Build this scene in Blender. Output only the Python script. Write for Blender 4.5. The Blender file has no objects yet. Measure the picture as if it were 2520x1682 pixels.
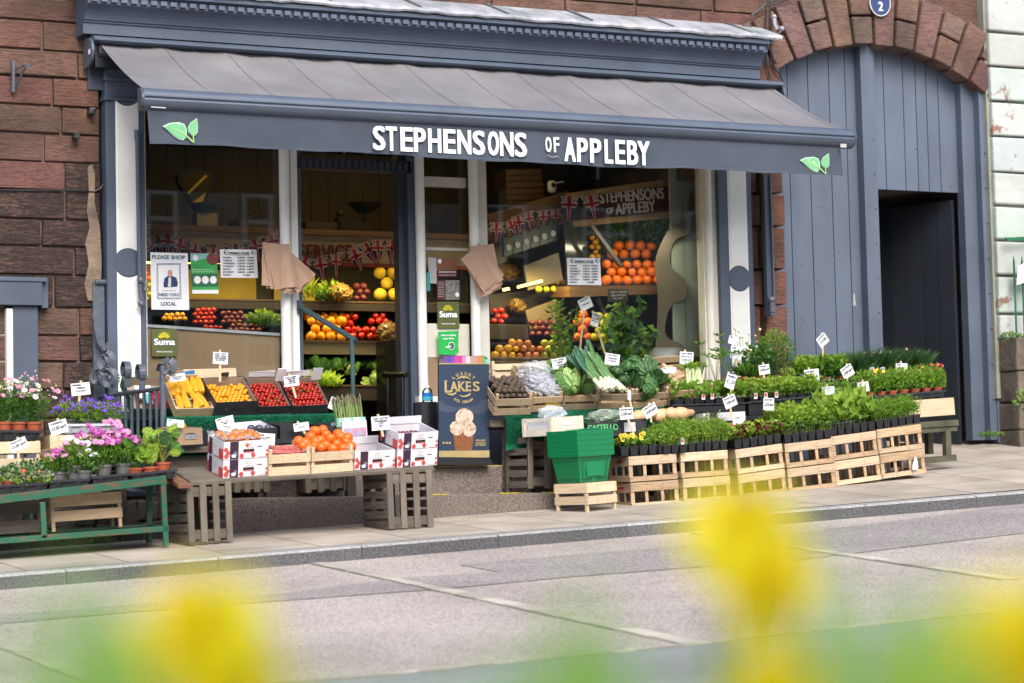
import bpy, math, random
from mathutils import Vector as V, Matrix, geometry
random.seed(7)
sc = bpy.context.scene
RAD = math.radians
R = random.random
def ru(a, b): return random.uniform(a, b)
# ------------------------------------------------------------------ camera
TH, PIT, ROL, FPX = RAD(25.83), RAD(4.10), RAD(-1.29), 5950.0
fw = V((math.sin(TH)*math.cos(PIT), math.cos(TH)*math.cos(PIT), math.sin(PIT)))
r0 = V((math.cos(TH), -math.sin(TH), 0)); u0 = r0.cross(fw)
rt = r0*math.cos(ROL) + u0*math.sin(ROL); up = -r0*math.sin(ROL) + u0*math.cos(ROL)
CAM = V((-6.8515, -16.6827, 0.0094))
cam = bpy.data.cameras.new('camera'); camo = bpy.data.objects.new('camera', cam)
sc.collection.objects.link(camo)
mw = Matrix((rt, up, -fw)).transposed().to_4x4(); mw.translation = CAM
camo.matrix_world = mw
cam.sensor_width = 36; cam.lens = FPX/2520*36; cam.clip_end = 500; cam.clip_start = 0.05
cam.dof.use_dof = True; cam.dof.focus_distance = 17.2; cam.dof.aperture_fstop = 2.2; cam.dof.aperture_blades = 0
sc.camera = camo
sc.view_settings.view_transform = 'Standard'; sc.view_settings.look = 'None'
sc.view_settings.gamma = 1; sc.view_settings.exposure = 1.0
# ------------------------------------------------------------------ sky and sun
SUN_EL, SUN_AZ = RAD(42), RAD(188)      # azimuth from +y clockwise: high, in front of the shop
w = bpy.data.worlds.new("World"); sc.world = w; w.use_nodes = True
nt = w.node_tree; bg = nt.nodes['Background']
sky = nt.nodes.new('ShaderNodeTexSky'); sky.sky_type = 'NISHITA'; sky.sun_disc = False
sky.sun_elevation = SUN_EL; sky.sun_rotation = SUN_AZ; sky.air_density = 1.0; sky.dust_density = 3.0; sky.ozone_density = 0.6
nt.links.new(sky.outputs[0], bg.inputs[0]); bg.inputs[1].default_value = 0.15
sl = bpy.data.lights.new('sun', 'SUN'); sl.energy = 1.35; sl.angle = RAD(34); sl.color = (1, .975, .945)
so = bpy.data.objects.new('sun', sl); sc.collection.objects.link(so)
sd = V((math.sin(SUN_AZ)*math.cos(SUN_EL), math.cos(SUN_AZ)*math.cos(SUN_EL), math.sin(SUN_EL)))
so.rotation_euler = sd.to_track_quat('Z', 'Y').to_euler(); so.location = sd*30
# ------------------------------------------------------------------ measuring helpers (photo position -> point d metres in front of the shopfront)
def ray(px, py): return fw + rt*((px-1260)/FPX) - up*((py-841)/FPX)
def at(px, py, d):
    k = ray(px, py); return CAM + k*((-d-CAM.y)/k.y)
def kz(x): return -.13 + .0495*(x+.593)                    # kerb top rises to the right with the street
def pz(x, d): return kz(x) + (2.8-d)*(.068+max(0, x-1.5)*.012)   # pavement
RS = .073
def rz(x, d): return kz(x) - .085 - RS*(d-2.8)             # road
def onroad(px, py, lift=0.):
    k = ray(px, py)
    # CAM.z+t k.z = A + B*(CAM.x+t k.x) + C*(CAM.y+t k.y)
    A = -.13+.0495*.593-.085+RS*2.8+lift; B = .0495; C_ = RS
    t = (A+B*CAM.x+C_*CAM.y-CAM.z)/(k.z-B*k.x-C_*k.y); return CAM+k*t
# ------------------------------------------------------------------ materials
MC = {}
def M(name, col, rough=.6, col2=None, scale=6., bump=0., bscale=80., metal=0., stretch=(1, 1, 1), sharp=None, spec=.5, emit=0., alpha=None, sub=0.):
    if name in MC: return MC[name]
    m = bpy.data.materials.new(name); m.use_nodes = True; MC[name] = m
    N = m.node_tree.nodes; L = m.node_tree.links; b = N['Principled BSDF']
    b.inputs['Roughness'].default_value = rough; b.inputs['Metallic'].default_value = metal
    b.inputs['Specular IOR Level'].default_value = spec
    tc = N.new('ShaderNodeTexCoord'); mp = N.new('ShaderNodeMapping'); mp.inputs['Scale'].default_value = stretch
    L.new(tc.outputs['Object'], mp.inputs[0])
    n = N.new('ShaderNodeTexNoise'); n.inputs['Scale'].default_value = scale; n.inputs['Detail'].default_value = 6; n.inputs['Roughness'].default_value = .62
    L.new(mp.outputs[0], n.inputs[0])
    mr = N.new('ShaderNodeMapRange'); lo, hi = sharp or (.3, .7)
    mr.inputs[1].default_value = lo; mr.inputs[2].default_value = hi; L.new(n.outputs[0], mr.inputs[0])
    mx = N.new('ShaderNodeMix'); mx.data_type = 'RGBA'
    c2 = col2 or tuple(c*.72 for c in col)
    mx.inputs[6].default_value = (*col, 1); mx.inputs[7].default_value = (*c2, 1); L.new(mr.outputs[0], mx.inputs[0])
    n3 = N.new('ShaderNodeTexNoise'); n3.inputs['Scale'].default_value = 1.7; n3.inputs['Detail'].default_value = 7; L.new(tc.outputs['Object'], n3.inputs[0])
    m3 = N.new('ShaderNodeMapRange'); m3.inputs[1].default_value = .35; m3.inputs[2].default_value = .65; m3.inputs[3].default_value = .86; m3.inputs[4].default_value = 1.08; L.new(n3.outputs[0], m3.inputs[0])
    m4 = N.new('ShaderNodeMix'); m4.data_type = 'RGBA'; m4.blend_type = 'MULTIPLY'; m4.inputs[0].default_value = 1; L.new(mx.outputs[2], m4.inputs[6]); L.new(m3.outputs[0], m4.inputs[7]); mx = m4
    at_ = N.new('ShaderNodeAttribute'); at_.attribute_name = 'tint'
    mu = N.new('ShaderNodeMix'); mu.data_type = 'RGBA'; mu.blend_type = 'MULTIPLY'; mu.inputs[0].default_value = 1
    L.new(mx.outputs[2], mu.inputs[6]); L.new(at_.outputs['Color'], mu.inputs[7])
    L.new(mu.outputs[2], b.inputs['Base Color'])
    if emit:
        L.new(mu.outputs[2], b.inputs['Emission Color']); b.inputs['Emission Strength'].default_value = emit
    if alpha is not None: b.inputs['Alpha'].default_value = alpha
    if sub:
        b.inputs['Subsurface Weight'].default_value = sub; b.inputs['Subsurface Radius'].default_value = (.01, .01, .005)
    if bump:
        n2 = N.new('ShaderNodeTexNoise'); n2.inputs['Scale'].default_value = bscale; n2.inputs['Detail'].default_value = 5
        L.new(mp.outputs[0], n2.inputs[0])
        bp = N.new('ShaderNodeBump'); bp.inputs['Strength'].default_value = 1; bp.inputs['Distance'].default_value = bump
        L.new(n2.outputs[0], bp.inputs['Height']); L.new(bp.outputs[0], b.inputs['Normal'])
    return m
def leafmat(name, col, tr=.35, rough=.5):
    if name in MC: return MC[name]
    m = M(name, col, rough, tuple(c*.7 for c in col), 25)
    N = m.node_tree.nodes; L = m.node_tree.links; b = N['Principled BSDF']; out = N['Material Output']
    t = N.new('ShaderNodeBsdfTranslucent'); L.new(b.inputs['Base Color'].links[0].from_socket, t.inputs[0])
    mx = N.new('ShaderNodeMixShader'); mx.inputs[0].default_value = tr
    L.new(b.outputs[0], mx.inputs[1]); L.new(t.outputs[0], mx.inputs[2]); L.new(mx.outputs[0], out.inputs[0])
    return m
def glassmat(name, tint=(1, 1, 1), refl=1.0, rough=0.0):
    if name in MC: return MC[name]
    m = bpy.data.materials.new(name); m.use_nodes = True; MC[name] = m
    N = m.node_tree.nodes; L = m.node_tree.links; N.remove(N['Principled BSDF']); out = N['Material Output']
    t = N.new('ShaderNodeBsdfTransparent'); t.inputs[0].default_value = (*tint, 1)
    g = N.new('ShaderNodeBsdfGlossy'); g.inputs['Roughness'].default_value = rough
    fr = N.new('ShaderNodeFresnel'); fr.inputs[0].default_value = 1.52
    mu = N.new('ShaderNodeMath'); mu.operation = 'MULTIPLY_ADD'; mu.inputs[1].default_value = refl; mu.inputs[2].default_value = .02
    L.new(fr.outputs[0], mu.inputs[0])
    mx = N.new('ShaderNodeMixShader'); L.new(mu.outputs[0], mx.inputs[0]); L.new(t.outputs[0], mx.inputs[1]); L.new(g.outputs[0], mx.inputs[2])
    L.new(mx.outputs[0], out.inputs[0]); return m
# ------------------------------------------------------------------ mesh builder
class MB:
    def __init__(s): s.v = []; s.f = []; s.m = []; s.t = []; s.mats = []
    def mi(s, m):
        if m not in s.mats: s.mats.append(m)
        return s.mats.index(m)
    def add(s, vs, fs, m, tint=1., X=None):
        o = len(s.v); i = s.mi(m)
        if X is not None: vs = [X @ V(v) for v in vs]
        s.v += [tuple(v) for v in vs]
        for f in fs: s.f.append(tuple(o+k for k in f)); s.m.append(i); s.t.append(tint)
        return s
    def box(s, c, sz, m, X=None, tint=1., rz_=0., jit=0.):
        a, b, e = sz[0]/2, sz[1]/2, sz[2]/2
        vs = [V((x*a, y*b, z*e)) for z in (-1, 1) for y in (-1, 1) for x in (-1, 1)]
        if jit: vs = [p+V((ru(-jit, jit), ru(-jit, jit), ru(-jit, jit))) for p in vs]
        if rz_: q = Matrix.Rotation(rz_, 3, 'Z'); vs = [q @ p for p in vs]
        vs = [p+V(c) for p in vs]
        return s.add(vs, [(0, 2, 3, 1), (4, 5, 7, 6), (0, 1, 5, 4), (2, 6, 7, 3), (0, 4, 6, 2), (1, 3, 7, 5)], m, tint, X)
    def bar(s, p0, p1, w_, h, m, tint=1., ref=(0, 0, 1), X=None):
        p0 = V(p0); p1 = V(p1); d = p1-p0; l = d.length; d.normalize(); r = V(ref)
        if abs(d.dot(r)) > .98: r = V((0, 1, 0))
        a = d.cross(r).normalized(); b = a.cross(d)
        vs = [p+a*(x*w_/2)+b*(y*h/2) for p in (p0, p1) for y in (-1, 1) for x in (-1, 1)]
        return s.add(vs, [(0, 1, 3, 2), (4, 6, 7, 5), (0, 4, 5, 1), (2, 3, 7, 6), (0, 2, 6, 4), (1, 5, 7, 3)], m, tint, X)
    def tube(s, pts, r, m, n=8, tint=1., cap=True, flat=1., X=None):
        pts = [V(p) for p in pts]; k = len(pts); rr = r if isinstance(r, (list, tuple)) else [r]*k
        vs = []; prev = None
        for i, p in enumerate(pts):
            d = (pts[min(i+1, k-1)]-pts[max(i-1, 0)]).normalized()
            if prev is None:
                q = V((0, 0, 1)) if abs(d.z) < .9 else V((0, 1, 0)); a = d.cross(q).normalized()
            else: a = (prev-d*prev.dot(d)).normalized()
            prev = a; b = d.cross(a)
            for j in range(n):
                t = 2*math.pi*j/n; vs.append(p+(a*math.cos(t)+b*math.sin(t)*flat)*rr[i])
        fs = [(i*n+j, i*n+(j+1) % n, (i+1)*n+(j+1) % n, (i+1)*n+j) for i in range(k-1) for j in range(n)]
        if cap: fs += [tuple(range(n))[::-1], tuple((k-1)*n+j for j in range(n))]
        return s.add(vs, fs, m, tint, X)
    def lathe(s, prof, m, n=16, X=None, tint=1., sq=0):
        vs = []
        for (r, z) in prof:
            for j in range(n):
                t = 2*math.pi*(j+.5)/n; vs.append(V((r*math.cos(t), r*math.sin(t), z)))
        k = len(prof); fs = [(i*n+j, i*n+(j+1) % n, (i+1)*n+(j+1) % n, (i+1)*n+j) for i in range(k-1) for j in range(n)]
        return s.add(vs, fs, m, tint, X)
    def ball(s, c, r, m, n=12, k=7, tint=1., X=None, f=None):
        c = V(c); r = r if isinstance(r, (list, tuple)) else (r, r, r); vs = []
        for i in range(k+1):
            ph = math.pi*i/k
            for j in range(n):
                t = 2*math.pi*j/n; q = V((math.sin(ph)*math.cos(t), math.sin(ph)*math.sin(t), math.cos(ph)))
                g = f(q, t, ph) if f else 1.
                vs.append(c+V((q.x*r[0]*g, q.y*r[1]*g, q.z*r[2]*(g if f else 1))))
        fs = [(i*n+j, (i+1)*n+j, (i+1)*n+(j+1) % n, i*n+(j+1) % n) for i in range(k) for j in range(n)]
        return s.add(vs, fs, m, tint, X)
    def prism(s, pts, off, m, tint=1.):          # 3D outline pushed along off (front face = pts)
        pts = [V(p) for p in pts]; n = len(pts); off = V(off)
        tr = geometry.tessellate_polygon([pts])
        vs = pts+[p+off for p in pts]
        fs = [tuple(t) for t in tr]+[tuple(i+n for i in t)[::-1] for t in tr]+[(i, (i+1) % n, (i+1) % n+n, i+n) for i in range(n)]
        return s.add(vs, fs, m, tint)
    def pp(s, pts, d, m, th=.003, tint=1.):      # outline read off the photo, standing d metres in front of the shopfront
        return s.prism([at(x, y, d) for x, y in pts], (0, th, 0), m, tint)
    def leaf(s, p, d, l, wd, m, bend=.3, tint=1., side=None):
        d = d.normalized(); q = side or d.cross(V((R()-.5, R()-.5, R()-.5)))
        if q.length < 1e-4: q = V((1, 0, 0))
        q.normalize(); n = d.cross(q); a = p+d*l*.45+n*(l*bend*.25); e = p+d*l+n*(-l*bend*.3)
        return s.add([p, a-q*wd/2, a+q*wd/2, e], [(0, 1, 2), (1, 3, 2)], m, tint)
    def build(s, name, parent=None, smooth=False, bev=0, mat4=None):
        me = bpy.data.meshes.new(name); me.from_pydata(s.v, [], s.f)
        for m in s.mats: me.materials.append(m)
        me.polygons.foreach_set('material_index', s.m)
        a = me.attributes.new('tint', 'FLOAT_COLOR', 'CORNER')
        buf = []
        for p in me.polygons:
            t = s.t[p.index]; c = (t, t, t, 1.) if not isinstance(t, (tuple, list)) else (*t, 1.)
            buf += list(c)*p.loop_total
        a.data.foreach_set('color', buf)
        if smooth:
            me.polygons.foreach_set('use_smooth', [True]*len(me.polygons))
            try: me.set_sharp_from_angle(angle=RAD(40))
            except Exception: pass
        me.update(); o = bpy.data.objects.new(name, me); sc.collection.objects.link(o)
        if parent: o.parent = parent
        if mat4 is not None: o.matrix_world = mat4
        if bev:
            b = o.modifiers.new('b', 'BEVEL'); b.width = bev; b.segments = 2; b.limit_method = 'ANGLE'
        return o
def tag(o, label=None, cat=None, group=None, kind=None):
    if label: o['label'] = label
    if cat: o['category'] = cat
    if group: o['group'] = group
    if kind: o['kind'] = kind
    return o
def thing(name, label, cat, X=None, group=None):
    o = bpy.data.objects.new(name, None); sc.collection.objects.link(o); o.empty_display_size = .1
    if X is not None: o.matrix_world = X if isinstance(X, Matrix) else Matrix.Translation(X)
    return tag(o, label, cat, group)
def dup(o, X=None, label=None, group=None):
    def cp(a, par):
        c = a.copy(); sc.collection.objects.link(c)
        c.parent = par
        for ch in [k for k in KIDS.get(a.name, [])]: cp(ch, c)
        return c
    r = cp(o, None)
    if X is not None: r.matrix_world = X
    if label: r['label'] = label
    if group: r['group'] = group
    return r
KIDS = {}
def reg(o):
    KIDS[o.name] = [c for c in bpy.data.objects if c.parent == o]
    for c in KIDS[o.name]: reg(c)
    return o
def frame(p, yaw=0., tilt=0., roll=0.):
    """origin p, x along the shopfront, y into the shop, z up; tilt lifts the back edge, roll lifts the right edge"""
    return Matrix.Translation(p) @ Matrix.Rotation(yaw, 4, 'Z') @ Matrix.Rotation(-roll, 4, 'Y') @ Matrix.Rotation(tilt, 4, 'X')
def span(pl, pr, d, tilt=0., yaw=0., depth=0.):
    """frame at the middle between two photo positions (bottom front corners) and the width between them"""
    a = at(pl[0], pl[1], d); b = at(pr[0], pr[1], d)
    roll = math.atan2(b.z-a.z, b.x-a.x)
    return frame((a+b)/2, yaw, tilt, roll), (b-a).length
TC = {}
def glyphs(s_):
    if s_ in TC: return TC[s_]
    cu = bpy.data.curves.new('t', 'FONT'); cu.body = s_; cu.size = 1; cu.offset = 0; cu.resolution_u = 3
    ob = bpy.data.objects.new('t', cu); me = bpy.data.meshes.new_from_object(ob)
    vs = [v.co.copy() for v in me.vertices]; fs = [tuple(p.vertices) for p in me.polygons]
    bpy.data.objects.remove(ob); bpy.data.meshes.remove(me); bpy.data.curves.remove(cu)
    TC[s_] = (vs, fs); return TC[s_]
def text(mb, s_, X, w_, h, m, bold=0., tint=1., align='L', shear=0.):
    """text as flat mesh: X maps (x right, y up, z out); width w_, height h in metres"""
    vs, fs = glyphs(s_)
    if not vs: return
    x0 = min(v.x for v in vs); x1 = max(v.x for v in vs); y0 = min(v.y for v in vs); y1 = max(v.y for v in vs)
    sx = w_/(x1-x0); sy = h/(y1-y0); ox = {'L': 0, 'C': -w_/2}[align]
    offs = [(0, 0)] if not bold else [(-bold, -bold*.6), (bold, -bold*.6), (-bold, bold*.6), (bold, bold*.6)]
    for k, (bx, by) in enumerate(offs):
        mb.add([V(((v.x-x0)*sx+ox+bx+shear*(v.y-y0)*sy, (v.y-y0)*sy+by, k*.0001)) for v in vs], [f for f in fs], m, tint, X)
def wallX(p, roll=0.):      # frame for flat graphics facing the street: x right, y up, z towards the street
    return Matrix.Translation(p) @ Matrix.Rotation(-roll, 4, 'Y') @ Matrix(((1, 0, 0, 0), (0, 0, -1, 0), (0, 1, 0, 0), (0, 0, 0, 1)))
def ptext(mb, s_, pl, pr, hpx, d, m, bold=0., shear=0.):
    """text whose baseline runs between two photo positions"""
    a = at(*pl, d); b = at(*pr, d); h = (at(pl[0], pl[1]-hpx, d)-a).length
    text(mb, s_, wallX(a, math.atan2(b.z-a.z, b.x-a.x)), (b-a).length, h, m, bold, shear=shear)
# palette
grey = M('blue_grey_paint', (.073, .095, .137), .42, (.058, .077, .113), 3, .0012, 40)
grey2 = M('gate_paint', (.107, .135, .186), .5, (.086, .109, .154), 4, .003, 26, stretch=(1, 1, .25))
cream = M('cream_paint', (.72, .70, .62), .4, (.6, .58, .5), 3, .0006, 40)
whitep = M('white_paint', (.82, .83, .80), .4, (.74, .75, .72), 3, .0006, 40)
black = M('black_plastic', (.012, .013, .016), .35, (.02, .021, .025), 20)
dark = M('dark_void', (.01, .009, .008), .9)
paper = M('white_paper', (.82, .83, .86), .7, (.76, .77, .8), 8)
ink = M('ink', (.012, .013, .02), .7)
lwood = M('pale_wood', (.62, .46, .29), .65, (.44, .30, .17), 5, .001, 60, stretch=(1, 1, 9))
lwood2 = M('fresh_wood', (.70, .56, .38), .65, (.56, .42, .26), 5, .001, 60, stretch=(1, 1, 9))
wwood = M('weathered_wood', (.19, .165, .13), .85, (.075, .06, .045), 7, .002, 60, stretch=(1, 1, .3))
wwoodh = M('weathered_plank', (.20, .17, .135), .85, (.08, .065, .05), 7, .002, 60, stretch=(.3, 1, 5))
bwood = M('brown_wood', (.20, .11, .05), .55, (.12, .06, .025), 5, .001, 60, stretch=(.5, 1, 6))
soil = M('soil', (.03, .02, .013), .95, bump=.004, bscale=120)
terra = M('terracotta', (.42, .10, .04), .6, (.33, .075, .03), 12)
turf = M('artificial_grass', (.0, .17, .075), .9, (.0, .085, .04), 60, .006, 260)
iron = M('grey_iron', (.10, .12, .155), .4, (.06, .07, .09), 20, .001, 80)
# ================================================================== setting
def sheet(name, f, xs, ds, m, lift=0.):
    mb = MB(); vs = [V((x, -d, f(x, d)+lift)) for d in ds for x in xs]; n = len(xs)
    mb.add(vs, [(j*n+i, j*n+i+1, (j+1)*n+i+1, (j+1)*n+i) for j in range(len(ds)-1) for i in range(n-1)], m)
    o = mb.build(name, smooth=True); o['kind'] = 'structure'; return o
# road: pink-grey chippings
def roadmat(name, c1, c2, c3, sc_=70):
    m = bpy.data.materials.new(name); m.use_nodes = True; N = m.node_tree.nodes; L = m.node_tree.links; b = N['Principled BSDF']
    tc = N.new('ShaderNodeTexCoord'); vo = N.new('ShaderNodeTexVoronoi'); vo.inputs['Scale'].default_value = sc_
    L.new(tc.outputs['Object'], vo.inputs[0])
    cr = N.new('ShaderNodeValToRGB'); L.new(vo.outputs['Color'], cr.inputs[0])
    e = cr.color_ramp.elements; e[0].position = .1; e[0].color = (*c2, 1); e[1].position = .9; e[1].color = (*c1, 1)
    k = e.new(.5); k.color = (*c3, 1)
    n = N.new('ShaderNodeTexNoise'); n.inputs['Scale'].default_value = .9; n.inputs['Detail'].default_value = 5; L.new(tc.outputs['Object'], n.inputs[0])
    mr = N.new('ShaderNodeMapRange'); mr.inputs[1].default_value = .3; mr.inputs[2].default_value = .7; mr.inputs[3].default_value = .78; mr.inputs[4].default_value = 1.15
    L.new(n.outputs[0], mr.inputs[0]); mu = N.new('ShaderNodeMix'); mu.data_type = 'RGBA'; mu.blend_type = 'MULTIPLY'; mu.inputs[0].default_value = 1
    L.new(cr.outputs[0], mu.inputs[6]); L.new(mr.outputs[0], mu.inputs[7]); L.new(mu.outputs[2], b.inputs['Base Color'])
    b.inputs['Roughness'].default_value = .85
    bp = N.new('ShaderNodeBump'); bp.inputs['Distance'].default_value = .006; L.new(vo.outputs['Distance'], bp.inputs['Height']); bp.invert = True; L.new(bp.outputs[0], b.inputs['Normal'])
    return m
road_m = roadmat('pink_chippings', (.55, .48, .43), (.22, .19, .17), (.41, .36, .325), 100)
grey_m = roadmat('grey_asphalt', (.42, .385, .36), (.15, .14, .135), (.29, .265, .25), 95)
lane_m = roadmat('lane_asphalt', (.32, .33, .33), (.2, .21, .21), (.26, .27, .27), 150)
def ground_f(x, d): return rz(x, min(d, 16))-.02*max(0, d-16)
xs = [-60, -30, -15]+[i*1. for i in range(-12, 13)]+[20, 40, 80]
sheet('ground', lambda x, d: ground_f(max(-15, min(15, x)), d)-.5, [-400, -60, -20, 0, 20, 60, 400], [-400, -60, -8, 0, 8, 30, 60, 400], grey_m)
sheet('road', lambda x, d: ground_f(max(-30, min(30, x)), d), xs, [2.6, 4, 6, 8, 10, 12, 14, 16, 20, 30, 45], road_m)
def roadpatch(name, pts, m, lift, th=0., kind='structure'):
    mb = MB(); q = [onroad(x, y, lift) for x, y in pts]
    if th: mb.prism(q, (0, 0, -th), m)
    else:
        tr = geometry.tessellate_polygon([q]); mb.add(q, [tuple(t) for t in tr], m)
    return mb, q
mb, _ = roadpatch('asphalt_patch', [(1130, 1390), (1400, 1366), (1690, 1343), (2200, 1283), (2520, 1240), (2520, 1312), (2200, 1350), (1960, 1379), (1650, 1401), (1400, 1420), (1120, 1447), (700, 1478), (330, 1505), (0, 1535), (0, 1513), (330, 1487), (700, 1460), (1000, 1421), (1230, 1408)], grey_m, .004)
mb.build('road_patch')['kind'] = 'structure'
L0 = [(-900, 1788), (0, 1716), (840, 1669), (1680, 1588), (2520, 1494), (3400, 1400)]
mb = MB(); q = [onroad(x, y, .004) for x, y in L0]; q2 = [p+V((0, -5.2, -RS*5.2)) for p in q]
mb.add(q+q2, [(i, i+1, i+7, i+6) for i in range(5)], lane_m); mb.build('road_lane')['kind'] = 'structure'
sett = M('sandstone_sett', (.50, .46, .39), .85, (.40, .36, .30), 9, .003, 90)
def settline(a, b, wd, n, lift=.006):
    mb = MB(); p = onroad(*a, lift); q = onroad(*b, lift); d = (q-p)/n; s_ = V((0, 0, 1)).cross(d).normalized()*wd/2
    for i in range(n):
        c0 = p+d*i+d*.015; c1 = p+d*(i+1)-d*.015; j = ru(-.012, .012)
        mb.prism([c0-s_*(1+j), c1-s_*(1-j), c1+s_*(1+j), c0+s_*(1-j)], (0, 0, -.05), sett, ru(.75, 1.15))
    o = mb.build('road_setts', bev=.004); o['kind'] = 'structure'
settline((782, 1384), (1705, 1582), .12, 15); settline((1715, 1310), (2490, 1424), .12, 14); settline((-60, 1555), (330, 1710), .12, 8)
for i in range(5): settline(L0[i], L0[i+1], .035, 14, .008)
# pavement, kerb
def flagmat():
    m = bpy.data.materials.new('flagstones'); m.use_nodes = True; N = m.node_tree.nodes; L = m.node_tree.links; b = N['Principled BSDF']
    tc = N.new('ShaderNodeTexCoord'); br = N.new('ShaderNodeTexBrick'); mp = N.new('ShaderNodeMapping')
    mp.inputs['Rotation'].default_value = (0, 0, RAD(90)); mp.inputs['Location'].default_value = (.3, .15, 0)
    L.new(tc.outputs['Object'], mp.inputs[0]); L.new(mp.outputs[0], br.inputs[0])
    br.inputs['Scale'].default_value = 1; br.inputs['Brick Width'].default_value = .9; br.inputs['Row Height'].default_value = .62; br.inputs['Mortar Size'].default_value = .006
    br.inputs['Color1'].default_value = (.40, .345, .28, 1); br.inputs['Color2'].default_value = (.34, .30, .25, 1); br.inputs['Mortar'].default_value = (.09, .08, .06, 1)
    n = N.new('ShaderNodeTexNoise'); n.inputs['Scale'].default_value = 2.2; n.inputs['Detail'].default_value = 8; L.new(tc.outputs['Object'], n.inputs[0])
    mr = N.new('ShaderNodeMapRange'); mr.inputs[1].default_value = .3; mr.inputs[2].default_value = .7; mr.inputs[3].default_value = .72; mr.inputs[4].default_value = 1.2; L.new(n.outputs[0], mr.inputs[0])
    mu = N.new('ShaderNodeMix'); mu.data_type = 'RGBA'; mu.blend_type = 'MULTIPLY'; mu.inputs[0].default_value = 1
    L.new(br.outputs[0], mu.inputs[6]); L.new(mr.outputs[0], mu.inputs[7]); L.new(mu.outputs[2], b.inputs['Base Color']); b.inputs['Roughness'].default_value = .8
    return m
sheet('pavement', pz, [-30, -12]+[i*.5 for i in range(-16, 21)]+[16, 40], [-3.2, -1, -.3, 0, .5, 1, 1.5, 2, 2.4, 2.66], flagmat())
gran = M('granite', (.50, .49, .47), .8, (.22, .22, .22), 90, .002, 150, sharp=(.35, .6))
mb = MB(); x = -12.35
while x < 20:
    l = .93; vs = []
    for xx in (x+.004, x+l-.004):
        for (d, z) in ((2.80, -.16), (2.80, -.012), (2.788, 0), (2.65, .008), (2.65, -.16)): vs.append(V((xx, -d, kz(xx)+z)))
    mb.add(vs, [(0, 1, 6, 5), (1, 2, 7, 6), (2, 3, 8, 7), (3, 4, 9, 8), (0, 4, 3, 2, 1), (5, 6, 7, 8, 9)], gran, ru(.85, 1.05)); x += l
kf = M('kerb_face_shade', (.15, .15, .155), .85, (.06, .06, .065), 70, .002, 150, sharp=(.35, .6))  # shade on the street side of the kerb, put into a darker granite
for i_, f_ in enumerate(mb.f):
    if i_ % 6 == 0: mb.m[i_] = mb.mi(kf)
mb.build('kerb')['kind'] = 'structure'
# steps in front of the door
stone_step = M('worn_step_stone', (.21, .175, .155), .9, (.085, .07, .062), 70, .008, 70, sharp=(.38, .66))
yel = M('worn_yellow_paint', (.65, .45, .03), .8, (.20, .165, .1), 18, sharp=(.45, .62))
zl = at(1080, 1217, 1.3).z; zu = at(1080, 1148, .98).z
steps = thing('stone_steps', 'worn stone steps with yellow painted edges before the shop door', 'steps')
mb = MB()
def slab(mb, x0, x1, d0, d1, z1, m, b0=None):
    n = max(1, int((x1-x0)/.35)); vs = []
    for i in range(n+1):
        xx = x0+(x1-x0)*i/n; zb = pz(xx, d1)-.1 if b0 is None else b0
        for (d, z) in ((d1, zb), (d1, z1), (d0, z1), (d0, zb)): vs.append(V((xx, -d+ru(-.004, .004), z+(ru(-.004, .002) if z == z1 else 0))))
    fs = [(i*4+j, i*4+4+j, i*4+4+(j+1) % 4, i*4+(j+1) % 4) for i in range(n) for j in range(4)]+[(0, 1, 2, 3), (n*4+3, n*4+2, n*4+1, n*4)]
    mb.add(vs, fs, m)
slab(mb, -1.72, 1.6, .95, 1.3, zl, stone_step); mb.build('lower_step', steps, bev=.012)
mb = MB(); slab(mb, -1.72, 1.1, -.35, .98, zu, stone_step, zl-.05); mb.build('upper_step', steps, bev=.012)
for (zz, dd, a, b) in ((zl, 1.3, at(1228, 1212, 1.3).x, at(1362, 1205, 1.3).x), (zl, 1.3, -.06, .06), (zu, .98, -.1, 1.05)):
    mb = MB(); x = a
    while x < b:
        l = ru(.08, .25)
        if R() < .72: mb.box((x+l/2, -dd+.012, zz-.001), (l, .022, .007), yel, tint=ru(.7, 1.1))
        x += l
    mb.build('yellow_edge', steps)
# low rubble wall left of the steps (under the railing and behind the bench)
rub = M('dark_rubble', (.075, .065, .055), .95, (.02, .018, .015), 6, .012, 25)
lw = MB()
for i in range(26):
    xx = -5.4+i*.145*1.0
    for j in range(2):
        lw.box((xx+ru(-.02, .02), -.72, pz(xx, 1.2)+.05+j*.13), (.155, 1.1, .135), rub, tint=ru(.6, 1.3), jit=.012)
tag(lw.build('rubble_wall', bev=.012), 'low dark rubble wall behind the green bench', 'wall')
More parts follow.
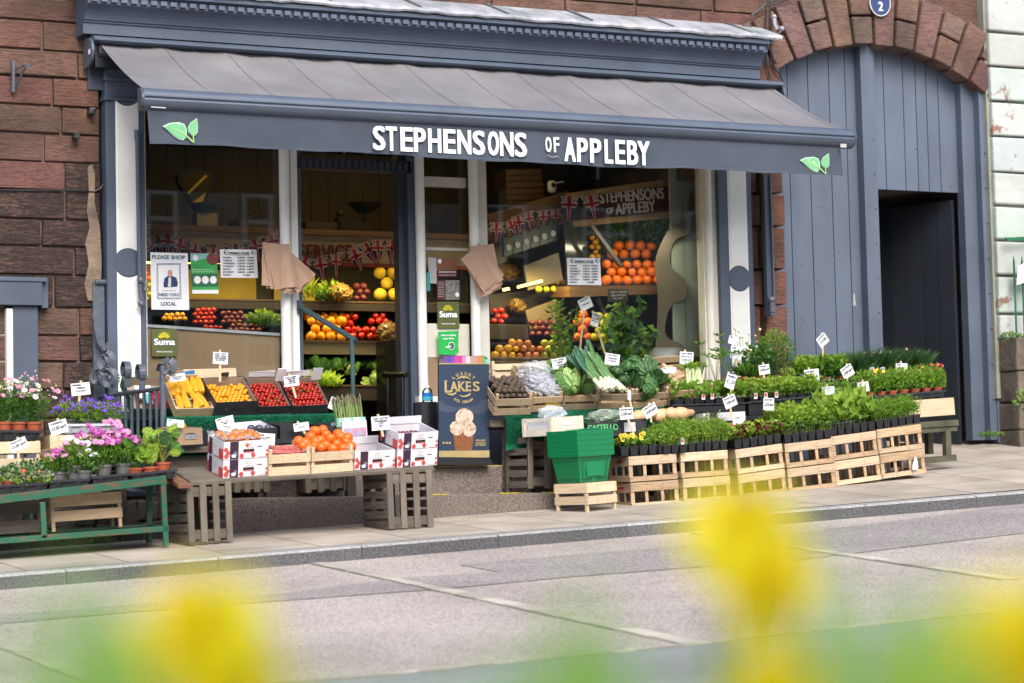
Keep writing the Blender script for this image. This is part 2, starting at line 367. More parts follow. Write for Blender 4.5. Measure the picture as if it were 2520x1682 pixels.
# ================================================================== sandstone
sand = bpy.data.materials.new('sandstone'); sand.use_nodes = True
def sandmat(m, crust=0.):
    N = m.node_tree.nodes; L = m.node_tree.links; b = N['Principled BSDF']; b.inputs['Roughness'].default_value = .9
    tc = N.new('ShaderNodeTexCoord'); mp = N.new('ShaderNodeMapping'); mp.inputs['Rotation'].default_value = (0, RAD(32), 0); mp.inputs['Scale'].default_value = (1.0, 1, 5)
    L.new(tc.outputs['Object'], mp.inputs[0])
    n = N.new('ShaderNodeTexNoise'); n.inputs['Scale'].default_value = 14; n.inputs['Detail'].default_value = 7; n.inputs['Roughness'].default_value = .7; n.inputs['Distortion'].default_value = 1.0; L.new(mp.outputs[0], n.inputs[0])
    n1 = N.new('ShaderNodeTexNoise'); n1.inputs['Scale'].default_value = 2.3; n1.inputs['Detail'].default_value = 6; L.new(tc.outputs['Object'], n1.inputs[0])
    cr = N.new('ShaderNodeValToRGB'); e = cr.color_ramp.elements; e[0].position = .3; e[0].color = (.085, .046, .034, 1); e[1].position = .72; e[1].color = (.27, .138, .100, 1); L.new(n1.outputs[0], cr.inputs[0])
    at_ = N.new('ShaderNodeAttribute'); at_.attribute_name = 'tint'
    mu = N.new('ShaderNodeMix'); mu.data_type = 'RGBA'; mu.blend_type = 'MULTIPLY'; mu.inputs[0].default_value = 1
    L.new(cr.outputs[0], mu.inputs[6]); L.new(at_.outputs['Color'], mu.inputs[7])
    mr = N.new('ShaderNodeMapRange'); mr.inputs[1].default_value = .5-crust*.16; mr.inputs[2].default_value = .62-crust*.08; mr.inputs[3].default_value = 0; mr.inputs[4].default_value = .5+.45*crust
    L.new(n.outputs[0], mr.inputs[0])
    mx = N.new('ShaderNodeMix'); mx.data_type = 'RGBA'; mx.inputs[7].default_value = (.022, .018, .018, 1); L.new(mr.outputs[0], mx.inputs[0]); L.new(mu.outputs[2], mx.inputs[6])
    L.new(mx.outputs[2], b.inputs['Base Color'])
    bp = N.new('ShaderNodeBump'); bp.inputs['Distance'].default_value = .022; L.new(n.outputs[0], bp.inputs['Height']); L.new(bp.outputs[0], b.inputs['Normal'])
sandmat(sand, .12)
sand_b = bpy.data.materials.new('sooty_sandstone'); sand_b.use_nodes = True; sandmat(sand_b, 1.)
mort = M('mortar', (.21, .15, .12), .95, (.13, .09, .07), 8, .006, 60)
bld = thing('shop_building', 'red sandstone building with the grey and white greengrocer shopfront', 'building')
wall = MB()
def blocks(mb, x0, x1, zs, joints=None, d=0.02, gap=.012, sooty=None, rnd=(.42, .85), th=.16):
    for r_ in range(len(zs)-1):
        zb, zt = zs[r_], zs[r_+1]
        js = joints[r_] if joints and r_ < len(joints) and joints[r_] is not None else None
        if js is None:
            js = []; x = x0+ru(.1, .6)
            while x < x1-.15: js.append(x); x += ru(*rnd)
        e = [x0]+[j for j in js if x0 < j < x1]+[x1]
        for a, b in zip(e, e[1:]):
            m = sand_b if (sooty and sooty((a+b)/2, (zb+zt)/2)) else sand
            g = gap
            mb.box(((a+b)/2, -d+th/2+ru(-.006, .006), (zb+zt)/2), (b-a-g, th, zt-zb-g), m, tint=(ru(.88, 1.08), ru(.9, 1.06), ru(.88, 1.06)) if m == sand else ru(.7, 1.1), jit=.004)
# left wall: courses and joints measured
zc = [at(100, y, .0).z for y in (1100, 1030, 960, 890, 826, 756, 678, 607, 540, 469, 399, 329, 261, 191, 124, 53, -15, -85)]
jx = lambda *xs_: [at(x_, 500, 0).x for x_ in xs_]
J = [None, None, jx(150), jx(190), jx(190), jx(130), jx(180), jx(100), jx(160), jx(158), jx(107), jx(151), jx(130), jx(193), jx(107), jx(-40), jx(118), None]
J = [([-4.6, -4.1, -3.5]+j if j is not None else None) for j in J]
xl = at(247, 500, 0).x
blocks(wall, -5.6, xl, zc, J, sooty=lambda x, z: (z < zc[10] and (x > jx(85)[0] and R() < .9 or R() < .35)) or R() < .05, gap=.017)
wall.box(((-5.6+xl)/2, .14, 1.6), (xl+5.6, .25, 4.6), mort)
# upper wall above the shopfront
ztop = zc[-1]; zu0 = at(500, 10, 0).z
zz = [3.62+i*.21 for i in range(9)]
blocks(wall, xl, 3.52, zz, gap=.013, th=.16)
wall.box(((xl+3.5)/2, .14, 4.7), (3.5-xl, .25, 2.2), mort)
# spandrel blocks round the arch, pier between shop and gate
px0, px1 = at(1832, 700, 0).x, at(1925, 800, 0).x
pier = [at(1880, y, 0).z for y in (1150, 1080, 1000, 935, 852, 754, 667, 560, 480, 400, 330, 260)]+[2.95, 3.2, 3.45, 3.64]
for k in range(len(pier)-1):
    a = px0+.13+(.03 if k % 2 else 0)
    wall.box(((a+px1)/2, -.01, (pier[k]+pier[k+1])/2), (px1-a-(0 if k % 2 else .02), .16, pier[k+1]-pier[k]-.018), sand, tint=(1.1, 1., .95), jit=.006)
    wall.box(((px0+a)/2-.01, .03, (pier[k]+pier[k+1])/2), (a-px0-.02, .16, pier[k+1]-pier[k]-.02), sand, tint=.8)
wall.box(((px0+px1)/2, .14, 1.9), (px1-px0, .1, 3.4), mort)
wall.build('wall', bld, bev=.006)
# ------------------------------------------------------------------ arch + gate
arch = thing('stone_archway', 'red sandstone archway over the blue grey gate', 'arch')
pts = [(1925, 170), (1985, 130), (2090, 112), (2190, 125), (2290, 160), (2350, 192), (2405, 226)]
q = [at(*p, 0) for p in pts]
# least squares circle
import numpy as np
A = np.array([[p.x, p.z, 1] for p in q]); bb = np.array([-(p.x**2+p.z**2) for p in q]); s_ = np.linalg.lstsq(A, bb, rcond=None)[0]
acx, acz = -s_[0]/2, -s_[1]/2; aR = math.sqrt(acx**2+acz**2-s_[2])
print('arch', acx, acz, aR, px1)
arc_m = sand
mb = MB(); n = 13; a0, a1 = math.atan2(q[0].z-acz, q[0].x-acx)+.16, math.atan2(q[-1].z-acz, q[-1].x-acx)-.13
W_ = .47
for i in range(n):
    t0 = a0+(a1-a0)*i/n; t1 = a0+(a1-a0)*(i+1)/n; g = .012
    segs = [(aR, aR+W_)] if i % 2 == 0 else [(aR+.01, aR+W_*.5), (aR+W_*.5+.02, aR+W_-.02)]
    for (ra, rb) in segs:
        vs = []
        for dd in (.09, -.1):
            for (rr, tt) in ((ra, t0), (ra, t1), (rb, t1), (rb, t0)):
                tt2 = tt+(g if tt == t1 else -g)*.6; vs.append(V((acx+rr*math.cos(tt2), -dd, acz+rr*math.sin(tt2))))
        mb.add(vs, [(0, 1, 2, 3), (7, 6, 5, 4), (0, 4, 5, 1), (1, 5, 6, 2), (2, 6, 7, 3), (3, 7, 4, 0)], arc_m, (ru(.9, 1.15), ru(1.05, 1.3), ru(1.1, 1.4)))
for v_ in range(len(mb.v)): pass
mb.build('voussoirs', arch, bev=.012)
mb = MB()     # wall behind the ring
ringp = [V((acx+(aR+.02)*math.cos(a0+.02+(a1-a0-.04)*i/24), -.0, acz+(aR+.02)*math.sin(a0+.02+(a1-a0-.04)*i/24))) for i in range(25)]
outl = ringp+[V((at(2415, 200, 0).x, 0, ringp[-1].z)), V((at(2415, 0, 0).x+.0, 0, 5.6)), V((3.3, 0, 5.6)), V((3.3, 0, ringp[0].z))]
mb.prism(outl, (0, .3, 0), sand, .85)
mb.build('spandrel_wall', arch)
gate = thing('wooden_gate', 'tall blue grey plank gate filling the stone archway', 'gate')
gx0, gx1 = px1-.05, at(2385, 700, -.05).x+.0
gd = -.12
mb = MB()
def plank(mb, x0, x1, z0, d, m, tint=1., zt=None):
    def top(x):
        return acz+math.sqrt(max(.02, (aR+.06)**2-(x-acx)**2)) if zt is None else zt
    xs_ = [x0+.004, (x0+x1)/2, x1-.004]; pts_ = [V((x0+.004, -d, z0))]+[V((x_, -d, top(x_))) for x_ in xs_]+[V((x1-.004, -d, z0))]
    mb.prism(pts_, (0, .04, 0), m, tint)
mid0, mid1 = at(2113, 500, gd).x, at(2146, 500, gd).x
wz = at(2250, 470, gd).z; wx0 = at(2150, 600, gd).x; wx1 = at(2362, 600, gd).x
jl = [gx0]+[at(x_, 500, gd).x for x_ in (1946, 1997, 2049, 2089)]+[mid0+.02]
for a, b in zip(jl, jl[1:]): plank(mb, a, b, pz(a, 0)-.02, gd, grey2, ru(.93, 1.05))
jr = [mid1-.02]+[at(x_, 400, gd).x for x_ in (2180, 2228, 2259, 2285, 2314)]+[wx1+.02]
for a, b in zip(jr, jr[1:]): plank(mb, a, b, wz, gd, grey2, ru(.93, 1.05))
mb.box(((gx0+wx1)/2, -gd+.045, (wz+acz+aR)/2), (wx1-gx0, .01, acz+aR-wz-.3), grey2, tint=.25)
mb.box(((gx0+mid0)/2, -gd+.045, 1.4), (mid0-gx0, .01, 2.6), grey2, tint=.25)
for _ in range(46):
    x = ru(gx0+.05, wx1-.05); z = ru(.8, 3.1)
    if mid0-.03 < x < mid1+.03 or (x > mid1 and z < wz+.05): continue
    mb.ball((x, -gd-.001, z), (ru(.004, .014), .004, ru(.005, .016)), grey2, 8, 5, ru(.75, 1.05))
for _ in range(16):
    x = ru(gx0+.05, mid0-.05); z = ru(.75, 2.7); mb.box((x, -gd-.0015, z), (ru(.003, .008), .002, ru(.01, .035)), grey2, tint=random.choice((.35, .5, 1.8)))
mb.build('plank_boards', gate, bev=.002)
mb = MB(); zt_ = acz+math.sqrt(aR**2-(mid0-acx)**2)
mb.box(((mid0+mid1)/2, -gd-.05, (pz(mid0, 0)+zt_)/2), (mid1-mid0, .09, zt_-pz(mid0, 0)+.1), grey2, tint=.95)
for k in range(9): mb.ball((mid1-.03, -gd-.1, .75+k*.29), .008, grey2, 6, 4)
mb.build('centre_post', gate, bev=.006)
mb = MB(); rp0, rp1 = at(2362, 600, gd).x, at(2408, 600, gd).x; zt_ = at(2385, 210, gd).z
mb.box(((rp0+rp1)/2-.02, -gd-.03, (.55+zt_)/2), (rp1-rp0-.05, .1, zt_-.55), grey2, tint=.9)
mb.box((rp1-.02, -gd-.08, (.55+zt_)/2), (.085, .16, zt_-.55), grey2, tint=1.0)
mb.box((rp1+.06, -gd-.09, .95), (.11, .17, .85), grey2, tint=.95)
for k in range(8): mb.ball((rp1-.02, -gd-.165, .9+k*.3), .012, grey2, 6, 4)
mb.build('side_post', gate, bev=.01)
# wicket door standing open inwards
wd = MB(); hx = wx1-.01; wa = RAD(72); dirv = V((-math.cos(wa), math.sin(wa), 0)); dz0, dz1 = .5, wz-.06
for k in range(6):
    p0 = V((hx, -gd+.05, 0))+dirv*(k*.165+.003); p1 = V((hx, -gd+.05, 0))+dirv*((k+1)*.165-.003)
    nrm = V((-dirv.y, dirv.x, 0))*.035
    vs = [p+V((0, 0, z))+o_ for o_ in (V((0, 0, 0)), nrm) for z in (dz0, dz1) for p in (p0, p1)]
    wd.add(vs, [(0, 1, 3, 2), (4, 6, 7, 5), (0, 4, 5, 1), (2, 3, 7, 6), (0, 2, 6, 4), (1, 5, 7, 3)], grey2, ru(.16, .24))  # gloom of the passage put into the planks' tint
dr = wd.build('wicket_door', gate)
mb = MB(); p = V((hx, -gd+.05, 1.45))+dirv*.8-V((.03, 0, 0)); mb.lathe([(.03, 0), (.03, .01), (.012, .02), (.02, .05), (0, .055)], iron, 10, Matrix.Translation(p) @ Matrix.Rotation(RAD(-90), 4, 'Y')); mb.build('handle', dr)
# passage behind the gate
pas = MB(); pw = M('passage_stone', (.16, .13, .105), .95, (.05, .03, .022), 3, .02, 9)
pas.box((wx0-.35, 1.9, 1.8), (.6, 3.2, 4), pw); pas.box((wx1+.5, 2.0, 1.8), (.6, 3.4, 4), pw); pas.box((5, 3.6, 1.8), (4, .2, 4), pw); pas.box((5, 1.9, wz+.15), (4, 3.4, .2), pw)
tag(pas.build('passage'), 'dark rough stone passage seen through the open wicket', 'passage')
# oval plaque
pl = thing('oval_plaque', 'blue oval COURT 2 plaque at the crown of the arch', 'plaque')
navy = M('navy_enamel', (.02, .045, .16), .25, (.03, .05, .14), 30); wen = M('white_enamel', (.75, .76, .78), .3, (.5, .45, .4), 30)
c = at(2163, 8, .1); ox, oz = .105, .115
def oval(mb, c, rx, rz_, d, m, th=.008, n=28): mb.prism([V((c.x+rx*math.cos(2*math.pi*i/n), -d, c.z+rz_*math.sin(2*math.pi*i/n))) for i in range(n)], (0, th, 0), m)
mb = MB(); oval(mb, c, ox, oz, .118, wen, .012); oval(mb, c, ox-.009, oz-.009, .121, navy, .004); mb.build('plate', pl)
mb = MB(); text(mb, 'COURT', wallX(V((c.x-.062, -.123, c.z+.035))), .125, .038, wen, .0015); text(mb, '2', wallX(V((c.x-.022, -.123, c.z-.07))), .045, .075, wen, .003); mb.build('lettering', pl)
# ------------------------------------------------------------------ white painted building at the right
wb = thing('painted_corner_building', 'pale green and white painted stone building beyond the archway', 'building')
quo = M('pale_green_paint', (.44, .48, .45), .7, (.24, .13, .10), 4.5, .010, 14, sharp=(.62, .68))
rend = M('white_render', (.42, .44, .48), .9, (.30, .32, .36), 30, .02, 50)
mb = MB(); wx = at(2415, 300, 0).x; zs_ = [at(2450, y, 0).z for y in (840, 775, 683, 597, 511, 429, 341, 256, 172, 88, 0, -90)]
for k in range(len(zs_)-1):
    l = .40 if k % 2 else .55
    mb.box((wx+.02+l/2, -.03, (zs_[k]+zs_[k+1])/2), (l, .2, zs_[k+1]-zs_[k]-.022), quo, tint=(ru(.9, 1.03), ru(.95, 1.02), ru(.93, 1.02)), jit=.005)
mb.build('quoins', wb, bev=.014)
mb = MB(); mb.box((wx+2.6, .06, 3.5), (5, .2, 5.2), rend); mb.box((wx+.4, .02, 3.0), (.8, .2, 4.2), M('quoin_joint', (.30, .31, .24), .9)); mb.build('wall', wb)
mb = MB(); rs = M('base_stone', (.17, .14, .105), .9, (.06, .05, .04), 4, .01, 30); z = .45
rows = [(.45, .62), (.62, .86), (.86, 1.12), (1.12, 1.40)]
for (a, b) in rows:
    x = wx+.03
    while x < wx+4:
        l = ru(.25, .6); mb.box((x+l/2, -.12, (a+b)/2), (l-.012, .4, b-a-.012), rs, tint=ru(.7, 1.3), jit=.008); x += l
tag(mb.build('garden_wall', bev=.014), 'low brown stone wall under the green railings at the right edge', 'wall')
grn = M('green_gloss', (.01, .16, .07), .35, (.03, .1, .05), 20)
rl = thing('green_railing', 'dark green iron railing on the low stone wall', 'railing')
mb = MB()
for k in range(6):
    x = at(2497, 700, .22).x+k*.085; mb.tube([(x, -.22, 1.40), (x, -.22, 2.05), (x, -.22, 2.1)], [.01, .01, .002], grn, 6)
mb.build('bars', rl); mb = MB(); a = at(2475, 590, .22); mb.bar(a, a+V((.8, 0, .06)), .02, .03, grn); mb.build('rail', rl)
nb = MB(); nb.pp([(2506, 655), (2540, 640), (2540, 690), (2502, 702)], .26, paper); tag(nb.build('notice_board'), 'white notice tied to the green railing', 'notice')
# ================================================================== shopfront
def X0(px, y=650, d=0.): return at(px, y, d).x
ZB = .36
def make_pilaster(xa, xb, wa_, wb_):
    mb = MB(); mb.box(((xa+xb)/2, -.02, (3.30+.2)/2), (xb-xa, .16, 3.1), grey)
    for z in (3.17, 3.03): mb.box(((xa+xb)/2, -.03, z), (xb-xa+.03, .18, .025), grey, tint=.9)
    mb.box(((xa+xb)/2, -.025, .5), (xb-xa+.02, .18, .5), grey)
    pl_ = mb.build('pilaster', bld, bev=.004)
    cx_ = (wa_+wb_)/2; hw = (wb_-wa_)/2; zc_ = 1.858; r = .094
    def arc(zc0, rr, a0_, a1_, n=12): return [V((cx_+rr*math.cos(a0_+(a1_-a0_)*i/n), -.104, zc0+rr*math.sin(a0_+(a1_-a0_)*i/n))) for i in range(n+1)]
    rr = r+.012; aa = math.acos(hw/rr)
    m2 = MB()
    for rim, dd, mm in ((0, .0, whitep), (.014, .004, whitep)):
        h = hw-rim
        rr2 = rr+rim; aa = math.acos(min(1, h/rr2))
        up_ = [p+V((0, -dd, 0)) for p in arc(zc_, rr2, math.pi-aa, aa)]+[p+V((0, -dd, 0)) for p in arc(3.07+.02, rr2, -aa, -math.pi+aa)]
        m2.prism(up_, (0, .01, 0), mm, 1 if rim == 0 else .93)
        lo = [p+V((0, -dd, 0)) for p in arc(zc_, rr2, math.pi+aa, 2*math.pi-aa)]+[V((cx_+h, -.104-dd, .80+rim)), V((cx_-h, -.104-dd, .80+rim))]
        m2.prism(lo, (0, .01, 0), mm, 1 if rim == 0 else .93)
    m2.build('fielded_panel', pl_)
    m3 = MB(); a2 = math.acos(min(1, (hw)/r)) if hw < r else 0
    m3.prism([p for p in arc(zc_, r, -math.pi/2, math.pi*1.5, 32)[:-1]], (0, .015, 0), grey)
    m3.build('roundel', pl_)
make_pilaster(X0(254), X0(349), X0(277.5), X0(334))
make_pilaster(X0(1757), X0(1838), X0(1779), X0(1825))
# cornice
def extr(mb, prof, x0, x1, m, tint=1.):
    vs = [V((x_, -d, z)) for x_ in (x0, x1) for d, z in prof]; n = len(prof)
    mb.add(vs, [(i, (i+1) % n, (i+1) % n+n, i+n) for i in range(n)]+[tuple(range(n))[::-1], tuple(range(n, 2*n))], m, tint)
cl, crr = at(214, 30, .3).x, at(1885, 140, .3).x
mb = MB(); extr(mb, [(0, 3.47), (.2, 3.47), (.2, 3.545), (.215, 3.55), (.215, 3.558), (.23, 3.565), (.235, 3.58), (.245, 3.60), (.265, 3.625), (.29, 3.645), (.32, 3.66), (.325, 3.665), (.325, 3.71), (.37, 3.725), (.37, 3.755), (0, 3.76)], cl, crr, grey)
mb.build('cornice', bld)
mb = MB(); x = cl+.02
while x < crr-.05: mb.box((x+.024, -.335, 3.69), (.046, .03, .032), grey, tint=1.25); x += .072
mb.build('dentils', bld)
lead = M('lead_flashing', (.40, .41, .44), .6, (.16, .19, .20), 5, .004, 40, sharp=(.42, .68), stretch=(1, .4, 1))
mb = MB(); n = 70; vs = []
for i in range(n+1):
    x = cl-.06+(crr-cl+.16)*i/n; j = ru(-.006, .006)
    for d, z in ((.0, 3.95), (.39, 3.795+j), (.40, 3.77+j), (.39, 3.757+j), (0, 3.90)): vs.append(V((x, -d, z)))
mb.add(vs, [(i*5+j, i*5+5+j, i*5+5+(j+1) % 5, i*5+(j+1) % 5) for i in range(n) for j in range(5)]+[tuple(range(5)), tuple(n*5+j for j in range(5))[::-1]], lead)
for k in range(8): xk = cl+.35+k*.72; mb.bar((xk, -.02, 3.955), (xk+.02, -.39, 3.80), .015, .014, lead, .5)
mb.build('lead_flashing', bld)
# frieze board / window head behind the awning
mb = MB(); mb.box(((cl+crr)/2, .06, 3.28), (crr-cl-.15, .2, .36), grey, tint=.8); mb.build('fascia_board', bld)
# window frames and glass
glass = glassmat('window_glass', (.94, .96, .95), .5); gd0 = .0
fr = MB()
cr2 = cream
def post(mb, xa, xb, d, m, z0=.85, z1=3.12, th=.12, tint=1., rnd=False):
    if rnd: mb.tube([((xa+xb)/2, -d, z0), ((xa+xb)/2, -d, z1)], (xb-xa)/2, m, 14, tint)
    else: mb.box(((xa+xb)/2, -d+th/2, (z0+z1)/2), (xb-xa, th, z1-z0), m, tint=tint)
post(fr, X0(349), X0(358), .03, cream)
post(fr, X0(683), X0(707), .06, whitep, rnd=True); post(fr, X0(700), X0(731), .03, whitep, th=.1)
post(fr, X0(712), X0(715), .035, whitep, th=.1, tint=.6)
post(fr, X0(1017), X0(1039), .06, whitep, rnd=True)
post(fr, X0(1149), X0(1171), .06, whitep, rnd=True); post(fr, X0(1166), X0(1197), .03, cream, th=.1, tint=.9)
post(fr, X0(1724), X0(1757), .05, cream, th=.1)
post(fr, X0(1727), X0(1745), .06, cream, rnd=True)
for a, b in ((349, 731), (1010, 1757)):
    fr.box(((X0(a)+X0(b))/2, -.02, .88), (X0(b)-X0(a), .18, .06), whitep); fr.box(((X0(a)+X0(b))/2, .0, 3.12), (X0(b)-X0(a), .1, .08), cream)
fr.build('window_frame', bld, smooth=True)
mb = MB()
for a, b in ((349, 731), (1010, 1757)): mb.box(((X0(a)+X0(b))/2, .0, .55), (X0(b)-X0(a), .14, .62), grey, tint=.28)  # shade under the stalls put into the riser's tint
mb.build('stall_riser', bld)
for a, b in ((356, 690), (1192, 1728)):
    mb = MB(); mb.box(((X0(a)+X0(b))/2, 0, 2.0), (X0(b)-X0(a), .006, 2.2), glass); mb.build('window_pane', bld)
# side pane with transom next to the door
sp = MB(); a, b = X0(1037), X0(1152)
for (y0, y1, m_, t_) in ((436, 460, cream, .75), (610, 617, cream, .8), (797, 880, cream, .95)):
    z0, z1 = at(1090, y1, 0).z, at(1090, y0, 0).z; sp.box(((a+b)/2, .03, (z0+z1)/2), (b-a, .05, z1-z0), m_, tint=t_)
z0, z1 = .92, at(1090, 880, 0).z; sp.box(((a+b)/2, .035, (z0+z1)/2), (b-a, .05, z1-z0), M('plywood', (.36, .24, .14), .6, (.29, .18, .1), 2, stretch=(1, 1, .3)), tint=.8)
sp.build('side_pane_board', bld)
mb = MB(); mb.box(((a+b)/2, .03, 2.3), (b-a, .006, 1.5), glass); mb.build('window_pane', bld)
df = MB(); post(df, X0(731), X0(741), .02, grey, .36, 3.1, .16, .8); post(df, X0(985), X0(1003), -.02, grey, .36, 3.1, .1, .45); post(df, X0(1001), X0(1018), .04, grey, .36, 3.1, .14, .75)
zt = at(860, 408, 0).z; df.box(((X0(735)+X0(1010))/2, -.0, zt), (X0(1010)-X0(735), .08, .085), grey, tint=.35)
for k in range(17): df.box((X0(745)+k*.05*1.03, -.045, zt), (.038, .02, .06), grey, tint=.4)
df.build('door_frame', bld)
# window of the neighbouring part at the left edge
lw_ = MB(); a, b = at(-60, 700, 0), at(106, 700, 0)
lw_.box(((a.x+b.x)/2, -.05, at(60, 692, 0).z), (b.x-a.x, .14, .03), grey, tint=1.2)
zt0, zt1 = at(50, 755, 0).z, at(50, 695, 0).z
lw_.box(((a.x+at(95, 700, 0).x)/2, -.05, (zt0+zt1)/2), (at(95, 700, 0).x-a.x, .12, zt1-zt0), grey); lw_.box((at(104, 700, 0).x, -.04, (zt0+zt1)/2), (.05, .06, zt1-zt0+.03), grey, tint=1.1)
x0_, x1_ = at(26, 850, 0).x, at(88, 850, 0).x; lw_.box(((x0_+x1_)/2, -.03, .75), (x1_-x0_, .08, zt0*2-1.5), grey, tint=1.05)
x2_ = at(10, 850, 0).x; lw_.box(((x2_+x0_)/2, -.03, .72), (x0_-x2_, .09, zt0*2-1.48), whitep)
lw_.build('side_window_surround', bld, bev=.004)
mb = MB(); mb.box((x2_-.1, .0, 1.0), (.22, .02, 1.3), M('net_curtain', (.35, .30, .2), .8, (.2, .16, .1), 8, stretch=(5, 1, .3))); mb.build('side_window_pane', bld)
# render patch down the joint, cable
mb = MB(); mb.pp([(216, 412), (226, 404), (234, 430), (233, 500), (246, 560), (250, 640), (248, 742), (216, 740), (208, 700), (219, 650), (210, 600), (221, 560), (214, 520), (219, 470)], .035, M('old_render', (.30, .225, .155), .95, (.12, .09, .07), 7, .012, 30), .01); mb.build('render_patch', bld)
mb = MB(); pts = [at(x_, y_, .035) for x_, y_ in ((-20, 468), (40, 469), (130, 469), (200, 470), (232, 473), (246, 466), (254, 455))]; mb.tube(pts, .006, black, 6); mb.build('wall_cable', bld)
for (cx_, cy_) in ((223, 275), (187, 335)):
    mb = MB(); mb.box(at(cx_, cy_, .06), (.045, .08, .045), black, jit=.006); mb.bar(at(cx_, cy_, .03), at(cx_, cy_+8, .03), .02, .02, black); tag(mb.build('wall_bolt', bev=.004), 'small black bolt in the left stone wall, %s' % ('upper square one' if cy_ < 300 else 'lower rounded one'), 'bolt')
# ------------------------------------------------------------------ awning
aw = thing('awning', 'dark grey pull-out awning with white lettering on its valance', 'awning')
al, ar = -2.04, 3.64
alum = M('awning_metal', (.085, .11, .155), .3, (.07, .092, .13), 4, spec=.6)
fab = M('awning_fabric', (.205, .198, .207), .95, (.158, .156, .168), 2.2, .0015, 300, spec=.1)
val = M('valance_fabric', (.075, .092, .12), .9, (.06, .072, .095), 3, .0015, 300, spec=.15)
ca, cb = at(226, 92, .2).x, at(1918, 204, .2).x
mb = MB(); extr(mb, [(.04, 3.455), (.20, 3.46), (.25, 3.448), (.268, 3.43), (.268, 3.418), (.25, 3.41), (.2, 3.40), (.04, 3.40)], ca, cb, alum); mb.build('cassette_cover', aw)
mb = MB(); mb.box(((ca+cb)/2, -.11, 3.32), (cb-ca-.06, .13, .16), alum, tint=.25); mb.tube([(ca+.05, -.17, 3.36), (cb-.05, -.17, 3.36)], .045, fab, 10, .5); mb.build('roller', aw)
for xx, nm in ((ca, 0), (cb, 1)):
    mb = MB(); n = 14; mb.prism([V((xx, -.14-.125*math.cos(RAD(-90+i*180/n)), 3.345+.105*math.sin(RAD(-90+i*180/n)))) for i in range(n+1)]+[V((xx, -.04, 3.45)), V((xx, -.04, 3.24))], (-.02 if nm == 0 else .02, 0, 0), alum, .9); mb.build('end_cap', aw)
mb = MB(); mb.box((ca-.021, -.2, 3.34), (.002, .04, .035), paper); mb.build('rating_label', aw)
mb = MB(); nx = 120; ny = 8; vs = []
sx = [X0(p_, 300, 1.1) for p_ in (720,)]
seams = [-2.04+.47*k for k in range(1, 13)]
for j in range(ny+1):
    v = j/ny
    for i in range(nx+1):
        x = al+.02+(ar-al-.04)*i/nx; x2 = ca+.06+(cb-ca-.12)*i/nx
        xx = x2*(1-v)+x*v; z = (3.405*(1-v)+2.928*v)-.045*math.sin(math.pi*v)*.6
        ph = ((x-al) % .47)/.47; z += -.010*math.sin(math.pi*ph)*(1-v)**2*1.9+.0035*math.sin(x*23+v*5)*(1-v)**3+.002*math.sin(x*51)*(1-v)**4 + .004*math.sin(x*3.1)
        vs.append(V((xx, -(.2*(1-v)+1.09*v), z)))
mb.add(vs, [(j*(nx+1)+i, j*(nx+1)+i+1, (j+1)*(nx+1)+i+1, (j+1)*(nx+1)+i) for j in range(ny) for i in range(nx)], fab)
fo = mb.build('canopy', aw, smooth=True)
mb = MB()
for s_ in seams:
    i = round((s_-al)/(ar-al)*nx)
    if 0 < i < nx: mb.tube([V(vs[j*(nx+1)+i])+V((0, 0, .0015)) for j in range(ny+1)], .0028, fab, 4, .45, flat=.5)
mb.build('seams', fo)
mb = MB(); extr(mb, [(1.07, 2.932), (1.10, 2.935), (1.13, 2.928), (1.155, 2.912), (1.168, 2.89), (1.168, 2.872), (1.156, 2.862), (1.168, 2.856), (1.172, 2.845), (1.168, 2.836), (1.16, 2.82), (1.14, 2.798), (1.11, 2.785), (1.07, 2.783)], al, ar, alum)
bo = mb.build('front_bar', aw, smooth=True)
for xx, s_ in ((al, -1), (ar, 1)):
    mb = MB(); n = 10; mb.prism([V((xx, -1.07-.105*math.sin(math.pi*i/n), 2.86+.078*math.cos(math.pi*i/n))) for i in range(n+1)], (s_*.018, 0, 0), alum, .8); mb.build('bar_end_cap', bo)
mb = MB(); mb.pp([(372, 262), (408, 264.5), (408, 267.5), (372, 265)], 1.172, M('silver_label', (.5, .48, .46), .4)); mb.pp([(2069, 354), (2084, 355), (2083, 364), (2068, 363)], 1.168, MC['silver_label']); mb.build('maker_label', bo)
vx0, vx1 = at(363, 300, 1.12).x, at(2070, 400, 1.12).x
mb = MB(); nx = 140; ny = 6; vs = []
def vw(x, v): return 1.115+v*(.012*math.sin(x*2.3+.5)+.006*math.sin(x*6.1))
for j in range(ny+1):
    v = j/ny
    for i in range(nx+1):
        x = vx0+(vx1-vx0)*i/nx+v*.012; vs.append(V((x, -vw(x, v), 2.80-v*(.245+.008*math.sin(x*1.7)+.005*math.sin(x*5)+.0025*math.sin(x*14)))))
mb.add(vs, [(j*(nx+1)+i, j*(nx+1)+i+1, (j+1)*(nx+1)+i+1, (j+1)*(nx+1)+i) for j in range(ny) for i in range(nx)], val)
vo = mb.build('valance', aw, smooth=True)
mb = MB(); k_ = ny*(nx+1); mb.tube([V(vs[k_+i])+V((0, -.001, .012)) for i in range(0, nx+1, 2)], .0013, val, 4, 2.4); mb.build('hem_stitching', vo)
letw = M('printed_white', (.80, .82, .84), .7, (.10, .12, .16), 75, sharp=(.64, .68))
mb = MB()
def letters(word, xs_, ya, yb, h, bold):
    x_a, x_b = xs_[0][0], xs_[-1][1]
    for ch, (xa_, xb_) in zip(word, xs_):
        f_ = lambda x: (840+x/2.796, ya+(yb-ya)*(x-x_a)/(x_b-x_a)); ptext(mb, ch, f_(xa_+6), f_(xb_-6), h, 1.137, letw, bold)
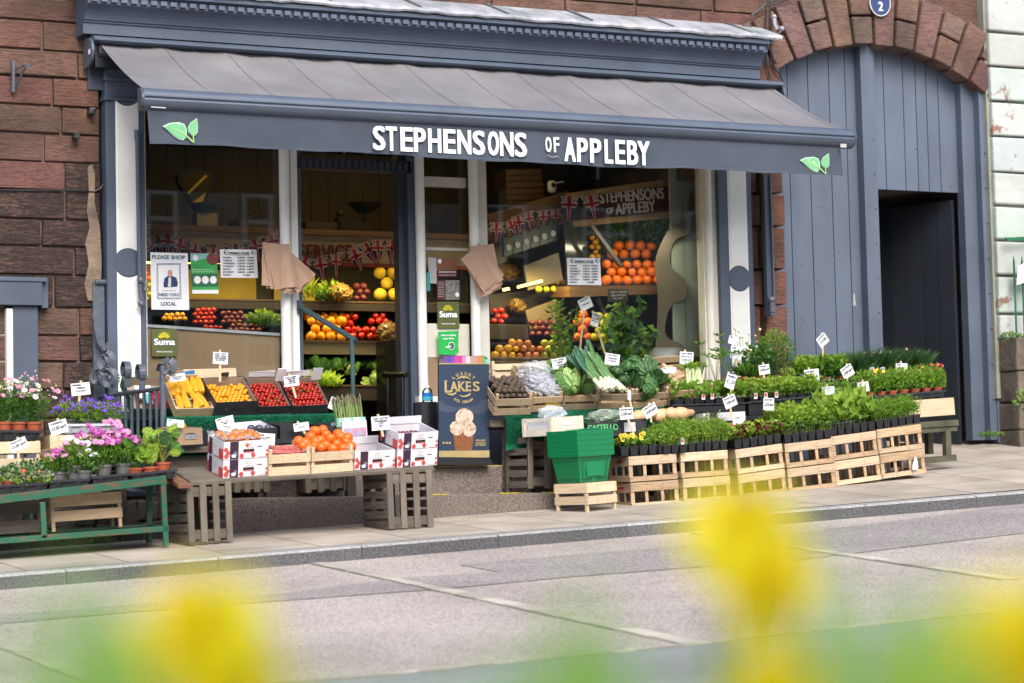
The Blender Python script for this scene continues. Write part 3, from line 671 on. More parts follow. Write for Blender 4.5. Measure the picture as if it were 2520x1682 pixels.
letters('STEPHENSONS', [(218, 305), (307, 386), (408, 495), (500, 584), (598, 690), (703, 790), (800, 896), (905, 992), (1008, 1088), (1092, 1188), (1194, 1280)], 368, 386, 57, .006)
letters('OF', [(1403, 1452), (1460, 1506)], 374, 375, 36, .003); letters('APPLEBY', [(1535, 1615), (1622, 1700), (1712, 1792), (1812, 1873), (1885, 1957), (1967, 2045), (2040, 2126)], 396, 407, 57, .006)
mb.tube([at(x_, y_, 1.137) for x_, y_ in ((1345, 381), (1352, 385), (1360, 388), (1368, 385), (1378, 387))], [.002, .005, .006, .005, .002], letw, 6, flat=.3)
mb.build('lettering', vo)
lf = M('leaf_print', (.16, .44, .22), .8, (.42, .62, .46), 22, sharp=(.58, .64)); lfe = M('leaf_print_edge', (.55, .78, .6), .8)
def leaflogo(ox, oy, sx_, sy_):
    f = lambda P: [(ox+(x-400)*sx_, oy+(y-291)*sy_) for x, y in P]
    mb = MB(); b1 = [(400, 311), (418, 303), (440, 301), (454, 306), (460, 320), (459, 338), (450, 346), (438, 343), (425, 333), (412, 321)]; b2 = [(485, 291), (487, 310), (487, 325), (481, 334), (472, 334), (464, 327), (462, 315), (468, 303)]
    for P, c in ((b1, (438, 323)), (b2, (476, 316))):
        mb.pp(f(P), 1.135, lfe); mb.pp(f([(c[0]+(x-c[0])*.9, c[1]+(y-c[1])*.88) for x, y in P]), 1.139, lf)
    mb.pp(f([(410, 313), (440, 320), (460, 333), (478, 350), (475, 352), (458, 336), (438, 323)]), 1.141, M('leaf_vein', (.35, .6, .2), .8)); mb.pp(f([(476, 305), (477, 335), (479, 352), (476, 350), (474, 335)]), 1.141, MC['leaf_vein'])
    mb.build('leaf_logo', vo)
leaflogo(400, 291, 1, 1); leaflogo(1968, 378, .84, .84)
for xx in (al+.9, ar-.9):
    mb = MB(); mb.bar((xx, -.15, 3.27), (xx+(.5 if xx < 0 else -.5), -.62, 3.04), .04, .05, alum, .7); mb.bar((xx+(.5 if xx < 0 else -.5), -.62, 3.04), (xx, -1.07, 2.86), .04, .04, alum, .7); mb.build('folding_arm', aw)
# awning operating rods
def rod(name, label, a, b, d, crank):
    t = thing(name, label, 'rod'); mb = MB(); mb.tube([at(*a, d), at(*b, d)], .017, grey, 10); mb.tube([at(a[0], a[1]-14, d), at(a[0], a[1]+10, d)], .022, grey, 10); mb.build('pole', t)
    mb = MB(); c = at(*crank, d+.03); mb.ball(c, .03, iron, 8, 6); mb.tube([c, c+V((.03, -.02, -.03)), c+V((.02, -.03, -.08))], .012, iron, 6); mb.tube([c+V((-.01, 0, -.03)), c+V((0, 0, -.14))], .018, iron, 8); mb.ball(c+V((0, -.01, -.17)), .03, iron, 8, 6); mb.build('crank', t)
rod('awning_rod', 'grey winding rod with crank beside the left pilaster', (338, 335), (344, 700), .13, (347, 690))
t = thing('steel_rail', 'grey steel channel with a crank fixed to the stone pier by the gate', 'rail'); mb = MB(); a, b = at(1885, 432, .14), at(1890, 778, .14)
mb.box(((a.x+b.x)/2, -.14, (a.z+b.z)/2), (.05, .05, a.z-b.z), grey); mb.box(((a.x+b.x)/2+.025, -.175, (a.z+b.z)/2), (.012, .03, a.z-b.z), grey, tint=1.2); mb.build('channel', t)
mb = MB(); c = at(1899, 738, .2); mb.ball(c, .03, iron, 8, 6); mb.tube([c, c+V((0, 0, -.1))], .02, iron, 8); mb.ball(c+V((0, 0, -.12)), .018, iron); mb.build('crank', t)
# brackets and cables on the walls
t = MB(); c = lambda x_, y_, d=.05: at(x_, y_, d)
t.bar(c(32, 150), c(32, 228), .022, .03, iron, ref=(0, 1, 0)); t.tube([c(35, 174), c(50, 165, .1), c(64, 160, .2)], .006, iron, 6); t.tube([c(36, 222), c(48, 195, .12), c(64, 163, .2)], .009, iron, 6); t.tube([at(66, 163, .18), at(66, 163, .24)], .017, iron, 8)
tag(t.build('wall_bracket'), 'small triangular iron bracket high on the left stone wall', 'bracket')
t = MB(); t.tube([c(1905, 43, .12), c(1906, 60, .15), c(1914, 76, .2), c(1906, 95, .14), c(1900, 105, .1)], [.02, .014, .016, .014, .02], M('pale_cast_iron', (.35, .37, .42), .5), 8)
t.tube([c(1913, 76, .2), c(1924, 70, .28)], [.014, .014], MC['pale_cast_iron'], 8); t.ball(c(1924, 71, .3), .022, MC['pale_cast_iron']); t.ball(c(1905, 42, .13), .022, MC['pale_cast_iron'])
tag(t.build('cast_bracket', smooth=True), 'pale curved cast iron bracket at the left foot of the arch', 'bracket')
t = MB()
for P in ([(1888, -10), (1884, 60), (1886, 150), (1896, 196)], [(1893, -10), (1896, 60), (1898, 150), (1905, 170), (1918, 182)], [(1850, 40), (1880, 18), (1900, 12), (1950, -4)], [(1848, 38), (1886, 10), (1930, -6)], [(1900, 130), (1906, 165), (1920, 185), (1926, 200), (1915, 208)]):
    t.tube([c(x_, y_, .12) for x_, y_ in P], .007, black, 6)
tag(t.build('wall_cables'), 'tangle of black cables running down beside the arch', 'cable')
# ================================================================== notices
def notice(name, label, poly, d, m=None, cat='notice'):
    t = thing(name, label, cat); mb = MB(); mb.pp(poly, d, m or paper, .002); mb.build('sheet', t); return t
blue = M('print_blue', (.03, .10, .22), .7)
t = notice('notice_poster', 'large white PLEASE SHOP LOCAL poster with a framed figure', [(370, 621.5), (462, 623.7), (466, 763.5), (372.7, 762.4)], .012)
mb = MB(); bk = M('print_blue2', (.05, .16, .22), .7)
ptext(mb, 'PLEASE SHOP', (374.5, 637.5), (455.5, 639), 9.5, .016, bk, .0012); ptext(mb, 'NEED YOU!', (391.5, 729), (440, 729.3), 7, .016, bk, .001); ptext(mb, 'LOCAL', (396.5, 752.5), (433.5, 752.6), 9, .016, bk, .0012); ptext(mb, 'APPLEBY BUSINESS', (399, 717), (433, 717), 2.6, .016, bk)
mb.build('lettering', t); mb = MB()
for o_ in (0, 2.4):
    for a, b in (((386+o_, 649+o_), (444-o_, 649+o_)), ((444-o_, 649+o_), (445.5-o_, 736-o_)), ((445.5-o_, 736-o_), (387+o_, 736-o_)), ((387+o_, 736-o_), (386+o_, 649+o_))): mb.bar(at(*a, .015), at(*b, .015), .002, .002, blue)
coat = M('print_coat', (.04, .08, .2), .8, (.01, .02, .05), 60); skin = M('print_skin', (.55, .33, .26), .8)
mb.pp([(402, 700), (405, 685), (414, 679), (423, 679), (434, 684), (438, 697), (436, 706), (404, 708)], .015, coat, .001); mb.pp([(413, 679), (413, 668), (418, 664), (424, 668), (424, 679), (419, 684)], .016, skin, .001)
mb.pp([(415, 684), (421, 684), (421, 706), (413, 706)], .0165, paper, .001, .8); mb.build('printed_figure', t)
gp = M('print_green', (.05, .42, .10), .7); gdk = M('print_dark_green', (.02, .16, .08), .7)
t = notice('notice_poster', 'green charity poster with three white discs between the two white notices', [(468.5, 624), (533, 624), (538, 723), (473, 723)], .012, gp)
mb = MB(); mb.pp([(471, 674), (535.3, 674), (537, 706), (472.5, 706)], .0145, gdk); mb.pp([(472.8, 714), (537.4, 714), (538, 723), (473, 723)], .0145, paper); mb.pp([(468.6, 624), (533, 624), (533.5, 632), (469, 644)], .0145, M('print_teal', (.25, .55, .5), .7))
for i in range(3): oval(mb, at(484+i*19.5, 690, .0), .026, .028, .019, paper, .002, 20)
oval(mb, at(521, 638, 0), .044, .042, .019, M('print_crowd', (.35, .05, .05), .7, (.02, .02, .03), 90), .002, 20); oval(mb, at(479, 636, 0), .02, .022, .019, paper, .002, 18)
for k, (s_, yy) in enumerate((('We are your local', 654), ('air ambulance service.', 659), ('We hope you never need us,', 666), ('but if you do, we\'ll be there.', 671))): ptext(mb, s_, (473, yy), (473+len(s_)*1.9, yy), 3.6, .018, paper if k > 1 else gdk)
mb.build('print', t)
def hours(x0, y0, kx, ky, label):
    f = lambda x, y: (x0+(x-541)*kx, y0+(y-614)*ky)
    t = notice('notice_sheet', label, [f(541, 614), f(631, 615), f(635, 684.5), f(543.7, 683.8)], .012)
    mb = MB(); ptext(mb, 'OPENING HOURS', f(562, 627), f(614, 627.5), 6.2*ky, .016, ink, .0006); mb.bar(at(*f(562, 629.5), .015), at(*f(614, 630), .015), .001, .0012, ink)
    for k, dn in enumerate(('MONDAY', 'TUESDAY', 'WEDNESDAY', 'THURSDAY', 'FRIDAY', 'SATURDAY', 'SUNDAY')):
        y = 636.5+k*7.1; ptext(mb, dn, f(549, y), f(549+len(dn)*3.3, y+.2), 4*ky, .016, ink, .0004)
        if k < 6: ptext(mb, '6.00AM - 4.00PM', f(585, y), f(625, y+.3), 4*ky, .016, ink, .0004)
        else: ptext(mb, 'CLOSED', f(598, y), f(616, y+.3), 4*ky, .016, ink, .0004)
    for xx in (554.5, 622): p = at(*f(xx, 622), 0); oval(mb, p, .017, .018, .0155, ink, .001, 16); oval(mb, p, .013, .014, .017, paper, .001, 16); mb.pp([f(xx-3, 620), f(xx+3, 620), f(xx, 625)], .0185, ink)
    mb.build('lettering', t)
hours(541, 614, 1, 1, 'white opening hours notice in the left window beside the green poster')
hours(1395, 635, .905, .955, 'white opening hours notice in the right window in front of the oranges')
olive = M('print_olive', (.09, .11, .02), .6); yg = M('print_yellow', (.65, .6, .02), .6)
def suma(x0, y0, x1, y1, label):
    t = notice('sticker', label, [(x0, y0), (x1, y0), (x1+2, y1), (x0+1, y1)], .012, olive, 'sticker'); w_ = x1-x0; h = y1-y0; mb = MB()
    cx_, cy_ = x0+w_*.5, y0+h*.36
    for k in range(7):
        a = RAD(25+k*21.7); p = (cx_+math.cos(a)*w_*.10, cy_-math.sin(a)*h*.04); q = (cx_+math.cos(a)*w_*.27, cy_-math.sin(a)*h*.27); mm = ((p[0]+q[0])/2, (p[1]+q[1])/2); nx_ = (-(q[1]-p[1])*.22, (q[0]-p[0])*.22)
        mb.pp([p, (mm[0]+nx_[0], mm[1]+nx_[1]), q, (mm[0]-nx_[0], mm[1]-nx_[1])], .014, yg)
    ptext(mb, 'Suma', (x0+w_*.12, y0+h*.58), (x0+w_*.93, y0+h*.58), h*.22, .016, paper, .003); ptext(mb, 'www.suma.coop', (x0+w_*.2, y0+h*.87), (x0+w_*.83, y0+h*.87), h*.06, .016, paper, .0004)
    mb.build('print', t)
suma(372.7, 810, 434.5, 877.6, 'square olive Suma sticker low on the plywood in the left window'); suma(1076, 743, 1129, 808.6, 'olive Suma sticker in the narrow pane right of the door')
pr = M('print_produce', (.35, .04, .05), .7, (.06, .12, .03), 55); mar = M('print_maroon', (.11, .012, .02), .7); stre = M('print_street', (.3, .3, .3), .7, (.04, .07, .03), 50)
t = notice('leaflet', 'maroon leaflet with a picture of fruit, topmost in the narrow pane', [(1074, 637), (1124, 637), (1125, 683), (1075, 683)], .012, pr, 'leaflet'); mb = MB(); mb.pp([(1075, 666), (1124.5, 666), (1125, 683), (1075, 683)], .0145, mar); ptext(mb, 'HOME DELIVERY SERVICE', (1080, 672), (1122, 672), 4, .018, paper, .0004); ptext(mb, 'FRESH PRODUCE TO YOUR DOOR', (1080, 679), (1122, 679), 2.6, .018, paper); oval(mb, at(1080, 644, 0), .016, .018, .016, paper, .001, 16); mb.build('print', t)
t = notice('leaflet', 'maroon leaflet with a picture of a street, just above the olive sticker', [(1075, 689.5), (1131, 690), (1131.5, 738), (1076, 738)], .0125, mar, 'leaflet'); mb = MB(); mb.pp([(1096, 690), (1131, 690), (1131.5, 738), (1096, 738)], .0145, stre)
for k in range(9): mb.bar(at(1078, 695+k*4.4, .015), at(1093, 695+k*4.4, .015), .001, .003, paper, .6)
oval(mb, at(1123, 726, 0), .016, .018, .017, paper, .001, 16); mb.build('print', t)
tag(MB().pp([(1053.5, 633), (1075, 636), (1075, 699), (1056, 697)], .010, paper, .002, .55).build('blank_sheet'), 'plain grey sheet stuck beside the fruit leaflet', 'sheet')
mb = MB(); mb.pp([(1050, 671.6), (1058, 671), (1059, 716), (1051, 717)], .014, M('print_turq', (.05, .42, .42), .5))
for k in range(6): mb.bar(at(1052.5, 678+k*6, .0165), at(1056.5, 678+k*6, .0165), .001, .002, ink)
tag(mb.build('thermometer'), 'slim turquoise thermometer strip on the narrow pane', 'thermometer')
t = notice('charity_bag', 'bright green charity bag taped under the olive sticker by the door', [(1078, 817), (1129, 814.5), (1127.5, 850), (1129.5, 868), (1112, 875), (1079.5, 872)], .05, M('bag_green', (.02, .45, .08), .35, (.015, .36, .06), 30, .004, 30), 'bag')
mb = MB(); ptext(mb, "We're helping", (1086, 829), (1122, 828), 5, .053, paper, .0008); ptext(mb, 'save lives', (1091, 836), (1117, 835.5), 4.5, .053, paper, .0008); oval(mb, at(1104, 853, 0), .027, .03, .053, paper, .001, 20); oval(mb, at(1104, 853, 0), .023, .025, .055, gdk, .001, 20); mb.pp([(1098, 853), (1110, 851), (1110, 855), (1098, 857)], .057, paper); mb.build('print', t)
# plywood board in the left window
tag(MB().pp([(360, 801), (520, 813), (688, 824), (688, 950), (361, 948)], -.02, MC['plywood'], .01).build('plywood_board'), 'brown plywood board across the bottom of the left window', 'board')
mb = MB(); mb.bar(at(360, 802, -.01), at(688, 824, -.01), .02, .02, M('tape', (.4, .42, .45), .5)); tag(mb.build('taped_edge'), 'grey taped strip along the top of the plywood board', 'strip')
# paper bag bunches
kraft = M('kraft_paper', (.42, .28, .20), .8, (.36, .23, .16), 3, .001, 200)
def bagfan(label, hook, d, sheets, w_, h):
    t = thing('paper_bag_bunch', label, 'paper bags'); p0 = at(*hook, d)
    for k, (a, ox, oy) in enumerate(sheets):
        a = RAD(a); c_, s_ = math.cos(a), math.sin(a); mb = MB(); dd = k*.0045; vs = []; n = 6
        for j in range(n+1):
            for i in range(n+1):
                u = ox-w_*i/n; v = oy-h*j/n; b = .016*math.sin(i*1.1+k*1.7)*(j/n)+.012*(j/n)**2+(.012 if i in (0, n) and j > 3 else 0)*math.sin(k*2.3)
                vs.append(p0+V((u*c_-v*s_, -dd-b-.02*(j/n), u*s_+v*c_)))
        mb.add(vs, [(j*(n+1)+i, j*(n+1)+i+1, (j+1)*(n+1)+i+1, (j+1)*(n+1)+i) for j in range(n) for i in range(n)], kraft, ru(.88, 1.06)); mb.build('paper_bag', t, smooth=True)
    mb = MB(); mb.tube([p0+V((0, 0, .03)), p0+V((.004, -.02, .07)), p0+V((.012, -.02, .10))], .002, paper, 5); mb.build('string', t)
bagfan('fan of brown paper bags hung on the white post left of the door', (697, 603), .13, [(48, 0, 0), (44, 0, 0), (40, .0, 0), (36, 0, 0), (32, 0, 0), (27, 0, 0), (-4, .015, 0), (2, .02, -.002), (6, .02, 0), (9, .03, 0)], .185, .32)
bagfan('brown paper bags hung on the white post right of the door', (1173, 602), .14, [(12, .13, -.02), (7, .14, -.01), (24, .04, -.08), (28, .03, -.06), (32, .02, -.03), (36, .015, -.01), (39, .01, 0)], .20, .30)
# ================================================================== fruit and vegetables
def fm(name, col, rough=.35, c2=None, **k): return M(name, col, rough, c2, k.pop('scale', 12), **k)
FM = {}
def mesh_of(name, fn, smooth=True):
    if name in FM: return FM[name]
    mb = MB(); fn(mb); o = mb.build(name, smooth=smooth); FM[name] = o.data; bpy.data.objects.remove(o); return FM[name]
gs = leafmat('stalk_green', (.06, .16, .02), .1)
def round_fruit(name, col, c2=None, sq=.92, rough=.35, stalk=True, bump=0., dimple=.12, n=14):
    def fn(mb):
        m = M(name+'_skin', col, rough, c2, 3.5/.1, bump, 300)
        def g(q, t, ph): return 1-dimple*math.exp(-(ph/.35)**2)
        mb.ball((0, 0, 0), (1, 1, sq), m, n, 8, f=None)
        if stalk:
            for k in range(5):
                a = k*1.257; mb.leaf(V((0, 0, sq*.99)), V((math.cos(a), math.sin(a), .15)), .45, .22, gs, .5)
            mb.tube([(0, 0, sq*.9), (.05, .02, sq+.18)], .05, gs, 5)
    return mesh_of(name, fn)
orange_me = round_fruit('orange', (.90, .21, .01), (.80, .14, .005), .95, .4, False)
big_orange = round_fruit('loose_orange', (.92, .155, .012), (.82, .11, .008), .94, .35, False)
lemon_me = round_fruit('melon', (.62, .48, .05), (.5, .36, .03), .95, .5, False)
tomato_me = round_fruit('tomato', (.50, .022, .008), (.38, .012, .006), .85, .2)
vine_me = round_fruit('vine_tomato', (.42, .014, .008), (.30, .008, .006), .88, .15)
ytom_me = round_fruit('yellow_tomato', (.80, .36, .01), (.75, .26, .008), .9, .18)
potato_me = round_fruit('potato', (.12, .085, .06), (.05, .035, .025), .8, .85, False)
plum_me = round_fruit('plum', (.035, .03, .06), (.09, .10, .16), .9, .4, False)
applg_me = round_fruit('green_apple', (.34, .42, .03), (.5, .45, .03), .9, .3, False)
appley_me = round_fruit('yellow_apple', (.70, .40, .02), (.65, .28, .02), .92, .35, False)
appler_me = round_fruit('red_apple', (.45, .06, .02), (.55, .25, .03), .9, .3, False)
onion_me = round_fruit('onion', (.16, .03, .04), (.1, .02, .03), .9, .35, False)
def pepper_fn(col, nm):
    def fn(mb):
        m = M(nm, col, .2, tuple(c*.8 for c in col), 20)
        mb.ball((0, 0, 0), (1, 1, 1.05), m, 20, 9, f=lambda q, t, ph: 1-.16*abs(math.cos(t*2))**3-.25*math.exp(-(ph/.4)**2))
        mb.tube([(0, 0, .8), (.05, 0, 1.1), (.18, 0, 1.3)], [.16, .09, .1], gs, 7)
    return fn
pep_y = mesh_of('yellow_pepper', pepper_fn((.80, .30, .01), 'pepper_yellow')); pep_r = mesh_of('red_pepper', pepper_fn((.48, .015, .01), 'pepper_red'))
cab_m = leafmat('cabbage_leaf', (.10, .23, .05), .15); cab_l = leafmat('cabbage_pale', (.24, .38, .11), .15); cab_d = leafmat('savoy_leaf', (.03, .11, .025), .1); cab_b = leafmat('savoy_blue', (.07, .18, .05), .1)
def cup_leaf(mb, c, out, upv, l, w_, m, curl=.5, tint=1., nx=6, ny=5, ruff=.0):
    out = out.normalized(); s_ = out.cross(upv).normalized(); vs = []
    for j in range(ny+1):
        v = j/ny
        for i in range(nx+1):
            u = i/nx*2-1; ww = w_*math.sin(math.pi*(.12+.80*v))**.7*.5
            p = c+upv*(l*v)+s_*(u*ww)+out*(curl*l*(math.sin(v*1.9)*.5-u*u*.28*math.sin(math.pi*v)))+out*(ruff*math.sin(u*9+v*7)*abs(u))+upv*(ruff*math.cos(u*11))*abs(u)
            vs.append(p)
    fc = [[], []]
    for j in range(ny):
        for i in range(nx): fc[1 if nx % 2 == 1 and i == nx//2 or (nx > 7 and (i+2*j) % 4 == 0) else 0].append((j*(nx+1)+i, j*(nx+1)+i+1, (j+1)*(nx+1)+i+1, (j+1)*(nx+1)+i))
    mb.add(vs, fc[0], m, tint)
    if fc[1]: mb.add(vs, fc[1], m, tint*1.7)
def cabbage_fn(kind):
    def fn(mb):
        pal = {'hispi': (cab_l, cab_m), 'savoy': (cab_b, cab_d), 'cauli': (cab_m, cab_l)}[kind]; hi = 1.35 if kind == 'hispi' else 1.
        mb.ball((0, 0, 0), (.62, .62, .7*hi), M('cauliflower_head', (.62, .50, .2), .8, (.45, .34, .12), 12, .06, 14) if kind == 'cauli' else pal[0], 14, 9, f=lambda q, t, ph: 1+.05*math.sin(t*7+ph*5))
        for ring, (rr, n, tl, l) in enumerate(((.56, 6, .0, 1.35), (.66, 7, .25, 1.3), (.66, 8, .8, 1.25))):
            if kind == 'cauli' and ring == 0: continue
            for k in range(n):
                a = 2*math.pi*(k+ring*.5)/n+ru(-.15, .15); o = V((math.cos(a), math.sin(a), 0)); u = (V((0, 0, 1))*math.cos(tl)+o*math.sin(tl))
                cup_leaf(mb, o*rr*.62+V((0, 0, -.62*hi)), o, u, l*hi*ru(.85, 1.05), 1.05, pal[0] if R() < .55 else pal[1], -.35-ring*.12 if ring < 2 else .1, ru(.75, 1.15), nx=9, ny=8, ruff=.09 if kind == 'savoy' else .025)
        mb.tube([(0, 0, -.6*hi), (0, 0, -.85*hi)], .2, cab_l, 10)
    return fn
cab_h = mesh_of('pointed_cabbage', cabbage_fn('hispi')); cab_s = mesh_of('savoy_cabbage', cabbage_fn('savoy')); cauli = mesh_of('cauliflower', cabbage_fn('cauli'))
def cob_fn(mb):
    m = M('sweetcorn', (.80, .42, .03), .35, (.70, .32, .02), 40); n = 14; k = 22; vs = []
    for i in range(k+1):
        z = i/k; r = .15*math.sin(math.pi*(.18+z*.72))**.5
        for j in range(n*2):
            t = math.pi*j/n; b = 1+.07*(1 if (j % 2) else -1)*(1); b -= .05*(i % 2); vs.append(V((r*b*math.cos(t), r*b*math.sin(t), z)))
    N2 = n*2; mb.add(vs, [(i*N2+j, i*N2+(j+1) % N2, (i+1)*N2+(j+1) % N2, (i+1)*N2+j) for i in range(k) for j in range(N2)]+[tuple(range(N2))[::-1], tuple(k*N2+j for j in range(N2))], m)
cob_me = mesh_of('corn_cob', cob_fn)
def put(me, name, loc, s, label, group, cat, rot=None):
    o = bpy.data.objects.new(name, me); sc.collection.objects.link(o); o.location = loc; o.scale = s if isinstance(s, (tuple, V)) else (s*ru(.93, 1.07), s*ru(.93, 1.07), s*ru(.92, 1.05))
    o.rotation_euler = rot if rot is not None else (ru(-.6, .6), ru(-.6, .6), ru(0, 6.28)); return tag(o, label, cat, group)
def heap(me, name, x0, y0, x1, y1, d, rpx, label, group, cat, shape=None, sc_=1., rows_d=2, rot=None):
    """pile of fruit filling a photo region; deeper rows stand a little higher behind the front ones"""
    d0 = -d; s = rpx/(FPX/(at((x0+x1)/2, y1, d)-CAM).length); y = y1-rpx; r_ = 0
    while y > y0:
        x = x0+rpx*(1 if r_ % 2 == 0 else 2)
        while x < x1-rpx*.4:
            if shape is None or shape((x-x0)/(x1-x0), (y1-y)/(y1-y0)):
                dd = d-(y1-y)/(y1-y0+.1)*s*2.2
                put(me, name, at(x+ru(-1, 1), y+ru(-1, 1), dd+ru(-.01, .01)), s*ru(.9, 1.1)*sc_, label, group, cat, rot)
            x += rpx*2.0
        y -= rpx*1.55; r_ += 1
# ================================================================== interior of the shop
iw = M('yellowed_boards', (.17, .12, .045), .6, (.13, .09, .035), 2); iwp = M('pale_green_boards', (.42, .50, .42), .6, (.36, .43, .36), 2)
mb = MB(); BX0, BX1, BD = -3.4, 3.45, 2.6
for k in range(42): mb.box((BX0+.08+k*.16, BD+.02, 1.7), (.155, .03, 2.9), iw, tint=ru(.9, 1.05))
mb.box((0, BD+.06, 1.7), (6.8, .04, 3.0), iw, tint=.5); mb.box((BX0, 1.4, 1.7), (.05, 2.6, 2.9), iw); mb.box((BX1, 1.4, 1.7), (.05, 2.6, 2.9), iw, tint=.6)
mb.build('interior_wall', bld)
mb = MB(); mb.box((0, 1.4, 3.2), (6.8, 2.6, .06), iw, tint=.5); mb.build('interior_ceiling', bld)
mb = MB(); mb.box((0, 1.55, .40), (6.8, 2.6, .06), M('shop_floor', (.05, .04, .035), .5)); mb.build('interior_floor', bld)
mb = MB(); xw = at(1650, 600, -.5).x
for k in range(5): mb.box((xw+.06+k*.12, .5, 1.9), (.115, .02, 2.4), iwp, tint=ru(.95, 1.03))
mb.build('panelled_screen', bld)
# shelving unit across the back
D1 = -1.55
def zat(y, d=D1, x=860): return at(x, y, d).z
shelf = thing('display_shelving', 'long dark tiered shelving at the back of the shop holding vegetables', 'shelving')
xa, xb = at(300, 700, D1).x, at(1240, 700, D1).x; bs = M('black_shelf', (.02, .014, .01), .6)
for (ya, yb, dp) in ((742, 766, .0), (842, 876, .12), (952, 990, .24)):
    z0, z1 = zat(yb), zat(ya); mb = MB(); mb.box(((xa+xb)/2, -D1+.30-dp, (z0+z1)/2), (xb-xa, .65, z1-z0), bs); mb.box(((xa+xb)/2, -D1-.028-dp, z1-.008), (xb-xa, .01, .012), bwood, tint=.5); mb.build('shelf', shelf)
mb = MB(); mb.box(((xa+xb)/2, -D1+.62, 1.4), (xb-xa, .03, 1.9), bs); mb.build('back_panel', shelf)
mb = MB(); p0, p1 = at(735, 700, D1).x, at(838, 700, D1).x; yl = M('yellow_backing', (.85, .62, .03), .5); mb.box(((p0+p1)/2, -D1+.58, (zat(742)+zat(655))/2), (p1-p0, .01, zat(655)-zat(742)), yl); p0, p1 = at(345, 700, D1).x, at(690, 700, D1).x; mb.box(((p0+p1)/2, -D1+.58, (zat(742)+zat(655))/2), (p1-p0, .01, zat(655)-zat(742)), yl, tint=.8); mb.build('yellow_back_panel', shelf)
mb = MB(); mb.box(((xa+xb)/2, -D1+.25, zat(578)), (xb-xa, .7, .045), bwood); mb.build('top_shelf', shelf)
ban = thing('banner_board', 'cream board with maroon HOME DELIVERY SERVICE lettering above the shelving', 'sign')
mb = MB(); z0, z1 = zat(652), zat(586); mb.box(((xa+xb)/2, -D1-.06, (z0+z1)/2), (xb-xa, .02, z1-z0), M('cream_board', (.36, .28, .18), .6)); mb.box(((xa+xb)/2, -D1-.075, z0-.01), (xb-xa, .03, .03), M('red_strip', (.2, .02, .015), .5)); mb.build('board', ban)
mb = MB(); mk = M('banner_maroon', (.12, .012, .02), .6); ptext(mb, 'HOME', (440, 643), (532, 643), 40, -D1*-1+.085, mk, .004); ptext(mb, 'DELIVERY', (558, 643), (715, 643), 40, D1+.085, mk, .004); ptext(mb, 'SERVICE', (738, 644), (866, 645), 42, D1+.085, mk, .004); mb.build('lettering', ban)
# goods
G = 'in the shop'
heap(lemon_me, 'melon', 918, 672, 990, 742, D1+.02, 17, 'pale yellow melon heaped on the top tier behind the door', 'melons on the back shelf', 'melon')
heap(pep_y, 'yellow_pepper', 752, 772, 850, 842, D1+.12, 12.5, 'yellow pepper heaped on the middle shelf behind the handrail', 'yellow peppers on the middle shelf', 'pepper', lambda u, v: v < 1.25-u*.5)
heap(pep_r, 'red_pepper', 832, 768, 884, 838, D1+.05, 10, 'red pepper on the middle shelf next to the yellow ones', 'red peppers on the middle shelf', 'pepper')
heap(pep_r, 'red_pepper', 905, 772, 958, 800, D1+.05, 9, 'red pepper in the dark tray at the right of the middle shelf', 'red peppers in the dark tray', 'pepper')
heap(cab_s, 'savoy_cabbage', 745, 885, 850, 950, D1+.2, 21, 'green cabbage on the lowest shelf seen through the doorway', 'cabbages on the lowest shelf', 'cabbage', sc_=1.1)
heap(cauli, 'cauliflower', 846, 888, 905, 930, D1+.2, 20, 'creamy cauliflower on the lowest shelf behind the handrail post', 'cauliflowers on the lowest shelf', 'cauliflower', sc_=1.0)
heap(cab_s, 'savoy_cabbage', 745, 872, 980, 915, D1+.0, 19, 'green cabbage at the back of the lowest shelf', 'cabbages at the back of the lowest shelf', 'cabbage')
heap(pep_r, 'red_pepper', 860, 800, 935, 838, D1+.1, 10, 'dark red pepper low on the middle shelf behind the handrail', 'dark red peppers low on the middle shelf', 'pepper')
heap(pep_y, 'yellow_pepper', 742, 765, 880, 790, D1-.02, 11, 'orange pepper at the back of the middle shelf', 'orange peppers at the back of the middle shelf', 'pepper')
heap(cab_h, 'pointed_cabbage', 905, 890, 975, 955, D1+.2, 20, 'yellowish leafy cabbage at the right end of the lowest shelf', 'leafy cabbages at the shelf end', 'cabbage')
heap(onion_me, 'avocado', 868, 700, 914, 742, D1+.02, 9, 'dark avocado between the salad bags and melons', 'avocados on the top tier', 'avocado')
heap(appley_me, 'new_potato', 397, 768, 464, 792, D1+.14, 6.5, 'small pale potato in a black tray seen through the left window', 'pale potatoes in the left window', 'potato')
heap(tomato_me, 'tomato', 474, 760, 530, 800, D1+.14, 6.5, 'red tomato in the green punnet seen through the left window', 'tomatoes in the green punnet', 'tomato')
heap(onion_me, 'red_onion', 542, 764, 604, 800, D1+.14, 7, 'dark red onion in the tray right of the tomatoes', 'red onions in the left window', 'onion')
heap(onion_me, 'beetroot', 560, 800, 640, 820, D1+.2, 7, 'round dark beetroot low behind the plywood board', 'beetroots behind the plywood', 'beetroot')
heap(tomato_me, 'tomato', 500, 798, 552, 812, D1+.2, 6, 'red tomato low behind the plywood board', 'tomatoes behind the plywood', 'tomato')
heap(applg_me, 'lime', 352, 690, 372, 742, D1+.05, 7, 'green lime at the left edge of the left window', 'limes in the left window', 'lime'); heap(orange_me, 'orange', 345, 655, 372, 690, D1+.05, 7, 'orange at the left edge of the left window', 'oranges in the left window', 'orange')
gl = [leafmat('leaf_dark', (.035, .11, .025), .3), leafmat('leaf_mid', (.085, .22, .03), .4), leafmat('leaf_light', (.25, .45, .04), .5), leafmat('leaf_bright', (.40, .58, .07), .5)]
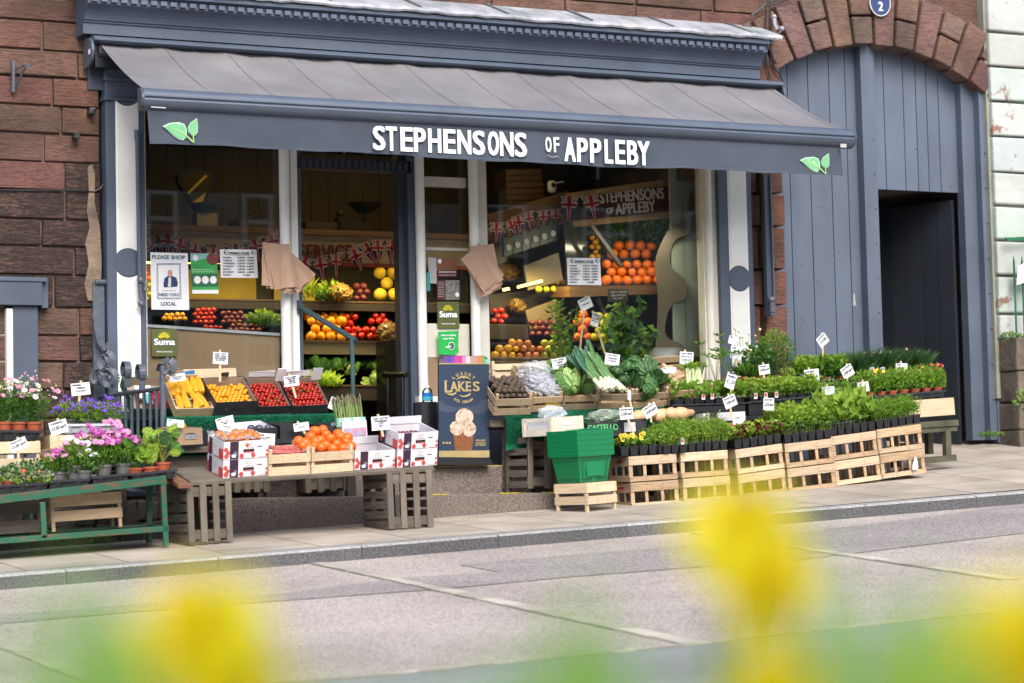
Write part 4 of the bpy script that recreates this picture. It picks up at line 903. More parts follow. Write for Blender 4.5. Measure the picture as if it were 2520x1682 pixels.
def clump(mb, c, rx, ry, h, n, l, w_, ms, up_=.8, bend=.5, base=0., spread=1.):
    """leaves springing from many small stems over a footprint, filling a rounded volume"""
    for _ in range(n):
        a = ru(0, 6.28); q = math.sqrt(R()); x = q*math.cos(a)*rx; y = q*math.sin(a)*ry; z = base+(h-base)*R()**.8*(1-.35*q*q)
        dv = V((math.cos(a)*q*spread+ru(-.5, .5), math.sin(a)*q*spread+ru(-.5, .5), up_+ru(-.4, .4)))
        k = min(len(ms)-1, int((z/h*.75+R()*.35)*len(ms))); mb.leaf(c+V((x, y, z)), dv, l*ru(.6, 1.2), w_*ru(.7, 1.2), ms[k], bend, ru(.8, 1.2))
def greens(name, label, cat, x0, y0, x1, y1, d, n, l=.07, w_=.02, ms=None, **k):
    a, b = at(x0, y1, d), at(x1, y0, d); mb = MB(); clump(mb, V(((a.x+b.x)/2, a.y, a.z)), (b.x-a.x)/2, .09, b.z-a.z, n, l, w_, ms or gl, **k); return tag(mb.build(name), label, cat)
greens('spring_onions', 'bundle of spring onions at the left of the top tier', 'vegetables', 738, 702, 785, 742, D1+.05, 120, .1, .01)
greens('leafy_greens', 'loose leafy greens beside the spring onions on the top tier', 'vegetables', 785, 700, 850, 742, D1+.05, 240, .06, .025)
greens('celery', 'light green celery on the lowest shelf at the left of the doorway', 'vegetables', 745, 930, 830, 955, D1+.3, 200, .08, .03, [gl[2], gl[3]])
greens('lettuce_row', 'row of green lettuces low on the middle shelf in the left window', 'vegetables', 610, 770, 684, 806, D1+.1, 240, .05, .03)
gold = M('cellophane', (.22, .13, .03), .15, (.08, .045, .01), 20, .03, 30)
def bag(name, label, x0, y0, x1, y1, d, m, cat='bag'):
    a, b = at(x0, y1, d), at(x1, y0, d); mb = MB(); c = (a+b)/2; mb.ball((0, 0, 0), ((b.x-a.x)/2, .07, (b.z-a.z)/2), m, 18, 12, f=lambda q, t, ph: 1+.13*math.sin(t*5+ph*7)+.08*math.sin(t*11-ph*9)); o = mb.build(name, smooth=True); o.location = c; return tag(o, label, cat)
bag('salad_bag', 'glossy bag of salad on the top tier left of the melons', 812, 700, 866, 740, D1+.1, gold); bag('salad_bag', 'glossy brown bag of salad right of the peppers', 930, 795, 988, 845, D1+.2, gold)
bag('foil_bag', 'golden crinkled bag high in the right window', 1218, 650, 1280, 690, -1.3, gold); bag('foil_bag', 'golden crinkled bag above the tomatoes in the right window', 1252, 738, 1292, 772, -1.1, gold)
# scales and old boxes on the top shelf
D2 = D1-.15; sca = thing('dial_scale', 'old fan shaped dial scale on the high shelf in the left window', 'scale'); bgm = M('bottle_green', (.012, .03, .02), .3)
fan = [(436, 430), (452, 421), (480, 417), (508, 421), (527, 432), (529, 447), (503, 500), (470, 500), (438, 450)]
mb = MB(); mb.pp(fan, D2+.02, bgm, .06); mb.pp([(483+(x-483)*.85, 457+(y-457)*.85) for x, y in fan], D2+.025, M('dial_glass', (.10, .075, .03), .08, spec=.9)); mb.build('dial', sca)
mb = MB(); mb.pp([(461, 474), (505, 431), (511, 434), (465, 478)], D2+.03, M('dial_gleam', (.9, .62, .04), .3)); mb.pp([(472, 499), (508, 474), (499, 497), (490, 499)], D2+.03, MC['dial_gleam']); mb.build('painted_gleam', sca)  # yellow reflection on the dial glass, laid on as flat coloured shapes
mb = MB(); c = at(502, 512, D2+.1); mb.lathe([(.12, .03), (.09, -.02), (.05, -.04), (0, -.045)], bgm, 18, Matrix.Translation(c)); mb.build('pan', sca); mb = MB(); c = at(504, 545, D2+.08); mb.box(c, (.17, .12, .12), M('enamel_cream', (.45, .33, .16), .4)); mb.box(c-V((0, 0, .07)), (.24, .16, .03), bgm); mb.build('base', sca)
sc2 = thing('pan_scale', 'old black pan scale on the high shelf in the doorway', 'scale'); c = at(898, 512, D2+.1)
mb = MB(); mb.lathe([(.15, .035), (.11, 0), (.06, -.04), (0, -.045)], bgm, 18, Matrix.Translation(c)); mb.build('pan', sc2, smooth=True)
mb = MB(); b = at(870, 566, D2+.1); mb.box(b, (.28, .12, .1), bs); mb.tube([c-V((0, 0, .05)), V((c.x, c.y, b.z))], .015, bgm, 8); mb.build('base', sc2); mb = MB(); mb.lathe([(.045, 0), (.05, .03), (.03, .05), (.04, .07), (.03, .1), (0, .1)], bs, 14, Matrix.Translation(at(838, 548, D2+.1))); mb.build('weights', sc2)
for (x0, y0, x1, y1, l) in ((356, 540, 450, 570, 'brown wooden box at the left end of the high shelf'), (575, 545, 680, 572, 'dark wooden box on the high shelf right of the dial scale'), (740, 553, 820, 575, 'dark flat box on the high shelf left of the pan scale')):
    a, b = at(x0, y1, D2), at(x1, y0, D2); mb = MB(); mb.box((a+b)/2, (b.x-a.x, .25, b.z-a.z), bwood, tint=.45); tag(mb.build('wooden_box'), l, 'box')
for (x0, y0, l) in ((405, 540, 'pale row of carved bottle moulds on the left wooden box'), (590, 545, 'small model bridge on the dark wooden box')):
    mb = MB(); a = at(x0, y0, D2); mb.bar(a, a+V((.17, 0, .07)), .05, .02, bwood, .5)
    for k in range(4): mb.box(a+V((.02+k*.04, 0, -.01+k*.012)), (.015, .04, .05+k*.02), bwood, tint=.4)
    tag(mb.build('shelf_ornament'), l, 'ornament')
# bunting
fn_, fr_, fw_ = M('flag_navy', (.01, .018, .09), .8), M('flag_red', (.45, .015, .025), .8), M('flag_white', (.7, .62, .55), .8)
def flag_fn(mb):
    P = lambda L: [V((x, -y_, z)) for x, z, y_ in L]
    mb.prism(P([(-.075, 0, 0), (.075, 0, 0), (0, -.19, 0)]), (0, .002, 0), fn_)
    for s_ in (-1, 1):
        mb.prism(P([(s_*.066, -.002, .001), (s_*.035, -.002, .001), (0, -.075, .001), (0, -.11, .001)]), (0, .0005, 0), fw_); mb.prism(P([(s_*.056, -.003, .002), (s_*.046, -.003, .002), (0, -.09, .002), (0, -.10, .002)]), (0, .0005, 0), fr_)
    mb.prism(P([(-.025, 0, .003), (.025, 0, .003), (.007, -.172, .003), (-.007, -.172, .003)]), (0, .0005, 0), fw_); mb.prism(P([(-.06, -.04, .003), (.06, -.04, .003), (.045, -.08, .003), (-.045, -.08, .003)]), (0, .0005, 0), fw_)
    mb.prism(P([(-.016, 0, .005), (.016, 0, .005), (.004, -.18, .005), (-.004, -.18, .005)]), (0, .0005, 0), fr_); mb.prism(P([(-.053, -.05, .005), (.053, -.05, .005), (.048, -.07, .005), (-.048, -.07, .005)]), (0, .0005, 0), fr_)
flag_me = mesh_of('pennant', flag_fn, False)
def bunting(label, pts, n, d, size=1.):
    t = thing('bunting', label, 'bunting'); P = [at(x, y, d if not isinstance(d, tuple) else d[0]+(d[1]-d[0])*i/(len(pts)-1)) for i, (x, y) in enumerate(pts)]
    mb = MB(); mb.tube(P, .003, fw_, 5); mb.build('string', t)
    for k in range(n):
        u = (k+.5)/n*(len(P)-1); i = min(int(u), len(P)-2); p = P[i].lerp(P[i+1], u-i); o = bpy.data.objects.new('pennant', flag_me); sc.collection.objects.link(o); o.parent = t; o.location = p+V((0, -.01, 0)); e = P[i+1]-P[i]
        o.rotation_euler = (0, -math.atan2(e.z, e.x)*.8+ru(-.15, .15), ru(-.4, .4)); o.scale = (size,)*3
bunting('union flag bunting looped across the left window', [(345, 602), (375, 580), (405, 575), (440, 585), (480, 600), (530, 612), (590, 598), (640, 585), (684, 570)], 9, D1+.4, 1.05)
bunting('union flag bunting looped across the back of the doorway', [(735, 625), (770, 640), (800, 630), (850, 622), (885, 605), (910, 592), (945, 592), (985, 595)], 7, D1+.35, 1.05)
bunting('union flag bunting hung along the side wall in the right window', [(1205, 550), (1245, 548), (1270, 532), (1300, 522), (1345, 518), (1380, 515)], 6, D1+.3, .95)
bunting('two larger union flag pennants on string in front of the maroon sign', [(1385, 484), (1405, 484), (1440, 486), (1480, 470)], 2, -.12, 1.15)
mb = MB()
for px_ in (847, 902, 956, 1255): c = at(px_, 372, -.3); mb.prism([c+V((-.025, 0, .05)), c+V((.025, 0, .05)), c+V((0, 0, -.03))], (0, .002, 0), fw_)
mb.tube([at(840, 362, -.3), at(1260, 366, -.3)], .002, fw_, 4); tag(mb.build('white_bunting'), 'tiny white pennants just under the valance over the doorway', 'bunting')
# right window
def q3(x, y, o_=0.): return at(x, y, -1.15+(x-1400)/270*.45+o_)
sg = thing('shop_sign', 'maroon STEPHENSONS OF APPLEBY sign in a wooden frame in the right window', 'sign'); mar2 = M('sign_maroon', (.09, .012, .03), .4)
mb = MB(); mb.prism([q3(1398, 487), q3(1668, 447), q3(1672, 524), q3(1405, 550)], (.01, .03, 0), mar2); mb.build('panel', sg)
mb = MB()
for a, b in (((1392, 485), (1676, 444)), ((1676, 444), (1680, 526)), ((1680, 526), (1400, 553))): mb.bar(q3(*a, .03), q3(*b, .03), .05, .03, M('sign_frame_wood', (.34, .21, .09), .5), ref=(0, 1, 0))
mb.build('frame', sg); mb = MB(); gm = M('sign_letter', (.75, .75, .76), .6)
def text3(mb, s_, a, b, hpx, m, bold):
    A = q3(*a, .02); B = q3(*b, .02); x_ = (B-A).normalized(); z_ = V((0, 0, 1)); z_ = (z_-x_*z_.dot(x_)).normalized(); n_ = x_.cross(z_)
    X = Matrix((x_.resized(4), z_.resized(4), n_.resized(4), V((0, 0, 0, 0)))).transposed(); X[3][3] = 1; X.translation = A
    text(mb, s_, X, (B-A).length, (q3(a[0], a[1]-hpx, .02)-A).length, m, bold)
text3(mb, 'STEPHENSONS', (1478, 501), (1634, 489), 27, gm, .003); text3(mb, 'OF', (1494, 527), (1510, 526), 15, gm, .002); text3(mb, 'APPLEBY', (1516, 529), (1613, 520), 26, gm, .003); mb.build('lettering', sg)
b2 = thing('banner_board', 'cream lettered board along the side wall, left part of the right window', 'sign')
mb = MB(); P = [at(1202, 552, -1.5), at(1400, 494, -1.3), at(1402, 548, -1.3), at(1202, 604, -1.5)]; mb.prism(P, (0, .02, 0), MC['cream_board']); mb.bar(P[0]+V((0, 0, .03)), P[1]+V((0, 0, .03)), .06, .1, bwood); mb.build('board', b2)
mb = MB(); ptext(mb, 'DELIVERED DAILY', (1206, 590), (1398, 538), 32, -1.27, mk, .003); mb.build('lettering', b2)
def bx(name, label, x0, y0, x1, y1, d, m, dep=.25, tint=1., cat='box', roll=0.):
    a, b = at(x0, y1, d), at(x1, y0, d); c = (a+b)/2; mb = MB(); w_, h = b.x-a.x, b.z-a.z
    mb.box((0, dep/2, 0), (w_, dep, h), m, tint=tint)
    if m is bwood:
        for k in range(3): mb.box((0, -.004, -h/2+h*(k+.5)/3), (w_*.99, .008, h/3-.012), m, tint=tint*1.2)
    o = mb.build(name, bev=.004); o.location = c; o.rotation_euler = (0, -roll, 0); return tag(o, label, cat)
bx('wooden_box', 'old printed wooden box on top in the right window', 1246, 418, 1334, 462, -1.5, bwood, tint=.6, roll=.06); bx('wooden_box', 'old slatted wooden box under the printed one in the right window', 1246, 466, 1340, 508, -1.5, bwood, tint=.6, roll=.06)
bx('black_case', 'black case beside the wooden boxes in the right window', 1338, 408, 1412, 492, -1.55, bs); bx('shadow_box', 'small dark box at the left edge of the right window', 1228, 468, 1246, 520, -1.5, bs)
t = thing('white_camera', 'white rounded camera on a bracket above the lettered board', 'camera'); mb = MB(); c = at(1358, 460, -1.2); mb.box((0, 0, 0), (.07, .06, .1), M('white_plastic', (.7, .7, .66), .35)); o = mb.build('body', t, bev=.02); o.location = c
mb = MB(); mb.lathe([(.02, 0), (.02, .006), (.012, .008), (0, .008)], black, 14, Matrix.Translation(c+V((0, -.03, .01))) @ Matrix.Rotation(RAD(90), 4, 'X')); mb.build('lens', t); mb = MB(); mb.bar(c+V((.02, 0, .03)), c+V((.12, .02, .05)), .012, .012, MC['white_plastic']); mb.build('bracket_arm', t)
# orange display
od = thing('fruit_rack', 'wooden rack with a cream scalloped side holding the oranges in the right window', 'rack')
crm = M('rack_cream', (.22, .18, .11), .55)
def chaikin(P, n=2):
    for _ in range(n): P = [q for a, b in zip(P, P[1:]+P[:1]) for q in ((a[0]*.78+b[0]*.22, a[1]*.78+b[1]*.22), (a[0]*.22+b[0]*.78, a[1]*.22+b[1]*.78))]
    return P
mb = MB(); mb.prism([q3(*p, .25) for p in chaikin([(1645, 560), (1692, 545), (1696, 470), (1706, 470), (1708, 572), (1655, 590), (1645, 655), (1690, 690), (1692, 738), (1648, 748), (1630, 830), (1690, 850), (1708, 940), (1606, 940), (1622, 740), (1608, 640)])], (.02, .03, 0), crm, .45); mb.build('scalloped_side', od)
def q4(x, y, o_=0.): return at(x, y, -.75+o_)
mb = MB(); mb.prism([q4(1400, 705), q4(1672, 700), q4(1674, 722), q4(1402, 732)], (0, .35, .03), bwood, .8); mb.build('shelf_board', od)
mb = MB(); mb.prism([q4(1395, 560, -.4), q4(1432, 556, -.4), q4(1432, 580, -.4), q4(1424, 600, -.4), q4(1424, 640, -.4), q4(1396, 645, -.4)], (0, .02, 0), crm); mb.prism([q4(1290, 655, -.3), q4(1374, 622, -.3), q4(1386, 690, -.3), q4(1300, 715, -.3)], (0, .02, 0), crm, .8); mb.prism([q4(1293, 765, -.3), q4(1392, 728, -.3), q4(1372, 790, -.3), q4(1306, 814, -.3)], (0, .02, 0), crm, .9); mb.build('cream_panels', od)
mb = MB(); mb.bar(q4(1455, 555, -.1), q4(1528, 655, -.1), .03, .03, M('grey_strut', (.12, .12, .12), .4)); mb.bar(q4(1470, 735, -.1), q4(1515, 830, -.1), .03, .03, MC['grey_strut']); mb.build('strut', od)
mb = MB(); mb.box(((q4(1480, 640).x+q4(1660, 640).x)/2, 1.1, (q4(1560, 700).z+q4(1560, 520).z)/2), (1.0, .02, .9), M('mirror_dark', (.05, .055, .04), .1)); mb.build('mirror_back', od)
heap(orange_me, 'orange', 1480, 645, 1668, 703, -.82, 12.5, 'large orange on the rack in the right window, lower heap', 'oranges on the rack lower heap', 'orange', lambda u, v: u < .78 or v < .55)
heap(orange_me, 'orange', 1495, 590, 1618, 640, -1.0, 13.5, 'large orange on the rack in the right window, upper heap', 'oranges on the rack upper heap', 'orange')
heap(appley_me, 'lemon', 1450, 578, 1482, 640, -1.0, 7.5, 'small yellow lemon in the slim stack left of the oranges', 'lemons beside the oranges', 'lemon')
heap(orange_me, 'orange', 1410, 770, 1460, 842, -.7, 12, 'orange low in the right window left of the green apples', 'oranges low in the right window', 'orange'); heap(applg_me, 'green_apple', 1452, 778, 1508, 842, -.68, 11, 'green apple low in the right window', 'green apples low in the right window', 'apple')
heap(appley_me, 'peach', 1207, 836, 1275, 886, -.5, 10.5, 'yellow peach in the window bottom box, left part', 'peaches in the window bottom', 'peach', lambda u, v: v < .4+u*.7); heap(appler_me, 'nectarine', 1268, 828, 1335, 886, -.5, 10, 'red nectarine in the window bottom box, middle part', 'nectarines in the window bottom', 'nectarine', lambda u, v: v < 1.1-u*.6); heap(applg_me, 'pear', 1330, 834, 1400, 886, -.5, 10, 'green pear in the window bottom box, right part', 'pears in the window bottom', 'pear', lambda u, v: v < .8)
heap(tomato_me, 'tomato', 1208, 764, 1248, 800, -1.0, 8.5, 'red tomato at the left edge of the right window', 'tomatoes in the right window', 'tomato'); heap(tomato_me, 'tomato', 1290, 690, 1350, 712, -1.25, 8, 'red tomato by the lamp tube in the right window', 'tomatoes by the lamp tube', 'tomato'); heap(applg_me, 'mango', 1318, 700, 1400, 722, -1.0, 9, 'green mango on the upper slanted tray in the right window', 'mangoes on the slanted tray', 'mango')
bx('fruit_trough', 'long brown wooden trough along the bottom of the right window', 1200, 880, 1410, 906, -.42, bwood, .3, .7, 'trough'); bx('slanted_tray', 'dark slanted tray under the lamp tube in the right window', 1205, 718, 1400, 764, -1.2, bs, .3, 1, 'tray', roll=.1); bx('dark_tray', 'dark tray under the left tomatoes in the right window', 1205, 800, 1300, 836, -.95, bs, .3, 1, 'tray')
bx('window_counter', 'dark brown counter below the seedlings in the right window', 1405, 878, 1722, 925, -.35, bwood, .35, .5, 'counter')
cbd = bx('chalkboard', 'small chalkboard price sign hung under the orange shelf', 1497, 712, 1546, 744, -.55, bs, .01, 1, 'sign'); mb = MB(); ck = M('chalk', (.6, .62, .62), .9)
for k, (s_, a, b) in enumerate((('CLASS 1 S. AFRICAN', 1501, 1542), ('LARGE ORANGES', 1503, 1540), ('60p each', 1508, 1532))): ptext(mb, s_, (a, 722+k*8), (b, 721+k*8), 5, -.52, ck, shear=.2)
o = mb.build('chalk_writing'); o.parent = cbd; o.matrix_parent_inverse = cbd.matrix_world.inverted(); bpy.context.view_layer.update(); o.matrix_parent_inverse = cbd.matrix_world.inverted()
greens('mirrored_foliage', 'dark green leaves modelled as the reflection in the rack mirror', 'plants', 1500, 540, 1640, 600, -1.1, 500, .09, .03, gl[:3])  # mirror reflection of greenery built as leaves behind the rack
def climber(label, x0, y0, x1, y1, d, n, l, w_, ms, name='seedling_plants'):
    t = thing(name, label, 'plants'); mb = MB(); lb = MB()
    for k in range(n):
        x = ru(x0, x1); p0 = at(x0+(x1-x0)*(.3+.4*R()), y1, d+ru(-.08, .08)); hh = ru(.45, 1)*(y1-y0); p1 = at(x, y1-hh, d+ru(-.1, .1)); mid = p0.lerp(p1, .5)+V((ru(-.04, .04), 0, 0)); mb.tube([p0, mid, p1], .003, gl[2], 5)
        for j in range(9):
            u = j/8*.9+.1; q = p0.lerp(p1, u)+(mid-p0.lerp(p1, .5))*(1-abs(2*u-1)); 
            for s_ in range(2): lb.leaf(q, V((ru(-1, 1), ru(-1, .4), ru(-.3, .6))), l*ru(.6, 1.2), w_*ru(.7, 1.2), random.choice(ms), .6, ru(.8, 1.2))
    mb.build('stems', t); lb.build('leaves', t)
climber('feathery tomato seedlings in front of the cream panels in the right window', 1345, 712, 1425, 882, -.25, 10, .07, .03, gl[:3]); climber('broad leaved bean seedlings in the middle of the right window', 1480, 745, 1612, 885, -.22, 17, .10, .06, gl[:3])
t = thing('white_bowl', 'shallow white enamel bowl at the right of the window counter', 'bowl'); mb = MB(); mb.lathe([(0, 0), (.12, 0), (.16, .07), (.17, .075), (.155, .065), (.115, .012), (0, .012)], whitep, 24, Matrix.Translation(at(1630, 882, -.3))); del mb.v[:0]; mb.build('bowl', t, smooth=True)
# lamps: lit tubes in the right window, added hidden ones behind the banner
tub = M('lit_tube', (1, .72, .12), .5, emit=5.)
for (a, b, d, l) in (((1274, 707), (1334, 692), -1.0, 'lit yellow lamp tube in the right window'), ((1238, 714), (1253, 711), -1.1, 'short end of a lit yellow lamp tube left of the other'), ((745, 648), (985, 648), D1+.0, 'added lamp tube hidden behind the banner board in the doorway'), ((360, 646), (680, 646), D1+.0, 'added lamp tube hidden behind the banner board in the left window')):
    mb = MB(); mb.tube([at(*a, d), at(*b, d)], .011, tub, 8); tag(mb.build('lamp_tube'), l, 'lamp')
def area(name, p, sz, sy, e, rot=(0, 0, 0), col=(1, .72, .28)):
    L_ = bpy.data.lights.new(name, 'AREA'); L_.shape = 'RECTANGLE'; L_.size = sz; L_.size_y = sy; L_.energy = e; L_.color = col; o = bpy.data.objects.new(name, L_); sc.collection.objects.link(o); o.location = p; o.rotation_euler = rot
area('shop_area_light', at(860, 666, D1+.28), .9, .05, 6, (RAD(10), 0, 0)); area('shop_area_light', at(520, 664, D1+.28), 1.2, .05, 6, (RAD(10), 0, 0)); area('shop_area_light', at(1300, 660, -.7), .7, .05, 9, (RAD(10), 0, 0)); area('shop_area_light', V((.6, 1.0, 3.1)), 3, .1, 4); area('shop_area_light', at(860, 846, D1+.38), .9, .05, 3.5, (RAD(10), 0, 0), (1, .78, .3)); area('shop_area_light', at(1560, 560, -.35), .6, .1, 4, (RAD(20), 0, 0), (1, .85, .6))  # added warm area lamps; only one stands near a visible tube
# handrail, post rail
t = thing('handrail', 'sloping blue grey handrail with an upright post in the doorway', 'handrail'); hm = M('rail_blue', (.06, .11, .12), .35, metal=.3)
mb = MB(); mb.tube([at(736, 754, .05), at(876, 839, .55)], .02, hm, 10); mb.build('rail', t); mb = MB(); mb.tube([at(866, 836, .53), at(870, 1010, .53)], .016, hm, 10); mb.build('post', t); mb = MB(); mb.box(at(735, 756, .04), (.02, .03, .1), hm); mb.build('bracket', t)
t = thing('black_stand', 'glossy black tubular stand inside the doorway on the right', 'stand'); bk2 = M('gloss_black', (.01, .01, .012), .15)
mb = MB(); mb.tube([at(946, 923, -.15), at(1000, 923, .25)], .022, bk2, 12); mb.build('top_bar', t)
for a, d in ((955, -.1), (992, .2)): mb = MB(); mb.tube([at(a, 925, d), at(a, 1090, d)], .014, bk2, 10); mb.build('leg', t)
bx('black_cabinet', 'tall black cabinet side at the right inside the doorway', 952, 838, 988, 1040, -.8, bk2, .2, 1, 'cabinet')
# pale terrace across the street, seen reflected in the panes
op = thing('opposite_terrace', 'pale rendered terrace across the street mirrored in the window panes', 'building'); mb = MB(); mb.box((8, -46, 4.6), (76, 4, 12.5), M('pale_terrace', (.34, .34, .33), .9)); mb.box((8, -46, 11.2), (77, 5, .9), M('slate_roof', (.08, .08, .09), .8)); mb.build('wall', op)
for k in range(17):
    for j in range(3):
        mb = MB(); c = V((-22+k*3.4, -43.97, 1.2+j*3.2)); mb.box(c, (1.5, .06, 2.1), bk2)
        for dx in (-.75, 0, .75): mb.box(c+V((dx, .05, 0)), (.13, .05, 2.2), whitep)
        for dz in (-1.05, -.35, .35, 1.05): mb.box(c+V((0, .045, dz)), (1.6, .05, .11), whitep)
        mb.build('window', op)
# dark printed bags hung in a row under the lettered board
dgb = M('dark_green_bag', (.03, .05, .03), .35)
for k in range(6):
    x0_ = 1252+k*22; y0_ = 604-k*7; t = thing('hanging_bag', 'dark green bag with a white disc hung under the lettered board, %s' % ('leftmost', 'second from the left', 'third from the left', 'third from the right', 'second from the right', 'rightmost')[k], 'bag', group='dark green bags hung in the right window')
    mb = MB(); mb.pp([(x0_-10, y0_-16), (x0_+9, y0_-18), (x0_+11, y0_+24), (x0_-9, y0_+26)], -1.2, dgb, .05); mb.build('bag', t, bev=.008); mb = MB(); c = at(x0_, y0_+6, -1.19); mb.prism([V((c.x+.024*math.cos(6.283*i/16), c.y, c.z+.027*math.sin(6.283*i/16))) for i in range(16)], (0, .003, 0), paper, .8); mb.build('printed_disc', t)
heap(appler_me, 'nectarine', 1296, 690, 1345, 712, -1.22, 8, 'red fruit on the upper back tray left of the notice', 'red fruit on the upper back tray', 'nectarine'); heap(appley_me, 'peach', 1345, 688, 1400, 704, -1.15, 8, 'yellow fruit on the upper back tray left of the notice', 'yellow fruit on the upper back tray', 'peach')
heap(onion_me, 'plum', 1300, 775, 1395, 832, -.95, 9, 'dark plum behind the bottom box of peaches', 'plums behind the peaches', 'plum', lambda u, v: v < .7)
# ================================================================== builders for the stalls
def crate(label, X, w_, l, h, style='slat', m=None, m2=None, group=None, posts=.03, name='wooden_crate', bot=True):
    m = m or lwood; m2 = m2 or m; t = thing(name, label, 'crate', X, group); th = .007
    mb = MB()
    def face(c0, c1, horiz_rows, ref):
        for (z0, z1) in horiz_rows: mb.bar(c0+V((0, 0, (z0+z1)/2)), c1+V((0, 0, (z0+z1)/2)), th, z1-z0, random.choice((m, m2)), ru(.82, 1.15))
    if style == 'slat': rows = [(h*.02, h*.40), (h*.58, h*.98)]
    elif style == 'deep': rows = [(h*.02, h*.21), (h*.65, h*.99)]
    elif style == 'solid': rows = [(0, h)]
    elif style == 'stool': rows = [(h*.27, h*.55), (h*.66, h*.98)]
    elif style == 'bed': rows = [(h*.3, h*1.)]
    f0, f1 = V((-w_/2, 0, 0)), V((w_/2, 0, 0)); b0, b1 = V((-w_/2, l, 0)), V((w_/2, l, 0))
    face(f0, f1, rows, 0); 
    for (z0, z1) in rows:
        for x_ in (-w_/2+.012, w_/2-.012, -w_/6, w_/6):
            for q in range(2): zz_ = z0+(z1-z0)*(.3+.4*q); mb.box((x_+ru(-.004, .004), -.0042, zz_), (.0018, .001, .012), M('staple_rust', (.10, .06, .035), .8), rz_=0)
    mb_front = mb.build('front_slats', t)
    mb = MB(); face(b0, b1, rows, 0); mb.build('back_slats', t); 
    for s_, q in ((-1, 0), (1, 0)):
        mb = MB(); o_ = V((s_*(w_/2-th*.5), 0, 0)); rws = rows if style != 'deep' else [(h*.05, h*.28), (h*.62, h*.97)]
        face(V((o_.x, .005, 0)), V((o_.x, l-.005, 0)), rws, 0); mb.build('side_slats', t)
    if style == 'deep':
        mb = MB()
        for k in (1, 2): x = -w_/2+w_*k/3*1.0; mb.box((x, .008, h*.43), (.024, .006, h*.42), m, tint=ru(.85, 1.1)); mb.box((x, l-.008, h*.43), (.024, .006, h*.42), m)
        for x in (-w_/2+.016, w_/2-.016): mb.box((x, .008, h*.43), (.03, .007, h*.42), m, tint=ru(.85, 1.1))
        for k in (1, 2): mb.box((-w_/2+.01, l*k/3, h*.45), (.006, .02, h*.42), m); mb.box((w_/2-.01, l*k/3, h*.45), (.006, .02, h*.42), m)
        mb.build('uprights', t)
    pt = {'stool': 0, 'bed': 0}.get(style, None); top = h+posts if style in ('slat',) else h*.985
    for sx_ in (-1, 1):
        for sy_ in (0, 1):
            mb = MB(); x = sx_*(w_/2-.014); y = .016 if sy_ == 0 else l-.016; mb.box((x, y, top/2), (.022, .022, top), m, tint=ru(.85, 1.1)); mb.build('corner_post', t, bev=.002)
    if bot and style not in ('stool', 'bed'):
        mb = MB()
        for k in range(4): mb.box((0, l*(k+.5)/4, .006), (w_-.01, l/4-.012, .005), m, tint=ru(.7, 1))
        mb.build('base', t)
    if style in ('stool', 'bed'):
        mb = MB()
        for k in range(4): mb.box((0, l*(k+.5)/4, h-.004), (w_-.006, l/4-.008, .006), m, tint=ru(.8, 1.1))
        mb.build('top_boards', t)
    return t
def carton(label, X, w_, l, h, mo, mi, name='carton', cut=0., flaps=None, cat='box', group=None, hole=True):
    t = thing(name, label, cat, X, group); th = .005; mb = MB()
    for (a, b, hh) in ((V((-w_/2, th/2, 0)), V((w_/2, th/2, 0)), h-cut), (V((-w_/2, l-th/2, 0)), V((w_/2, l-th/2, 0)), h)): mb.bar(a+V((0, 0, hh/2)), b+V((0, 0, hh/2)), th, hh, mo)
    for s_ in (-1, 1): mb.prism([V((s_*(w_/2-th/2), th, 0)), V((s_*(w_/2-th/2), l-th, 0)), V((s_*(w_/2-th/2), l-th, h)), V((s_*(w_/2-th/2), th, h-cut))], (-s_*th, 0, 0), mo)
    mb.box((0, l/2, th/2), (w_-.01, l-.01, th), mi); mb.build('carton_walls', t)
    mb = MB(); e = th+.001; mb.box((0, l-e-.001, h/2), (w_-2*e, .002, h-.004), mi)
    for s_ in (-1, 1): mb.prism([V((s_*(w_/2-e-.002), th, .01)), V((s_*(w_/2-e-.002), l-th, .01)), V((s_*(w_/2-e-.002), l-th, h-.003)), V((s_*(w_/2-e-.002), th, h-cut-.003))], (-s_*.0015, 0, 0), mi)
    mb.build('lining', t)
    for (x, z, ww, hh, mm, yy) in flaps or []: mb = MB(); mb.box((x, yy, z), (ww, .004, hh), mm, jit=.004); mb.build('flap', t)
    if hole: mb = MB(); n = 16; mb.prism([V((.045*math.cos(2*math.pi*i/n), -.0015, h*.5+.012*math.sin(2*math.pi*i/n))) for i in range(n)], (0, .0012, 0), dark); mb.build('hand_hole', t)
    return t
def fill(X, w_, l, z, me, name, r, label, group, cat, lay=2, mound=.0, rot=None, sc3=None, n_cut=None, tight=1.9):
    for L_ in range(lay):
        y = r+L_*r*.7; row = 0
        while y < l-r*(.6+L_*.8):
            x = -w_/2+r+(r if (row+L_) % 2 else 0)
            while x < w_/2-r*.7:
                if R() > (.25 if L_ == lay-1 and lay > 1 else .02):
                    u = x/(w_/2); p = X @ V((x+ru(-.1, .1)*r, y+ru(-.1, .1)*r, z+r+L_*r*1.35+mound*(1-u*u)*math.sin(math.pi*y/l))); s = r*ru(.9, 1.08)
                    put(me, name, p, s, label, group, cat, rot)
                x += r*tight
            y += r*tight*.9; row += 1
